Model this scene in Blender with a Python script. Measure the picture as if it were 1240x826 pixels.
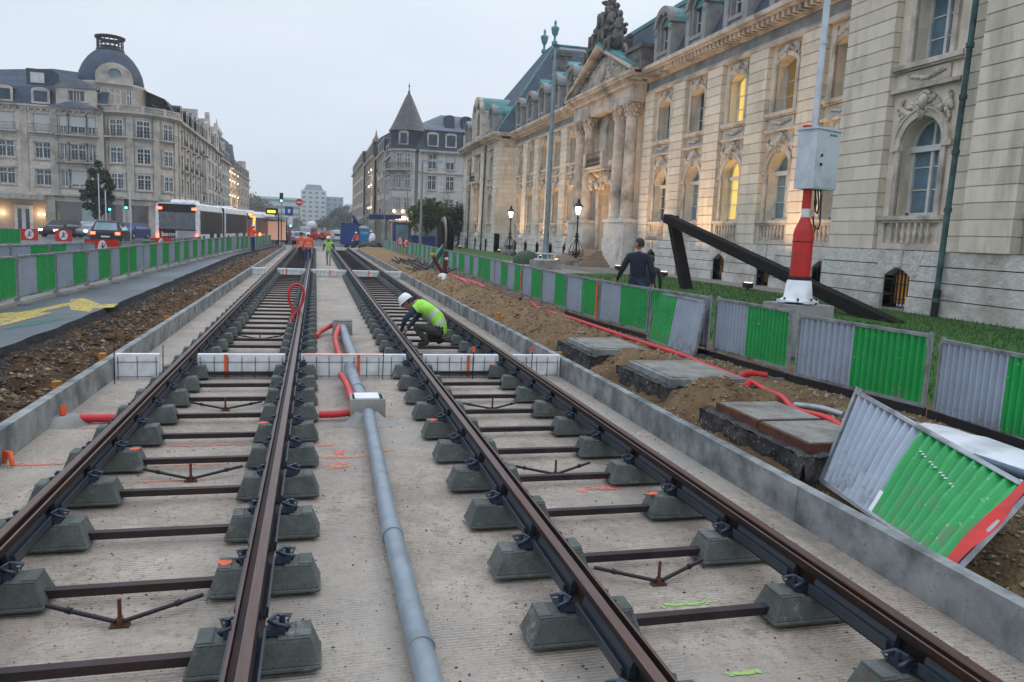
import bpy, bmesh, math, random
from math import sin, cos, pi, sqrt, radians
from mathutils import Vector, Matrix, noise
from mathutils.geometry import tessellate_polygon
random.seed(7)
for o in list(bpy.data.objects): bpy.data.objects.remove(o)
S = bpy.context.scene
COL = S.collection
# ------------------------------------------------ camera
YAW, PITCH, ROLL, EYE = 0.25293, 0.13739, 0.042853, 2.224
fw = Vector((sin(YAW)*cos(PITCH), cos(YAW)*cos(PITCH), -sin(PITCH)))
r0 = Vector((cos(YAW), -sin(YAW), 0)); u0 = r0.cross(fw)
rt = r0*cos(ROLL)+u0*sin(ROLL); up = rt.cross(fw)
cd = bpy.data.cameras.new('camera'); cam = bpy.data.objects.new('camera', cd); COL.objects.link(cam)
M = Matrix((rt, up, -fw)).transposed().to_4x4(); M.translation = (0, 0, EYE)
cam.matrix_world = M
cd.sensor_width = 36; cd.lens = 932.07/1240*36; cd.clip_end = 3000; cd.clip_start = .05
S.camera = cam
# ------------------------------------------------ sky
W = bpy.data.worlds.new('World'); S.world = W; W.use_nodes = True
nt = W.node_tree; nt.nodes.clear()
out = nt.nodes.new('ShaderNodeOutputWorld'); bg = nt.nodes.new('ShaderNodeBackground')
sky = nt.nodes.new('ShaderNodeTexSky'); sky.sky_type = 'NISHITA'; sky.sun_disc = False
sky.sun_elevation = radians(22); sky.sun_rotation = radians(60); sky.air_density = 1.6; sky.dust_density = 3.5
cl = nt.nodes.new('ShaderNodeTexNoise'); cl.inputs['Scale'].default_value = 2.2; cl.inputs['Detail'].default_value = 5
ge = nt.nodes.new('ShaderNodeTexCoord'); mp = nt.nodes.new('ShaderNodeMapping'); mp.inputs['Scale'].default_value = (1, 1, 3)
nt.links.new(ge.outputs['Generated'], mp.inputs[0]); nt.links.new(mp.outputs[0], cl.inputs['Vector'])
cr = nt.nodes.new('ShaderNodeValToRGB')
cr.color_ramp.elements[0].position = .3; cr.color_ramp.elements[0].color = (7.0, 8.1, 9.8, 1)
cr.color_ramp.elements[1].position = .75; cr.color_ramp.elements[1].color = (8.6, 9.4, 10.4, 1)
nt.links.new(cl.outputs['Fac'], cr.inputs[0])
mx = nt.nodes.new('ShaderNodeMixRGB'); mx.inputs[0].default_value = .88
nt.links.new(sky.outputs[0], mx.inputs[1]); nt.links.new(cr.outputs[0], mx.inputs[2])
# overcast sky: the zenith is brighter than the horizon
sx_ = nt.nodes.new('ShaderNodeSeparateXYZ'); nt.links.new(ge.outputs['Generated'], sx_.inputs[0])
mr = nt.nodes.new('ShaderNodeMapRange'); mr.inputs['From Min'].default_value = 0.25; mr.inputs['From Max'].default_value = 1; mr.inputs['To Min'].default_value = .9; mr.inputs['To Max'].default_value = 1.85
nt.links.new(sx_.outputs[2], mr.inputs['Value'])
mg = nt.nodes.new('ShaderNodeVectorMath'); mg.operation = 'SCALE'; nt.links.new(mx.outputs[0], mg.inputs[0]); nt.links.new(mr.outputs[0], mg.inputs['Scale'])
nt.links.new(mg.outputs[0], bg.inputs[0]); bg.inputs[1].default_value = 0.1
nt.links.new(bg.outputs[0], out.inputs[0])
# sun lamp (overcast)
sd = bpy.data.lights.new('sun', 'SUN'); sd.energy = .5; sd.angle = radians(25); sd.color = (1, .95, .9)
so = bpy.data.objects.new('sun', sd); COL.objects.link(so)
so.rotation_euler = (radians(48), 0, radians(60+180-90)); so.location = (0, 0, 60)
so.rotation_euler = Vector((sin(radians(-60)), -cos(radians(60)), -.9)).to_track_quat('-Z', 'Y').to_euler()
S.view_settings.view_transform = 'Standard'; S.view_settings.look = 'None'
S.view_settings.gamma = 1; S.view_settings.exposure = 0.2
S.render.resolution_x = 1024; S.render.resolution_y = 682
S.render.engine = 'CYCLES'

# ------------------------------------------------ materials
def nodes(name):
    m = bpy.data.materials.new(name); m.use_nodes = True
    return m, m.node_tree, m.node_tree.nodes['Principled BSDF']
def mix_rgb(t, fac, a, b, mode='MIX'):
    n = t.nodes.new('ShaderNodeMixRGB'); n.blend_type = mode
    for i, v in ((0, fac), (1, a), (2, b)):
        if hasattr(v, 'links') or hasattr(v, 'is_linked'): t.links.new(v, n.inputs[i])
        elif i == 0: n.inputs[0].default_value = v
        else: n.inputs[i].default_value = (*v, 1) if len(v) == 3 else v
    return n.outputs[0]
def nz(t, scale, detail=5, rough=.6, vec=None, sc3=None):
    tc = t.nodes.new('ShaderNodeTexCoord'); v = tc.outputs['Object']
    if sc3:
        m = t.nodes.new('ShaderNodeMapping'); m.inputs['Scale'].default_value = sc3; t.links.new(v, m.inputs[0]); v = m.outputs[0]
    n = t.nodes.new('ShaderNodeTexNoise'); n.inputs['Scale'].default_value = scale; n.inputs['Detail'].default_value = detail
    n.inputs['Roughness'].default_value = rough; t.links.new(v, n.inputs['Vector']); return n.outputs['Fac']
def ramp(t, fac, a, b, ca=(0, 0, 0), cb=(1, 1, 1)):
    n = t.nodes.new('ShaderNodeValToRGB'); e = n.color_ramp.elements
    e[0].position = a; e[0].color = (*ca, 1); e[1].position = b; e[1].color = (*cb, 1)
    t.links.new(fac, n.inputs[0]); return n.outputs[0]
def bump(t, p, h, strength, dist=.02, prev=None):
    n = t.nodes.new('ShaderNodeBump'); n.inputs['Strength'].default_value = strength; n.inputs['Distance'].default_value = dist
    t.links.new(h, n.inputs['Height'])
    if prev: t.links.new(prev, n.inputs['Normal'])
    t.links.new(n.outputs[0], p.inputs['Normal']); return n.outputs[0]
def pm(name, c1, c2=None, scale=3, rough=.8, bmp=.3, bsc=None, metal=0, dist=.01, stain=None, ssc=.6, sc3=None, spec=.4, speck=None):
    m, t, p = nodes(name)
    c2 = c2 or tuple(x*.75 for x in c1)
    f = ramp(t, nz(t, scale, 7, .65, sc3=sc3), .32, .68)
    c = mix_rgb(t, f, c1, c2)
    if stain:
        g = ramp(t, nz(t, ssc, 4, .6, sc3=sc3), .45, .72); c = mix_rgb(t, g, c, stain)
    if speck:
        g = ramp(t, nz(t, speck[1], 2, .5), speck[2], speck[2]+.05); c = mix_rgb(t, g, c, speck[0])
    t.links.new(c, p.inputs['Base Color']); p.inputs['Roughness'].default_value = rough; p.inputs['Metallic'].default_value = metal
    p.inputs['Specular IOR Level'].default_value = spec
    if bmp: bump(t, p, nz(t, bsc or scale*4, 6, .7), bmp, dist)
    return m
def emit(name, col, s, base=None):
    m, t, p = nodes(name); p.inputs['Base Color'].default_value = (*(base or col), 1)
    p.inputs['Emission Color'].default_value = (*col, 1); p.inputs['Emission Strength'].default_value = s; return m
def stone_mat(name, c1, c2, row=.42, bw=1.3, stain=(.16, .14, .12), mort=.6, mortar_size=.012, bumpy=.25, zoff=0, joint=.6):
    m, t, p = nodes(name)
    tc = t.nodes.new('ShaderNodeTexCoord'); sx = t.nodes.new('ShaderNodeSeparateXYZ'); t.links.new(tc.outputs['Object'], sx.inputs[0])
    cb = t.nodes.new('ShaderNodeCombineXYZ'); ad = t.nodes.new('ShaderNodeMath'); ad.operation = 'ADD'
    t.links.new(sx.outputs[0], ad.inputs[0]); t.links.new(sx.outputs[1], ad.inputs[1])
    t.links.new(ad.outputs[0], cb.inputs[0]); zo = t.nodes.new('ShaderNodeMath'); zo.operation = 'ADD'; zo.inputs[1].default_value = zoff; t.links.new(sx.outputs[2], zo.inputs[0]); t.links.new(zo.outputs[0], cb.inputs[1])
    b = t.nodes.new('ShaderNodeTexBrick'); b.inputs['Scale'].default_value = 1; b.inputs['Row Height'].default_value = row
    b.inputs['Brick Width'].default_value = bw; b.inputs['Mortar Size'].default_value = mortar_size; b.inputs['Mortar Smooth'].default_value = .3
    b.inputs['Color1'].default_value = (*c1, 1); b.inputs['Color2'].default_value = (*c2, 1)
    b.inputs['Mortar'].default_value = (*[x*mort for x in c2], 1); t.links.new(cb.outputs[0], b.inputs['Vector'])
    f = ramp(t, nz(t, 2.2, 7, .7), .3, .75); c = mix_rgb(t, f, b.outputs['Color'], tuple(x*.8 for x in c2), 'MIX')
    n = t.nodes.new('ShaderNodeMixRGB'); n.inputs[0].default_value = .5; t.links.new(b.outputs['Color'], n.inputs[1]); t.links.new(c, n.inputs[2])
    g = ramp(t, nz(t, 1.0, 6, .65, sc3=(1.3, 1.3, .22)), .52, .82); c = mix_rgb(t, g, n.outputs[0], stain)
    t.links.new(c, p.inputs['Base Color']); p.inputs['Roughness'].default_value = .85; p.inputs['Specular IOR Level'].default_value = .25
    n1 = bump(t, p, nz(t, 9, 7, .7), bumpy, .03)
    inv = t.nodes.new('ShaderNodeMath'); inv.operation = 'SUBTRACT'; inv.inputs[0].default_value = 1; t.links.new(b.outputs['Fac'], inv.inputs[1])
    bump(t, p, inv.outputs[0], joint, .02, n1); return m
def slate_mat(name, c1, c2, row=.25):
    m, t, p = nodes(name)
    tc = t.nodes.new('ShaderNodeTexCoord'); sx = t.nodes.new('ShaderNodeSeparateXYZ'); t.links.new(tc.outputs['Object'], sx.inputs[0])
    cb = t.nodes.new('ShaderNodeCombineXYZ'); ad = t.nodes.new('ShaderNodeMath'); ad.operation = 'ADD'
    t.links.new(sx.outputs[0], ad.inputs[0]); t.links.new(sx.outputs[1], ad.inputs[1])
    t.links.new(ad.outputs[0], cb.inputs[0]); zo = t.nodes.new('ShaderNodeMath'); zo.operation = 'ADD'; zo.inputs[1].default_value = 0; t.links.new(sx.outputs[2], zo.inputs[0]); t.links.new(zo.outputs[0], cb.inputs[1])
    b = t.nodes.new('ShaderNodeTexBrick'); b.inputs['Scale'].default_value = 1; b.inputs['Row Height'].default_value = row
    b.inputs['Brick Width'].default_value = .32; b.inputs['Mortar Size'].default_value = .01
    b.inputs['Color1'].default_value = (*c1, 1); b.inputs['Color2'].default_value = (*c2, 1); b.inputs['Mortar'].default_value = (*[x*.5 for x in c2], 1)
    t.links.new(cb.outputs[0], b.inputs['Vector'])
    g = ramp(t, nz(t, .5, 6, .65), .4, .8); c = mix_rgb(t, g, b.outputs['Color'], tuple(x*1.5 for x in c1))
    t.links.new(c, p.inputs['Base Color']); p.inputs['Roughness'].default_value = .75; p.inputs['Specular IOR Level'].default_value = .25
    bump(t, p, b.outputs['Fac'], .5, -.02); return m
def glass_mat(name, col, rough=.08, em=None, es=0):
    m, t, p = nodes(name); f = ramp(t, nz(t, .8, 3) if not em else nz(t, 1.0, 4, sc3=(5, 5, .35)), .35, .7)
    c = mix_rgb(t, f, col, tuple(x*1.8+.01 for x in col)); t.links.new(c, p.inputs['Base Color'])
    p.inputs['Roughness'].default_value = rough; p.inputs['Specular IOR Level'].default_value = .8
    if em:
        p.inputs['Emission Strength'].default_value = es
        c = mix_rgb(t, f, em, tuple(x*.6 for x in em)); t.links.new(c, p.inputs['Emission Color'])
    return m
def mud_paint(name, col, rough=.4, metal=0):
    m, t, p = nodes(name)
    c = mix_rgb(t, ramp(t, nz(t, 2.5, 5), .35, .7), col, tuple(x*.8 for x in col))
    tc = t.nodes.new('ShaderNodeTexCoord'); sx = t.nodes.new('ShaderNodeSeparateXYZ'); t.links.new(tc.outputs['Object'], sx.inputs[0])
    oi = t.nodes.new('ShaderNodeObjectInfo'); va = t.nodes.new('ShaderNodeVectorMath'); va.operation = 'ADD'; t.links.new(tc.outputs['Object'], va.inputs[0]); t.links.new(oi.outputs['Location'], va.inputs[1])
    n = t.nodes.new('ShaderNodeTexNoise'); n.inputs['Scale'].default_value = 5; n.inputs['Detail'].default_value = 9; n.inputs['Roughness'].default_value = .75; t.links.new(va.outputs[0], n.inputs['Vector'])
    mr = t.nodes.new('ShaderNodeMapRange'); mr.inputs['From Min'].default_value = .1; mr.inputs['From Max'].default_value = .75; mr.inputs['To Min'].default_value = .03; mr.inputs['To Max'].default_value = -.2; t.links.new(sx.outputs[2], mr.inputs['Value'])
    ad = t.nodes.new('ShaderNodeMath'); ad.operation = 'ADD'; t.links.new(n.outputs['Fac'], ad.inputs[0]); t.links.new(mr.outputs[0], ad.inputs[1])
    c = mix_rgb(t, ramp(t, ad.outputs[0], .5, .68), c, (.17, .145, .115))
    n2 = t.nodes.new('ShaderNodeTexNoise'); n2.inputs['Scale'].default_value = 22; n2.inputs['Detail'].default_value = 4; t.links.new(va.outputs[0], n2.inputs['Vector'])
    c = mix_rgb(t, ramp(t, n2.outputs['Fac'], .66, .7), c, tuple(min(1, x*.5+.22) for x in col))
    t.links.new(c, p.inputs['Base Color']); p.inputs['Roughness'].default_value = rough; p.inputs['Metallic'].default_value = metal; return m
def paint(name, col, rough=.45, dirt=.35, metal=0, sc=4):
    return pm(name, col, tuple(x*(1-dirt*.5) for x in col), scale=sc, rough=rough, bmp=.08, metal=metal, stain=tuple(x*(1-dirt)*.7+.02 for x in col), ssc=sc*.6)

K = {}
K['limestone'] = stone_mat('limestone', (.8, .7, .565), (.62, .54, .44), mortar_size=.004, mort=.85, row=(10.3-2.25)/19, zoff=-1.75, joint=.15, stain=(.3, .255, .21))
K['limestone_trim'] = pm('limestone_trim', (.66, .57, .48), (.46, .4, .335), 2.5, .85, .5, 12, stain=(.2, .175, .15), ssc=.9, dist=.02)
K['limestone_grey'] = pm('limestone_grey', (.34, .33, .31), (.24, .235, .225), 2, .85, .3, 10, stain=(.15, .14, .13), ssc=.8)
K['plinth_stone'] = pm('plinth_stone', (.76, .72, .68), (.58, .54, .5), 4, .9, 1.0, 9, stain=(.38, .33, .28), ssc=.9, dist=.09)
K['slate'] = slate_mat('slate', (.05, .07, .1), (.035, .048, .07))
K['slate_grey'] = slate_mat('slate_grey', (.17, .19, .22), (.12, .14, .17))
K['copper'] = pm('copper_patina', (.10, .3, .29), (.055, .19, .2), 3, .6, .2, stain=(.05, .12, .12), ssc=1.2)
K['dark_stone'] = pm('weathered_stone', (.2, .18, .165), (.1, .09, .085), 3, .9, .6, 14, stain=(.05, .05, .05), ssc=1.5, dist=.04)
K['win_white'] = paint('window_white', (.6, .6, .57), .5, .2)
K['win_dark'] = glass_mat('dark_glass', (.02, .03, .035))
K['win_teal'] = glass_mat('curtained_glass', (.09, .15, .17))
K['win_lit'] = glass_mat('lit_glass', (.4, .3, .1), em=(1, .68, .14), es=.75)
K['win_dim'] = glass_mat('dim_lit_glass', (.09, .06, .02), em=(1, .5, .1), es=.12)
K['curtain'] = pm('curtain', (.42, .55, .68), (.3, .4, .52), 2, .9, .5, 6, sc3=(6, 6, .2))
K['iron'] = pm('wrought_iron', (.015, .015, .018), (.03, .028, .028), 10, .45, .1, metal=.3)
K['concrete'] = pm('concrete_wall', (.31, .32, .31), (.16, .17, .17), 3.2, .85, .6, 16, stain=(.07, .08, .085), ssc=1.6, dist=.012, speck=((.08, .08, .08), 60, .66))
K['concrete_light'] = pm('concrete_light', (.36, .355, .32), (.26, .255, .23), 2.5, .85, .4, 20, stain=(.17, .165, .15), ssc=1.5, speck=((.1, .1, .1), 70, .68))
K['block'] = pm('sleeper_concrete', (.12, .132, .12), (.062, .073, .066), 7, .75, .5, 55, stain=(.16, .17, .155), ssc=9, dist=.006, speck=((.03, .035, .03), 90, .64))
def block_mat():
    m, t, p = nodes('sleeper_concrete'); tc = t.nodes.new('ShaderNodeTexCoord'); oi = t.nodes.new('ShaderNodeObjectInfo')
    va = t.nodes.new('ShaderNodeVectorMath'); va.operation = 'ADD'; t.links.new(tc.outputs['Object'], va.inputs[0])
    sc = t.nodes.new('ShaderNodeVectorMath'); sc.operation = 'SCALE'; sc.inputs['Scale'].default_value = 37; cb = t.nodes.new('ShaderNodeCombineXYZ')
    for i in range(3): t.links.new(oi.outputs['Random'], cb.inputs[i])
    t.links.new(cb.outputs[0], sc.inputs[0]); t.links.new(sc.outputs[0], va.inputs[1])
    def n(s, d, r=.7):
        q = t.nodes.new('ShaderNodeTexNoise'); q.inputs['Scale'].default_value = s; q.inputs['Detail'].default_value = d; q.inputs['Roughness'].default_value = r; t.links.new(va.outputs[0], q.inputs['Vector']); return q.outputs['Fac']
    c = mix_rgb(t, ramp(t, oi.outputs['Random'], 0, 1), (.1, .112, .1), (.135, .145, .135))
    c = mix_rgb(t, ramp(t, n(6, 8), .35, .65), c, (.06, .07, .062))
    c = mix_rgb(t, ramp(t, n(4.5, 7, .8), .57, .68), c, (.24, .235, .21))
    c = mix_rgb(t, ramp(t, n(3.3, 6), .62, .72), c, (.1, .075, .05))
    c = mix_rgb(t, ramp(t, n(75, 2), .62, .66), c, (.025, .03, .028))
    t.links.new(c, p.inputs['Base Color']); p.inputs['Roughness'].default_value = .75
    b = bump(t, p, n(9, 7), .6, .02); bump(t, p, n(70, 4), .5, .006, b); return m
K['block'] = block_mat()
K['steel_dark'] = pm('dark_steel', (.035, .032, .036), (.022, .02, .022), 8, .5, .2, metal=.5)
K['tie'] = pm('tie_steel', (.05, .038, .042), (.022, .018, .02), 6, .5, .3, 30, metal=.5, stain=(.06, .03, .02), ssc=3)
K['rail_side'] = pm('rail_side_steel', (.04, .028, .026), (.02, .015, .016), 6, .55, .2, metal=.6, stain=(.07, .03, .018), ssc=2.5)
K['rail_head'] = pm('rail_head_steel', (.14, .09, .078), (.09, .055, .046), 5, .34, .15, metal=.6, stain=(.12, .05, .03), ssc=2, sc3=(10, .7, 10))
K['filler'] = pm('rubber_filler', (.035, .045, .06), (.022, .028, .038), 4, .42, .15, stain=(.06, .06, .065), ssc=3)
K['clip'] = pm('clip_steel', (.075, .095, .13), (.04, .052, .072), 12, .4, .2, metal=.6)
K['foam'] = pm('white_foam', (.75, .76, .76), (.68, .69, .7), 8, .85, .1, stain=(.5, .49, .46), ssc=5)
K['spray_orange'] = paint('orange_paint', (.85, .12, .03), .6, .2)
K['spray_pink'] = pm('pink_spray', (.75, .25, .17), (.55, .22, .16), 20, .9, .2)
K['pvc'] = pm('grey_pvc', (.24, .285, .32), (.2, .24, .27), 4, .42, .05, stain=(.15, .17, .18), ssc=3)
K['red_hose'] = paint('red_hose', (.62, .025, .03), .42, .3)
K['dark_hose'] = paint('dark_red_hose', (.12, .015, .018), .5, .3)
K['green'] = mud_paint('barrier_green', (.008, .33, .07))
K['grey'] = mud_paint('barrier_grey', (.34, .39, .46), .4, .1)
K['galv'] = pm('galvanised', (.36, .38, .4), (.26, .275, .29), 8, .45, .1, metal=.55, stain=(.12, .11, .1), ssc=3)
K['red'] = paint('red_paint', (.6, .02, .015), .5, .3)
K['white'] = paint('white_paint', (.75, .76, .78), .45, .2)
K['cabinet'] = paint('cabinet_white', (.58, .62, .66), .4, .12)
K['orange_vest'] = emit('orange_vest', (1, .1, .01), .0, (.95, .13, .02))
K['hi_orange'] = pm('hi_vis_orange', (.95, .12, .025), (.75, .085, .02), 10, .8, 1.0, 13, dist=.03)
K['hi_yellow'] = pm('hi_vis_yellow', (.42, .85, .1), (.28, .66, .07), 10, .8, 1.0, 13, dist=.03)
K['reflective'] = paint('reflective_tape', (.5, .53, .52), .5, .1)
K['navy'] = pm('navy_cloth', (.016, .022, .042), (.01, .013, .024), 9, .9, 1.0, 11, dist=.03)
K['jeans'] = pm('denim', (.035, .055, .1), (.022, .035, .065), 12, .9, 1.0, 14, dist=.03)
K['grey_cloth'] = pm('grey_cloth', (.06, .055, .05), (.035, .033, .03), 9, .9, 1.0, 13, dist=.03)
K['blue_trouser'] = pm('blue_cloth', (.03, .05, .22), (.02, .03, .14), 20, .9, .2)
K['pale_cloth'] = pm('pale_cloth', (.3, .33, .33), (.2, .22, .22), 20, .9, .2)
K['skin'] = pm('skin', (.42, .23, .16), (.34, .18, .13), 12, .6, .05)
K['hair'] = pm('hair', (.05, .035, .025), (.02, .015, .01), 30, .7, .4)
K['helmet'] = paint('helmet_white', (.8, .8, .78), .35, .1)
K['boot'] = pm('boot_leather', (.03, .025, .02), (.015, .012, .01), 15, .7, .2)
K['bark'] = pm('bark', (.07, .055, .04), (.04, .03, .022), 8, .9, .8, 20)
K['leaf_dark'] = pm('leaf_dark', (.02, .05, .022), (.035, .075, .03), 1.5, .6, 0)
K['leaf'] = pm('leaf_green', (.045, .085, .03), (.09, .12, .035), 1.2, .6, 0)
K['leaf_olive'] = pm('leaf_olive', (.1, .11, .05), (.06, .075, .035), .8, .7, 0)
K['asphalt'] = pm('asphalt', (.085, .1, .115), (.06, .07, .082), 1.3, .55, .5, 90, stain=(.13, .145, .16), ssc=.35, dist=.006)
K['asphalt_far'] = pm('asphalt_far', (.09, .09, .09), (.06, .062, .065), .8, .7, .3, 40)
K['yellow'] = pm('yellow_paint', (.62, .46, .06), (.48, .35, .05), 8, .7, .2, stain=(.16, .16, .13), ssc=5, speck=((.09, .1, .11), 24, .56))
K['green_mark'] = pm('green_spray', (.03, .16, .09), (.06, .1, .1), 9, .8, .2)
K['blue'] = paint('blue_container', (.01, .07, .27), .5, .3, sc=1.5)
K['blue_light'] = paint('light_blue_plastic', (.02, .24, .5), .45, .2)
K['blue_dark'] = paint('dark_blue_paint', (.01, .025, .16), .5, .3)
K['rust'] = pm('rusty_steel', (.16, .06, .035), (.07, .03, .02), 7, .8, .4, 30, metal=.3)
K['corten'] = pm('dark_corten', (.018, .014, .013), (.009, .008, .008), 4, .8, .3, spec=.15)
K['drain'] = pm('drainpipe_patina', (.07, .15, .14), (.03, .06, .06), 2.5, .7, .3, stain=(.025, .03, .03), ssc=2)
K['black'] = pm('black_plastic', (.012, .012, .013), (.02, .02, .02), 8, .6, .2)
K['tyre'] = pm('tyre_rubber', (.015, .015, .015), (.025, .024, .023), 12, .85, .2)
K['lamp_lit'] = emit('lamp_glow', (1, .84, .58), 6)
K['tail_lit'] = emit('tail_light', (1, .06, .03), 9)
K['amber_lit'] = emit('amber_light', (1, .25, .03), 14)
K['white_lit'] = emit('head_light', (1, .95, .85), 9)
K['green_lit'] = emit('green_signal', (.1, 1, .6), 7)
K['dot_amber'] = emit('amber_display', (1, .5, .03), 2)
K['warm_wall_light'] = emit('warm_bulb', (1, .72, .4), 7)
K['shop_warm'] = emit('shop_glow', (1, .72, .45), .3, (.5, .4, .3))
K['orange_pipe'] = paint('orange_marker', (.55, .23, .03), .6, .4)
K['silver'] = paint('silver_paint', (.34, .37, .39), .3, .1, metal=.4)
K['carglass'] = glass_mat('car_glass', (.02, .03, .035), .05)
K['busglass'] = pm('bus_glass', (.03, .03, .03), (.012, .012, .013), .6, .3, 0)

# ------------------------------------------------ mesh builder
class MB:
    def __init__(s, xf=None): s.v = []; s.f = []; s.m = []; s.xf = xf; s.sm = []
    def add(s, vs, fs, mi=0, smooth=False):
        b = len(s.v)
        s.v += [s.xf(*v) if s.xf else tuple(v) for v in vs]
        s.f += [tuple(b+i for i in f) for f in fs]; s.m += [mi]*len(fs); s.sm += [smooth]*len(fs); return s
    def box(s, x0, x1, y0, y1, z0, z1, mi=0, tx=0, ty=0):
        vs = [(x0, y0, z0), (x1, y0, z0), (x1, y1, z0), (x0, y1, z0), (x0+tx, y0+ty, z1), (x1-tx, y0+ty, z1), (x1-tx, y1-ty, z1), (x0+tx, y1-ty, z1)]
        return s.add(vs, [(0, 3, 2, 1), (4, 5, 6, 7), (0, 1, 5, 4), (1, 2, 6, 5), (2, 3, 7, 6), (3, 0, 4, 7)], mi)
    def obox(s, c, sz, mat, mi=0):
        vs = []
        for dz in (-.5, .5):
            for dx, dy in ((-.5, -.5), (.5, -.5), (.5, .5), (-.5, .5)):
                vs.append(tuple(Vector(c)+mat @ Vector((dx*sz[0], dy*sz[1], dz*sz[2]))))
        return s.add(vs, [(0, 3, 2, 1), (4, 5, 6, 7), (0, 1, 5, 4), (1, 2, 6, 5), (2, 3, 7, 6), (3, 0, 4, 7)], mi)
    def bar(s, p0, p1, w, h=None, mi=0, upv=(0, 0, 1)):
        p0, p1 = Vector(p0), Vector(p1); d = p1-p0; L = d.length; d.normalize(); h = h or w
        u = Vector(upv); 
        if abs(d.dot(u)) > .98: u = Vector((0, 1, 0))
        x = d.cross(u).normalized(); z = x.cross(d)
        return s.obox((p0+p1)/2, (w, L, h), Matrix((x, d, z)).transposed(), mi)
    def cyl(s, p0, p1, r0, r1=None, n=12, mi=0, caps=True, smooth=True):
        r1 = r0 if r1 is None else r1; p0, p1 = Vector(p0), Vector(p1); d = (p1-p0).normalized()
        a = d.orthogonal().normalized(); b = d.cross(a); vs = []
        for p, r in ((p0, r0), (p1, r1)):
            for i in range(n): t = 2*pi*i/n; vs.append(tuple(p+a*r*cos(t)+b*r*sin(t)))
        s.add(vs, [(i, (i+1) % n, n+(i+1) % n, n+i) for i in range(n)], mi, smooth)
        if caps: s.add(vs, [tuple(range(n))[::-1], tuple(range(n, 2*n))], mi)
        return s
    def lathe(s, prof, c=(0, 0, 0), n=16, mi=0, a0=0, a1=2*pi, smooth=True, sx=1, sy=1):
        full = abs(a1-a0-2*pi) < 1e-6; m = n if full else n+1; vs = []
        for r, z in prof:
            for i in range(m): t = a0+(a1-a0)*i/n; vs.append((c[0]+r*cos(t)*sx, c[1]+r*sin(t)*sy, c[2]+z))
        fs = []
        for j in range(len(prof)-1):
            for i in range(n):
                k = (i+1) % m; fs.append((j*m+i, j*m+k, (j+1)*m+k, (j+1)*m+i))
        return s.add(vs, fs, mi, smooth)
    def tube(s, pts, r, n=8, mi=0, closed=False, smooth=True):
        pts = [Vector(p) for p in pts]; N = len(pts); vs = []; a = None
        for i, p in enumerate(pts):
            d = (pts[(i+1) % N if closed else min(i+1, N-1)]-pts[i-1 if (closed or i) else 0]).normalized()
            a = d.orthogonal().normalized() if a is None else (a-d*a.dot(d)).normalized()
            b = d.cross(a); rr = r[i] if isinstance(r, (list, tuple)) else r
            for k in range(n): t = 2*pi*k/n; vs.append(tuple(p+a*rr*cos(t)+b*rr*sin(t)))
        fs = []
        for i in range(N if closed else N-1):
            j = (i+1) % N
            for k in range(n): q = (k+1) % n; fs.append((i*n+k, i*n+q, j*n+q, j*n+k))
        s.add(vs, fs, mi, smooth)
        if not closed: s.add(vs, [tuple(range(n))[::-1], tuple(range((N-1)*n, N*n))], mi)
        return s
    def prism(s, poly, z0, z1, mi=0, ax='z', smooth=False):
        n = len(poly); vs = []
        for z in (z0, z1):
            for a, b in poly: vs.append({'z': (a, b, z), 'x': (z, a, b), 'y': (a, z, b)}[ax])
        fs = [(i, (i+1) % n, n+(i+1) % n, n+i) for i in range(n)]
        s.add(vs, fs, mi, smooth)
        tr = tessellate_polygon([[Vector((a, b, 0)) for a, b in poly]])
        return s.add(vs, [t for t in tr]+[tuple(n+i for i in t) for t in tr], mi)
    def panel(s, outer, holes, d_front, d_back, mi=0, mi_rev=None):
        # outer / holes polygons in (x,z), face in plane y=d_front, reveals back to d_back
        loops = [outer]+holes; flat = [p for l in loops for p in l]
        tr = tessellate_polygon([[Vector((a, b, 0)) for a, b in l] for l in loops])
        vs = [(a, d_front, b) for a, b in flat]; s.add(vs, [tuple(t) for t in tr], mi)
        for l in loops:
            n = len(l); v2 = [(a, d_front, b) for a, b in l]+[(a, d_back, b) for a, b in l]
            s.add(v2, [(i, (i+1) % n, n+(i+1) % n, n+i) for i in range(n)], mi if mi_rev is None else mi_rev)
        return s
    def ell(s, c, r, mi=0, n=8, m=6, rot=None):
        vs = []; fs = []
        for j in range(m+1):
            for i in range(n):
                a = 2*pi*i/n; b = pi*j/m; v = Vector((r[0]*cos(a)*sin(b), r[1]*sin(a)*sin(b), r[2]*cos(b)))
                if rot: v = rot @ v
                vs.append(tuple(v+Vector(c)))
        for j in range(m):
            for i in range(n): k = (i+1) % n; fs.append((j*n+i, j*n+k, (j+1)*n+k, (j+1)*n+i))
        return s.add(vs, fs, mi, True)
    def build(s, name, mats, parent=None, loc=None, rz=0, fix=False):
        me = bpy.data.meshes.new(name); me.from_pydata(s.v, [], s.f)
        mats = mats if isinstance(mats, (list, tuple)) else [mats]
        for m in mats: me.materials.append(K[m] if isinstance(m, str) else m)
        me.polygons.foreach_set('material_index', s.m); me.polygons.foreach_set('use_smooth', s.sm)
        me.update()
        if fix:
            b = bmesh.new(); b.from_mesh(me); bmesh.ops.recalc_face_normals(b, faces=b.faces); b.to_mesh(me); b.free()
        o = bpy.data.objects.new(name, me); COL.objects.link(o)
        if parent: o.parent = parent
        if loc: o.location = loc
        o.rotation_euler.z = rz
        return o
def tag(o, label=None, cat=None, group=None, kind=None):
    if label: o['label'] = label
    if cat: o['category'] = cat
    if group: o['group'] = group
    if kind: o['kind'] = kind
    return o
def empty(name, loc, label, cat, group=None, rz=0):
    o = bpy.data.objects.new(name, None); COL.objects.link(o); o.location = loc; o.rotation_euler.z = rz; o.empty_display_size = .2
    return tag(o, label, cat, group)
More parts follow.
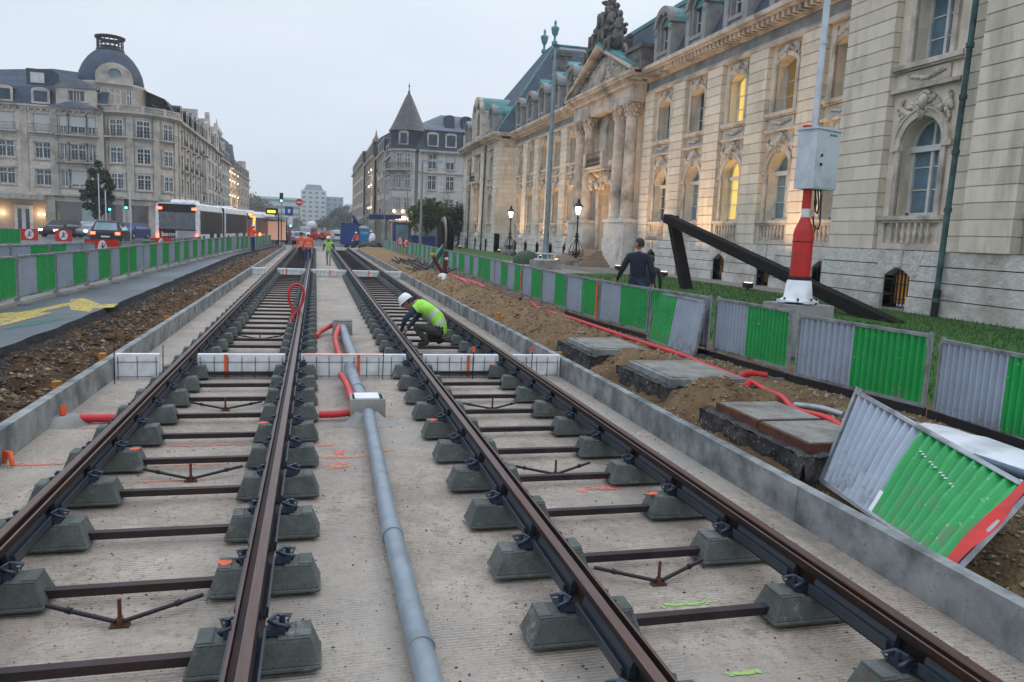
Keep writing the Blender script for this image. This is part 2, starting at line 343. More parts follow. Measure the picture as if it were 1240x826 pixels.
KIDS = {}
def copy_tree(o, parent=None, loc=None, rz=None, label=None, group=None):
    c = o.copy(); COL.objects.link(c)
    if parent: c.parent = parent
    if loc is not None: c.location = loc
    if rz is not None: c.rotation_euler.z = rz
    if label: c['label'] = label
    if group: c['group'] = group
    for ch in o.children: copy_tree(ch, c)
    return c
def text_part(name, s, size, m, parent, loc, rot, depth=.005, align='CENTER'):
    cu = bpy.data.curves.new('txt', 'FONT'); cu.body = s; cu.size = size; cu.align_x = align; cu.align_y = 'CENTER'; cu.extrude = depth
    t = bpy.data.objects.new('txt', cu); COL.objects.link(t)
    me = bpy.data.meshes.new_from_object(t.evaluated_get(bpy.context.evaluated_depsgraph_get()))
    bpy.data.objects.remove(t); me.materials.clear(); me.materials.append(K[m])
    o = bpy.data.objects.new(name, me); COL.objects.link(o); o.parent = parent; o.location = loc; o.rotation_euler = rot
    return o
def arch(cx, hw, z0, zs, rise, n=10):
    # closed polygon: rectangle with an arched top (rise = height of arch above spring)
    p = [(cx-hw, z0), (cx+hw, z0), (cx+hw, zs)]
    if rise >= hw*.98:
        p += [(cx+hw*cos(pi*i/n), zs+hw*sin(pi*i/n)*rise/hw) for i in range(1, n)]
    elif rise > 0:
        R = (hw*hw+rise*rise)/(2*rise); a = math.asin(hw/R)
        p += [(cx+R*sin(a-2*a*i/n), zs+rise-R+R*cos(a-2*a*i/n)) for i in range(1, n)]
    return p+[(cx-hw, zs)]
def ring(s, cx, hw, zs, rise, w, d0, d1, n=12, mi=0):
    # archivolt moulding along an arch
    def pts(h, r):
        if r >= h*.98: return [(cx+h*cos(pi*i/n), zs+h*sin(pi*i/n)) for i in range(n+1)]
        R = (h*h+r*r)/(2*r); a = math.asin(h/R); return [(cx+R*sin(a-2*a*i/n), zs+r-R+R*cos(a-2*a*i/n)) for i in range(n+1)]
    A = pts(hw, rise); B = pts(hw+w, rise+w); vs = [(a, d, b) for d in (d0, d1) for a, b in A+B]; N = n+1; fs = []
    for i in range(n):
        for o in (0, 2*N): fs.append((o+i, o+i+1, o+N+i+1, o+N+i))
        fs.append((i, i+1, 2*N+i+1, 2*N+i)); fs.append((N+i, N+i+1, 3*N+i+1, 3*N+i))
    s.add(vs, fs, mi)
# ================================================ GROUND
def fz(Y):  # far street level profile
    return .4 if Y < 50 else (.4-.4*(Y-50)/50 if Y < 125 else -.2)
def strip(name, xf0, xf1, ys, zf, mat, thick=0):
    s = MB(); vs = []; fs = []
    for y in ys: vs += [(xf0(y), y, zf(y)), (xf1(y), y, zf(y))]
    for i in range(len(ys)-1): fs.append((2*i, 2*i+1, 2*i+3, 2*i+2))
    s.add(vs, fs); return tag(s.build(name, mat), kind='structure')
base = MB().box(-420, 420, -60, 640, -3.2, -1.2).build('ground', 'asphalt_far'); tag(base, kind='structure')
# left asphalt street with a ragged broken edge
def edge_left(y): return -4.12-.012*max(0, y-16)+ (.1*noise.noise(Vector((y*.9, 3, 0)))+.05*noise.noise(Vector((y*4, 1, 0)))) + (.0 if y < 45 else (y-45)*.03)
ysl = [-12+.25*i for i in range(0, 480)]
s = MB(); vs = []; fs = []
for y in ysl: 
    e = edge_left(y); vs += [(-60, y, fz(y)), (e, y, fz(y)), (e+.03+.04*noise.noise(Vector((y*6, 0, 4))), y, fz(y)-.1), (e+.05+.05*noise.noise(Vector((y*5, 0, 9))), y, fz(y)-.2)]
for i in range(len(ysl)-1):
    fs.append((4*i, 4*i+1, 4*i+5, 4*i+4))
s.add(vs, fs); s.add(vs, [(4*i+k, 4*i+k+1, 4*i+k+5, 4*i+k+4) for i in range(len(ysl)-1) for k in (1, 2)], 1)
K['asphalt_cut'] = pm('asphalt_cut', (.03, .03, .032), (.014, .014, .015), 14, .95, 1.0, 30, dist=.03)
tag(s.build('left_road', ['asphalt', 'asphalt_cut']), kind='structure')
# far road and right pavement
strip('far_road', lambda y: -5 if y > 76 else -3.9, lambda y: 6.9, [75.6, 80, 95, 110, 180, 500], lambda y: fz(y)-.02, 'asphalt_far')
strip('right_side_road', lambda y: 6.9, lambda y: 70, [91.2, 110, 180, 500], lambda y: fz(y)-.02 if y < 110 else -.22, 'asphalt_far')
strip('left_far_road', lambda y: -60, lambda y: -4, [107.7, 180, 500], lambda y: -.2, 'asphalt_far')
# slab with transverse combing
m, t, p = nodes('slab_concrete')
f = ramp(t, nz(t, 1.4, 8, .7), .3, .7); c = mix_rgb(t, f, (.56, .475, .395), (.3, .24, .19))
f = ramp(t, nz(t, 16, 8, .8), .52, .66); c = mix_rgb(t, f, c, (.15, .13, .11))
f = ramp(t, nz(t, 2.6, 7, .8), .55, .7); c = mix_rgb(t, f, c, (.21, .165, .125))
f = ramp(t, nz(t, 42, 3, .6), .64, .67); c = mix_rgb(t, f, c, (.04, .035, .03))
f = ramp(t, nz(t, .9, 6, .75), .5, .68); c = mix_rgb(t, f, c, (.25, .215, .18))
f = ramp(t, nz(t, .35, 4, .6), .45, .7); c = mix_rgb(t, f, c, (.42, .385, .34))
tc = t.nodes.new('ShaderNodeTexCoord'); wv = t.nodes.new('ShaderNodeTexWave'); wv.bands_direction = 'Y'; wv.inputs['Scale'].default_value = 11
wv.inputs['Distortion'].default_value = 3.2; wv.inputs['Detail'].default_value = 4; wv.inputs['Detail Scale'].default_value = 2.5; t.links.new(tc.outputs['Object'], wv.inputs['Vector'])
wr = ramp(t, wv.outputs['Fac'], .2, .8, (.6, .58, .56)); rm = ramp(t, nz(t, 1.1, 5, .7), .4, .62); wr = mix_rgb(t, rm, (.93, .92, .91), wr); c = mix_rgb(t, .85, c, wr, 'MULTIPLY')
f = ramp(t, nz(t, 130, 3, .7), .56, .66); c = mix_rgb(t, f, c, (.16, .135, .11))
t.links.new(c, p.inputs['Base Color']); p.inputs['Roughness'].default_value = .8
b1 = bump(t, p, wv.outputs['Fac'], .5, .012); bump(t, p, nz(t, 60, 5, .7), .5, .01, b1)
K['slab'] = m
sl = MB().box(-2.9, 3.9, -6, 76, -.3, 0).build('track_slab', 'slab'); tag(sl, kind='structure')
# soil
def soil_mat(name, c1, c2, c3, sc):
    m, t, p = nodes(name)
    c = mix_rgb(t, ramp(t, nz(t, 1.2, 8, .75), .3, .7), c1, c2)
    v = t.nodes.new('ShaderNodeTexVoronoi'); v.inputs['Scale'].default_value = sc; v.feature = 'F1'
    tc = t.nodes.new('ShaderNodeTexCoord'); t.links.new(tc.outputs['Object'], v.inputs['Vector'])
    f = ramp(t, nz(t, 2.5, 4, .7), .5, .62); g = mix_rgb(t, f, (0, 0, 0), v.outputs['Color'])
    c = mix_rgb(t, mix_rgb(t, .5, (0, 0, 0), g), c, c3)
    t.links.new(c, p.inputs['Base Color']); p.inputs['Roughness'].default_value = .95; p.inputs['Specular IOR Level'].default_value = .2
    b1 = bump(t, p, v.outputs['Distance'], .7, -.05); bump(t, p, nz(t, 14, 9, .85), 1.0, .09, b1); return m
K['soil'] = soil_mat('sandy_soil', (.44, .285, .15), (.22, .14, .07), (.42, .33, .22), 22)
K['soil_dark'] = soil_mat('dark_soil', (.24, .135, .065), (.055, .036, .024), (.26, .21, .16), 16)
def fb(x, y, s=1): return noise.fractal(Vector((x*s, y*s, 0)), 1, 2, 5)
def soilL(x, y):
    e = edge_left(y)-.0; t = (x-e)/(-2.8-e); t = min(1, max(-.1, t))
    if t < .02: return fz(y)-.17
    top = fz(y)-.13; bot = .03
    q = min(1, t*1.25); z = top+(bot-top)*(q*q*(3-2*q)*.75+.25*q)
    z += .17*fb(x*1.3, y, 1.7)*sin(pi*min(1, t*1.1))+.045*fb(x, y, 7)*min(1, t*5)*(1 if t < .92 else .3)
    return min(z, fz(y)-.08 if t < .1 else .36 if t < .9 else .24)
CH = [(4.3, 5.34, 5.9, 7.87), (4.33, 5.67, 8.83, 10.5), (4.23, 5.4, 11.4, 13.0)]
def soilR(x, y):
    t = min(1, max(0, (x-3.88)/(5.5-3.88)))
    z = .16+.22*min(1, t*1.6)
    mound = max(0, min(1, (y-13)/2))*max(0, 1-(y-13)/45)
    z += .2*mound*sin(pi*min(1, t*1.05))
    for yc in (8.35, 10.95): z += .26*math.exp(-((y-yc)/.4)**2)*math.exp(-((x-4.75)/.5)**2)
    if y < 13.2: z -= max(0, 1-abs(x-4.05)/.5)*.16*max(0, min(1, (13.2-y)/1.5))
    if y < 6: z -= .18*max(0, 1-abs(x-4.5)/.9)
    k = max(0, min(1, (6.3-x)/.8))
    z += (.13*fb(x, y, 1.3)+.06*fb(x+9, y, 3.5)*min(1, (x-3.8)*2))*k*(1 if x < 5.4 else .45)+.035*fb(x+5, y, 8)*(.5 if x > 5.3 else 1)
    if x < 4.15 : z = min(z, .3+(x-3.9)*.3)
    for a, b, c, d in CH:
        if a < x < b and c < y < d: z = min(z, .3)
        elif a-.3 < x < b+.1 and c-.25 < y < d+.1: z = min(z, .36 if x > a else .14)
    if x > 6.3: z = .37+.02*fb(x, y, 6)
    return z
def grid(name, x0, x1, nx, ys, f, mat, xf=None):
    s = MB(); vs = []; n = nx+1
    for y in ys:
        a, b = (x0(y), x1(y))
        for i in range(n): x = a+(b-a)*i/nx; vs.append((x, y, f(x, y)))
    fs = [(j*n+i, j*n+i+1, (j+1)*n+i+1, (j+1)*n+i) for j in range(len(ys)-1) for i in range(nx)]
    s.add(vs, fs, 0, True); return tag(s.build(name, mat), kind='structure')
def yrange(a, b, s0=.04, g=1.012):
    o = [a]; st = s0
    while o[-1] < b: o.append(o[-1]+st); st = max(s0, (o[-1])*.006)
    return o
grid('left_soil_bank', lambda y: edge_left(y)-.12, lambda y: -2.78, 34, yrange(3, 76, .045), soilL, 'soil_dark')
grid('right_soil_bank', lambda y: 3.85, lambda y: 7.3, 56, yrange(.5, 88, .05), soilR, 'soil')
# lawn and pavement on the right
K['grass'] = pm('grass_base', (.055, .16, .025), (.035, .1, .018), 5, .95, .8, 60, stain=(.07, .12, .03), ssc=1, dist=.03)
def lz(x, y): return .36+.14*min(1, max(0, (x-8)/6))
grid('lawn', lambda y: 7.2, lambda y: 16.5, 12, [-10+i for i in range(0, 47)], lambda x, y: lz(x, y)+.02*fb(x, y, .5), 'grass')
grid('lawn_beyond', lambda y: 7.2, lambda y: 16.2, 12, [50.5+i for i in range(0, 41)], lambda x, y: lz(x, y)+.02*fb(x, y, .5), 'grass')
K['paving'] = stone_mat('paving', (.3, .27, .24), (.25, .23, .2), .5, .5)
grid('entrance_forecourt', lambda y: 7.2, lambda y: 22, 6, [35.9, 40, 45, 50.6], lambda x, y: lz(x, y)+.01, 'paving')
tag(MB().box(16.3, 17.2, -8, 22.0, .3, .56).box(16.3, 18.9, 22, 36, .3, .555).box(16.3, 18.9, 50.6, 71, .3, .555).build('building_kerb', 'paving'), kind='structure')
# grass blades (nobody could count them)
s = MB(); rg = random.Random(3)
for i in range(26000):
    y = 6+rg.random()**1.6*32; x = 7.5+rg.random()*8.8
    if y > 35: continue
    z = lz(x, y); h = .05+.05*rg.random(); a = rg.random()*pi; w = .012
    s.add([(x-w*cos(a), y-w*sin(a), z), (x+w*cos(a), y+w*sin(a), z), (x+.03*(rg.random()-.5), y+.03*(rg.random()-.5), z+h)], [(0, 1, 2)])
tag(s.build('grass', 'grass'), 'short green lawn grass in front of the stone bank building', 'grass', kind='stuff')
# fallen leaves, stones
def rock(s, x, y, z, r, rg, mi=0):
    vs = []; q = [(1, 0, 0), (-1, 0, 0), (0, 1, 0), (0, -1, 0), (0, 0, 1), (0, 0, -1)]
    a = rg.random()*6; ca, sa = cos(a), sin(a)
    for v in q:
        k = r*(.6+.7*rg.random()); u = (v[0]+.3*(rg.random()-.5), v[1]+.3*(rg.random()-.5), (v[2]+.2*(rg.random()-.5))*.7)
        vs.append((x+k*(u[0]*ca-u[1]*sa), y+k*(u[0]*sa+u[1]*ca), z+k*u[2]))
    s.add(vs, [(0, 2, 4), (2, 1, 4), (1, 3, 4), (3, 0, 4), (2, 0, 5), (1, 2, 5), (3, 1, 5), (0, 3, 5)], mi)
K['stone_a'] = pm('stone_pale', (.36, .3, .22), (.22, .18, .14), 30, .9, .2)
K['stone_b'] = pm('stone_brown', (.24, .155, .085), (.1, .07, .05), 30, .9, .2)
K['stone_c'] = pm('stone_dark', (.055, .055, .058), (.03, .03, .032), 30, .9, .2)
s = MB(); rg = random.Random(5)
for i in range(34000):
    y = 3.0+rg.random()**2.4*45; x = 3.95+rg.random()*2.9
    d = noise.noise(Vector((x*.8, y*.8, 5)))
    if rg.random() > .55+d: continue
    rock(s, x, y, soilR(x, y)+.004, .006+.028*rg.random()**3+.0005*y, rg, rg.choice((0, 1, 2, 2, 0) if x > 4.9 else (2, 1, 1, 2, 0)))
K['stone_e'] = pm('stone_ochre', (.3, .215, .13), (.2, .14, .08), 30, .9, .2)
tag(s.build('gravel', ['stone_a', 'stone_b', 'stone_e']), 'loose stones scattered over the sandy earth beside the right concrete wall', 'gravel', kind='stuff')
s = MB()
for i in range(24000):
    y = 6.5+rg.random()**2*50; e = edge_left(y); x = e+rg.random()**.8*(-2.86-e)
    t = (x-e)/(-2.8-e); r = .008+.036*rg.random()**3+.0006*y
    if rg.random() > (1.0 if t < .5 else .35): continue
    rock(s, x, y, soilL(x, y)+.006, r, rg, 2 if (t < .2 or (t < .4 and rg.random() < .4) or rg.random() < .15) else rg.choice((0, 1, 1, 3, 2) if t < .45 else (1, 1, 3, 1, 1, 0)))
K['stone_d'] = pm('stone_rust', (.2, .11, .055), (.12, .065, .035), 30, .9, .2)
tag(s.build('rubble', ['stone_a', 'stone_b', 'stone_c', 'stone_d']), 'broken asphalt and stones on the dug bank beside the left concrete wall', 'rubble', kind='stuff')
s = MB()
for i in range(2600):   # clods of the bank's own earth
    y = 3.2+rg.random()**2*40; x = 4.0+rg.random()*2.1
    if any(a-.1 < x < b+.1 and c_-.1 < y < d_+.1 for a, b, c_, d_ in CH): continue
    rock(s, x, y, soilR(x, y), .015+.06*rg.random()**2.5, rg)
tag(s.build('earth_clods', 'soil'), 'clods of sandy earth on the right bank', 'earth', kind='stuff')
s = MB()
for i in range(3000):
    y = 6.8+rg.random()**2*45; e = edge_left(y); x = e+.1+rg.random()*(-2.9-e-.1); rock(s, x, y, soilL(x, y), .02+.07*rg.random()**2.2, rg)
tag(s.build('earth_clods', 'soil_dark'), 'clods of dark earth on the left dug bank', 'earth', kind='stuff')
s = MB()
for i in range(13000):
    y = 1.6+rg.random()**2.2*28; x = -2.65+6.4*rg.random(); rock(s, x, y, .002, .0025+.009*rg.random()**4, rg, rg.choice((0, 1, 2, 2, 2)))
tag(s.build('crumbs', ['stone_a', 'stone_b', 'stone_c']), 'small grit and crumbs lying on the concrete slab', 'grit', kind='stuff')
# ------------------------------------------------ concrete edge walls
def edgewall(name, x0, x1, label, lean):
    s = MB(); ys = [-4, 3.05] + [3.05+2.2*i for i in range(1, 34)]
    for a, b in zip(ys[:-1], ys[1:]):
        s.box(x0, x1, a+.004, b-.004, 0, .3+.004*noise.noise(Vector((a, 0, 0))), 0, .008, .001)
    s.box(x0+.02, x1-.02, -4, ys[-1], 0, .28)
    o = s.build(name, 'concrete'); return tag(o, label, 'concrete wall')
edgewall('concrete_wall', -2.82, -2.7, 'low grey concrete edge wall between the left track and the broken road', 0)
edgewall('concrete_wall', 3.8, 3.92, 'low stained concrete edge wall between the right track and the sandy earth mounds', 0)

# ================================================ TRACK
RH = .37
# rail cross section (u: + is field side away from the groove), z from railhead 0 downwards
prof = [(.0, 0), (.052, -.002), (.056, -.012), (.056, -.035), (.02, -.052), (.012, -.09), (.012, -.145), (.075, -.162), (.075, -.172),
        (-.075, -.172), (-.075, -.162), (-.004, -.145), (-.004, -.09), (-.012, -.062), (-.052, -.058), (-.056, -.04), (-.056, -.008), (-.05, -.006), (-.041, -.008), (-.037, -.044), (-.008, -.044), (-.004, -.008)]
# material per edge: head top bright
def rail(name, x, side, y0, y1, label):
    s = MB(); n = len(prof); ys = [y0+(y1-y0)*i/20 for i in range(21)]; vs = []
    for y in ys:
        for u, z in prof: vs.append((x+side*u, y, RH+z))
    for j in range(20):
        for i in range(n):
            k = (i+1) % n; mi = 1 if i in (0, 16, 17, 21) else 0
            s.add([vs[j*n+i], vs[j*n+k], vs[(j+1)*n+k], vs[(j+1)*n+i]], [(0, 1, 2, 3)], mi)
    e = empty('tram_rail', (0, 0, 0), label, 'rail', 'grooved tram rails')
    s.build('rail_profile', ['rail_side', 'rail_head'], e)
    # infill strips along the web between the sleepers
    f = MB(); f.prism([(.016, -.055), (.036, -.06), (.05, -.1), (.056, -.15), (.016, -.146)], -.33, .33, 0, 'y')
    f.prism([(.06, -.16), (.085, -.16), (.09, -.1), (.078, -.1), (.074, -.145), (.06, -.15)], -.31, .33, 0, 'y')
    me = None
    for k in range(-2, 48):
        yc = SY0+SP*(k+.5)
        for sd in (1, -1):
            if me is None:
                o = f.build('web_filler', 'filler', e); me = o.data
            else: o = bpy.data.objects.new('web_filler', me); COL.objects.link(o); o.parent = e
            o.location = (x, yc, RH); o.scale = (side*sd, 1, 1)
            if sd == -1: o.scale = (-side*.92, 1, 1)
    return e
SY0, SP = 3.80, .855
GA = dict(L1=-1.745, L2=-.31, R1=1.463, R2=2.898)
rail('r', GA['L1'], -1, -2, 75, 'outer left grooved rail of the left track, nearest the broken road')
rail('r', GA['L2'], 1, -2, 75, 'brown grooved rail of the left track beside the central grey pipe')
rail('r', GA['R1'], -1, -2, 75, 'brown grooved rail of the right track nearest the central grey pipe')
rail('r', GA['R2'], 1, -2, 75, 'outer right grooved rail running beside the right concrete wall')
# twin block sleeper prototype
def block(s, cx):
    z0, z1 = .022, .195; hx, hy = .325, .13
    s.box(cx-hx+.02, cx+hx-.02, -hy+.015, hy-.015, z0, .035, 0, -.012, -.012)
    s.box(cx-hx, cx+hx, -hy, hy, .035, .055, 0, .004, .004)
    s.box(cx-hx+.008, cx+hx-.008, -hy+.008, hy-.008, .055, z1-.012, 0, .046, .034)
    s.box(cx-hx+.05, cx-.105, -hy+.04, hy-.04, z1-.012, z1, 0, .008, .008)
    s.box(cx+.105, cx+hx-.05, -hy+.04, hy-.04, z1-.012, z1, 0, .008, .008)
    s.box(cx+.19, cx+.275, -hy+.05, hy-.05, z1, z1+.008, 0, .006, .006); s.box(cx-.275, cx-.19, -hy+.05, hy-.05, z1, z1+.008, 0, .006, .006)
def clip(s, x, sd, z=.195):
    s.box(x+sd*.055, x+sd*.145, -.055, .055, z, z+.035, 0, .004, .004)
    s.box(x+sd*.06, x+sd*.12, -.035, .035, z+.035, z+.052, 0, .004, .004)
    s.tube([(x+sd*.15, -.045, z+.02), (x+sd*.17, -.06, z+.045), (x+sd*.1, -.05, z+.06), (x+sd*.065, 0, z+.05), (x+sd*.1, .05, z+.06), (x+sd*.17, .06, z+.045), (x+sd*.15, .045, z+.02)], .011, 5)
    s.cyl((x+sd*.13, 0, z+.03), (x+sd*.13, 0, z+.085), .016, n=6)
def sleeper(xa, xb, label, loc):
    e = empty('sleeper', loc, label, 'sleeper', 'twin-block track sleepers')
    for cx in (xa, xb):
        s = MB(); block(s, cx); o = s.build('concrete_block', 'block', e, fix=True)
        b_ = bmesh.new(); b_.from_mesh(o.data); bmesh.ops.bevel(b_, geom=[q for q in b_.edges if q.calc_length() > .02], offset=.006, segments=1, affect='EDGES', clamp_overlap=True); b_.to_mesh(o.data); b_.free()
    s = MB(); s.box(xa+.25, xb-.25, -.028, .028, .1, .107).box(xa+.25, xb-.25, -.028, -.02, .058, .1).build('tie_bar', 'tie', e)
    for cx in (xa, xb):
        for sd in (-1, 1): s = MB(); clip(s, cx, sd); s.build('rail_clip', 'clip' if (cx, sd) != 0 else 'iron', e)
    return e
sc = {'L': (GA['L1']-.03, GA['L2']+.03), 'R': (GA['R1']-.012, GA['R2']+.02)}
def slabel(T, k):
    side = 'left' if T == 'L' else 'right'; Y = SY0+SP*k
    if k < 0: z = 'at the bottom edge of the photo'
    elif k < 9: z = ['carrying the nearest V-brace behind it', 'one step behind the nearest V-brace', 'midway between the two nearest V-braces', 'just before the second V-brace', 'just behind the second V-brace', 'beside the red duct crossing', 'level with the white-lidded box', 'two before the nearest foam row', 'last before the nearest foam row'][k]
    elif Y < 34: z = 'between nearest and middle foam rows'
    else: z = 'beyond the middle foam row'
    return f'twin-block sleeper under the {side} track, {z}'
for T in 'LR':
    pro = None
    for k in range(-2, 83):
        if k in (9, 36) and False: continue
        loc = (0, SY0+SP*k+(.01 if T == 'L' else 0), 0)
        if pro is None: pro = sleeper(*sc[T], slabel(T, k), loc)
        else: copy_tree(pro, loc=loc, label=slabel(T, k))
# V braces with an adjusting spindle
def brace(x0, x1, y, label):
    e = empty('track_brace', ((x0+x1)/2, y, 0), label, 'track brace', 'V-shaped steel track braces'); h = (x1-x0)/2
    for a in (-1, 1):
        s = MB(); s.cyl((a*h, .16, .075), (a*.02, 0, .03), .013, n=8); s.cyl((a*h*.72, .115, .064), (a*h*.66, .1, .06), .019, n=8); s.build('rod', 'steel_dark', e)
    s = MB(); s.cyl((0, 0, .0), (0, 0, .16), .011, n=8).cyl((0, 0, .01), (0, 0, .05), .022, n=6).box(-.05, .05, -.025, .025, 0, .012).build('spindle', 'rust', e)
for T, ys in (('L', [(4.36, 'left track, nearest the camera'), (6.86, 'left track, second from the camera'), (9.5, 'left track just before the white foam strip'), (15.4, 'left track just behind the white foam strip')]),
              ('R', [(4.36, 'right track, nearest the camera'), (6.62, 'right track, second from the camera'), (9.3, 'right track just before the white foam strip')])):
    for y, w in ys: brace(sc[T][0]+.34, sc[T][1]-.34, y, 'V-shaped steel brace across the '+w)
# levelling bolts on the slab outside the rails
for i, (x, y, w) in enumerate([(3.32, 5.6, 'nearest the camera'), (3.3, 13.6, 'just beyond the white foam strip'), (3.3, 17.5, 'behind the crouching worker')]):
    s = MB().cyl((0, 0, 0), (0, 0, .09), .009, n=8).cyl((0, 0, .07), (0, 0, .085), .022, n=6)
    tag(s.build('anchor_bolt', 'steel_dark', loc=(x, y, 0)), 'rusty upright bolt on the slab beside the right wall, '+w, 'bolt', 'upright bolts beside the right wall')
# foam strips
def foam(segs, y, zh, yt, rowlabel, names):
    for (a, b), nm in zip(segs, names):
        e = empty('foam_strip', ((a+b)/2, y, 0), f'{nm} {rowlabel}', 'foam panel', 'white foam formwork across the tracks'); w = (b-a)/2
        MB().box(-w, w, 0, yt, 0, zh, 0, .002, .002).build('foam_block', 'foam', e)
        s = MB()
        n = max(2, int((b-a)/.19)); 
        for i in range(n+1): x = -w+.04+(2*w-.08)*i/n; s.cyl((x, -.006, .0), (x+.004*sin(i*3), -.006, zh-.03), .004, n=5)
        for z in (.03, zh*.68): s.cyl((-w+.02, -.008, z), (w-.02, -.01, z+.004), .004, n=5)
        s.build('wire_mesh', 'steel_dark', e)
        for k in range(2 if nm.startswith('right') else 1):
            if nm.split()[0] in ('second', 'third', 'fourth', 'right'):
                x = w*(.05 if nm.startswith('third') else -.35+.35*k if nm.startswith('right') else -.4 if nm.startswith('second') else .15)
                MB().box(x, x+.045, -.012, -.009, .01, zh).build('orange_mark', 'spray_orange', e)
segs = [(-2.69, -2.12), (-1.62, -.42), (-.2, 1.34), (1.6, 2.78), (3.02, 3.79)]
nms = ['leftmost white foam panel between left wall and outer rail', 'second white foam panel between the rails of the left track', 'third and widest white foam panel between the two tracks', 'fourth white foam panel between the rails of the right track', 'rightmost white foam panel between outer rail and right wall']
foam(segs, 11.55, .35, .1, 'in the nearest row', nms)
foam(segs, 35.2, .33, .3, 'in the middle row', nms)
foam(segs, 73.5, .33, .5, 'in the farthest row', nms)
# string of orange tape on foam top and marking rods
s = MB().tube([(-.18, 11.5, .36), (.2, 11.52, .352), (.8, 11.52, .354), (1.0, 11.52, .35)], .006, 6)
tag(s.build('orange_string', 'spray_orange'), 'orange string lying along the top of the foam panel between the two tracks', 'string')
for x, y, z0, z1, w in ((-2.05, 11.4, 0, .5, 'in front of the leftmost nearest foam panel'), (.98, 11.42, 0, .48, 'in front of the central nearest foam panel'), (2.35, 11.42, 0, .5, 'in front of the right track foam panel'), (3.28, 11.42, 0, .5, 'in front of the rightmost nearest foam panel'), (-2.62, 11.2, .0, .6, 'against the left wall beside the foam')):
    e = empty('marking_rod', (x, y, 0), 'thin steel rod standing '+w, 'rod', 'steel rods by the foam strip')
    MB().cyl((0, 0, z0), (.01, 0, z1), .007, n=6).build('rod', 'steel_dark', e)
    if x > 2: MB().box(-.02, .025, -.012, .012, z1-.08, z1).build('orange_tip', 'spray_orange', e)
# ------------------------------------------------ pipe, boxes, ducts
s = MB(); pts = [(.545, 1.5, .085), (.54, 4.0, .082), (.545, 5.6, .08), (.58, 7.4, .085), (.6, 8.75, .12)]
s.tube(pts, .068, 16); s.cyl((.541, 5.2, .081), (.542, 5.36, .081), .077, n=16); s.cyl((.545, 3.7, .083), (.545, 3.76, .083), .073, n=16)
tag(s.build('grey_pipe', 'pvc'), 'long grey plastic pipe running from the bottom edge of the photo to the nearer box', 'pipe')
s = MB(); s.tube([(.57, 9.6, .1), (.55, 10.3, .09), (.52, 11.1, .13), (.5, 11.5, .17)], .085, 14)
s.cyl((.555, 10.2, .092), (.55, 10.34, .09), .094, n=14)
tag(s.build('grey_pipe', 'pvc'), 'short grey pipe from the nearer box to the nearest foam panel', 'pipe')
s = MB(); s.tube([(.62, 11.68, .1), (.61, 13, .1), (.58, 14.6, .12), (.55, 16.2, .16)], .085, 14)
tag(s.build('grey_pipe', 'pvc'), 'grey pipe from behind the nearest foam panel to the farther box', 'pipe')
def jbox(x, y, label, open_):
    e = empty('junction_box', (x, y, 0), label, 'junction box', 'grey junction boxes between the tracks')
    w, d, h_ = .2, .17, .27
    s = MB().box(-w, w, -d, -d+.025, 0, h_).box(-w, w, d-.025, d, 0, h_).box(-w, -w+.025, -d+.025, d-.025, 0, h_).box(w-.025, w, -d+.025, d-.025, 0, h_).box(-w+.025, w-.025, -d+.025, d-.025, 0, .05)
    s.build('box', 'concrete_light' if open_ else 'concrete_light', e)
    return e
j = jbox(.6, 9.0, 'nearer grey concrete junction box with a white foam lid over the pipe', True)
MB().box(-.15, .13, -.16, .14, .275, .285).box(-.15, .13, -.165, -.155, .19, .285).build('lid', 'foam', j)
j = jbox(.55, 16.4, 'farther grey junction box with two red ducts entering it', False)
MB().box(-.2, .2, -.1, .17, .272, .3).build('lid', 'concrete', j)
s = MB(); rg = random.Random(9); vs = [(.6, 8.78, .1)]; n = 40
for ri, (r, z) in enumerate(((.12, .1), (.2, .045), (.3, .006), (.34, .002))):
    for i in range(n): a = 2*pi*i/n; q = r*(1+.25*noise.noise(Vector((cos(a)*3, sin(a)*3, r*5)))); vs.append((.6+q*cos(a), 8.76+q*sin(a)*.62, z*(1+.5*rg.random())))
fs = [(0, 1+i, 1+(i+1) % n) for i in range(n)]
for k in range(3): fs += [(1+k*n+i, 1+(k+1)*n+i, 1+(k+1)*n+(i+1) % n, 1+k*n+(i+1) % n) for i in range(n)]
s.add(vs, fs, 0, True); tag(s.build('mortar_heap', 'concrete_light'), 'splash of grey mortar round the pipe at the nearer box', 'mortar')
def hose(name, pts, r, m, label, cat='hose', n=10, sub=6):
    P = [Vector(p) for p in pts]; out = []
    for i in range(len(P)-1):
        a, b, c, d = P[max(0, i-1)], P[i], P[i+1], P[min(len(P)-1, i+2)]
        for k in range(sub):
            t = k/sub; out.append(.5*((2*b)+(c-a)*t+(2*a-5*b+4*c-d)*t*t+(-a+3*b-3*c+d)*t**3))
    out.append(P[-1]); s = MB().tube(out, r, n)
    return tag(s.build(name, m), label, cat)
hose('red_duct', [(-2.45, 9.0, .06), (-2.1, 9.0, .055), (-1.9, 8.98, .055)], .045, 'red_hose', 'straight red duct from the left wall to the outer left rail', 'duct')
hose('red_duct', [(.05, 8.95, .07), (.25, 8.93, .08), (.42, 8.93, .1)], .042, 'red_hose', 'straight red duct entering the left side of the nearer box', 'duct')
hose('red_duct', [(.44, 9.2, .16), (.43, 9.9, .15), (.4, 10.6, .14), (.36, 11.0, .15)], .045, 'red_hose', 'red duct beside the grey pipe, behind the white-lidded box', 'duct')
hose('red_duct', [(.5, 16.2, .2), (.44, 15.6, .2), (.37, 14.6, .15), (.4, 13.2, .08), (.46, 12, .06)], .05, 'red_hose', 'curved red duct from the farther box towards the nearest foam panel', 'duct')
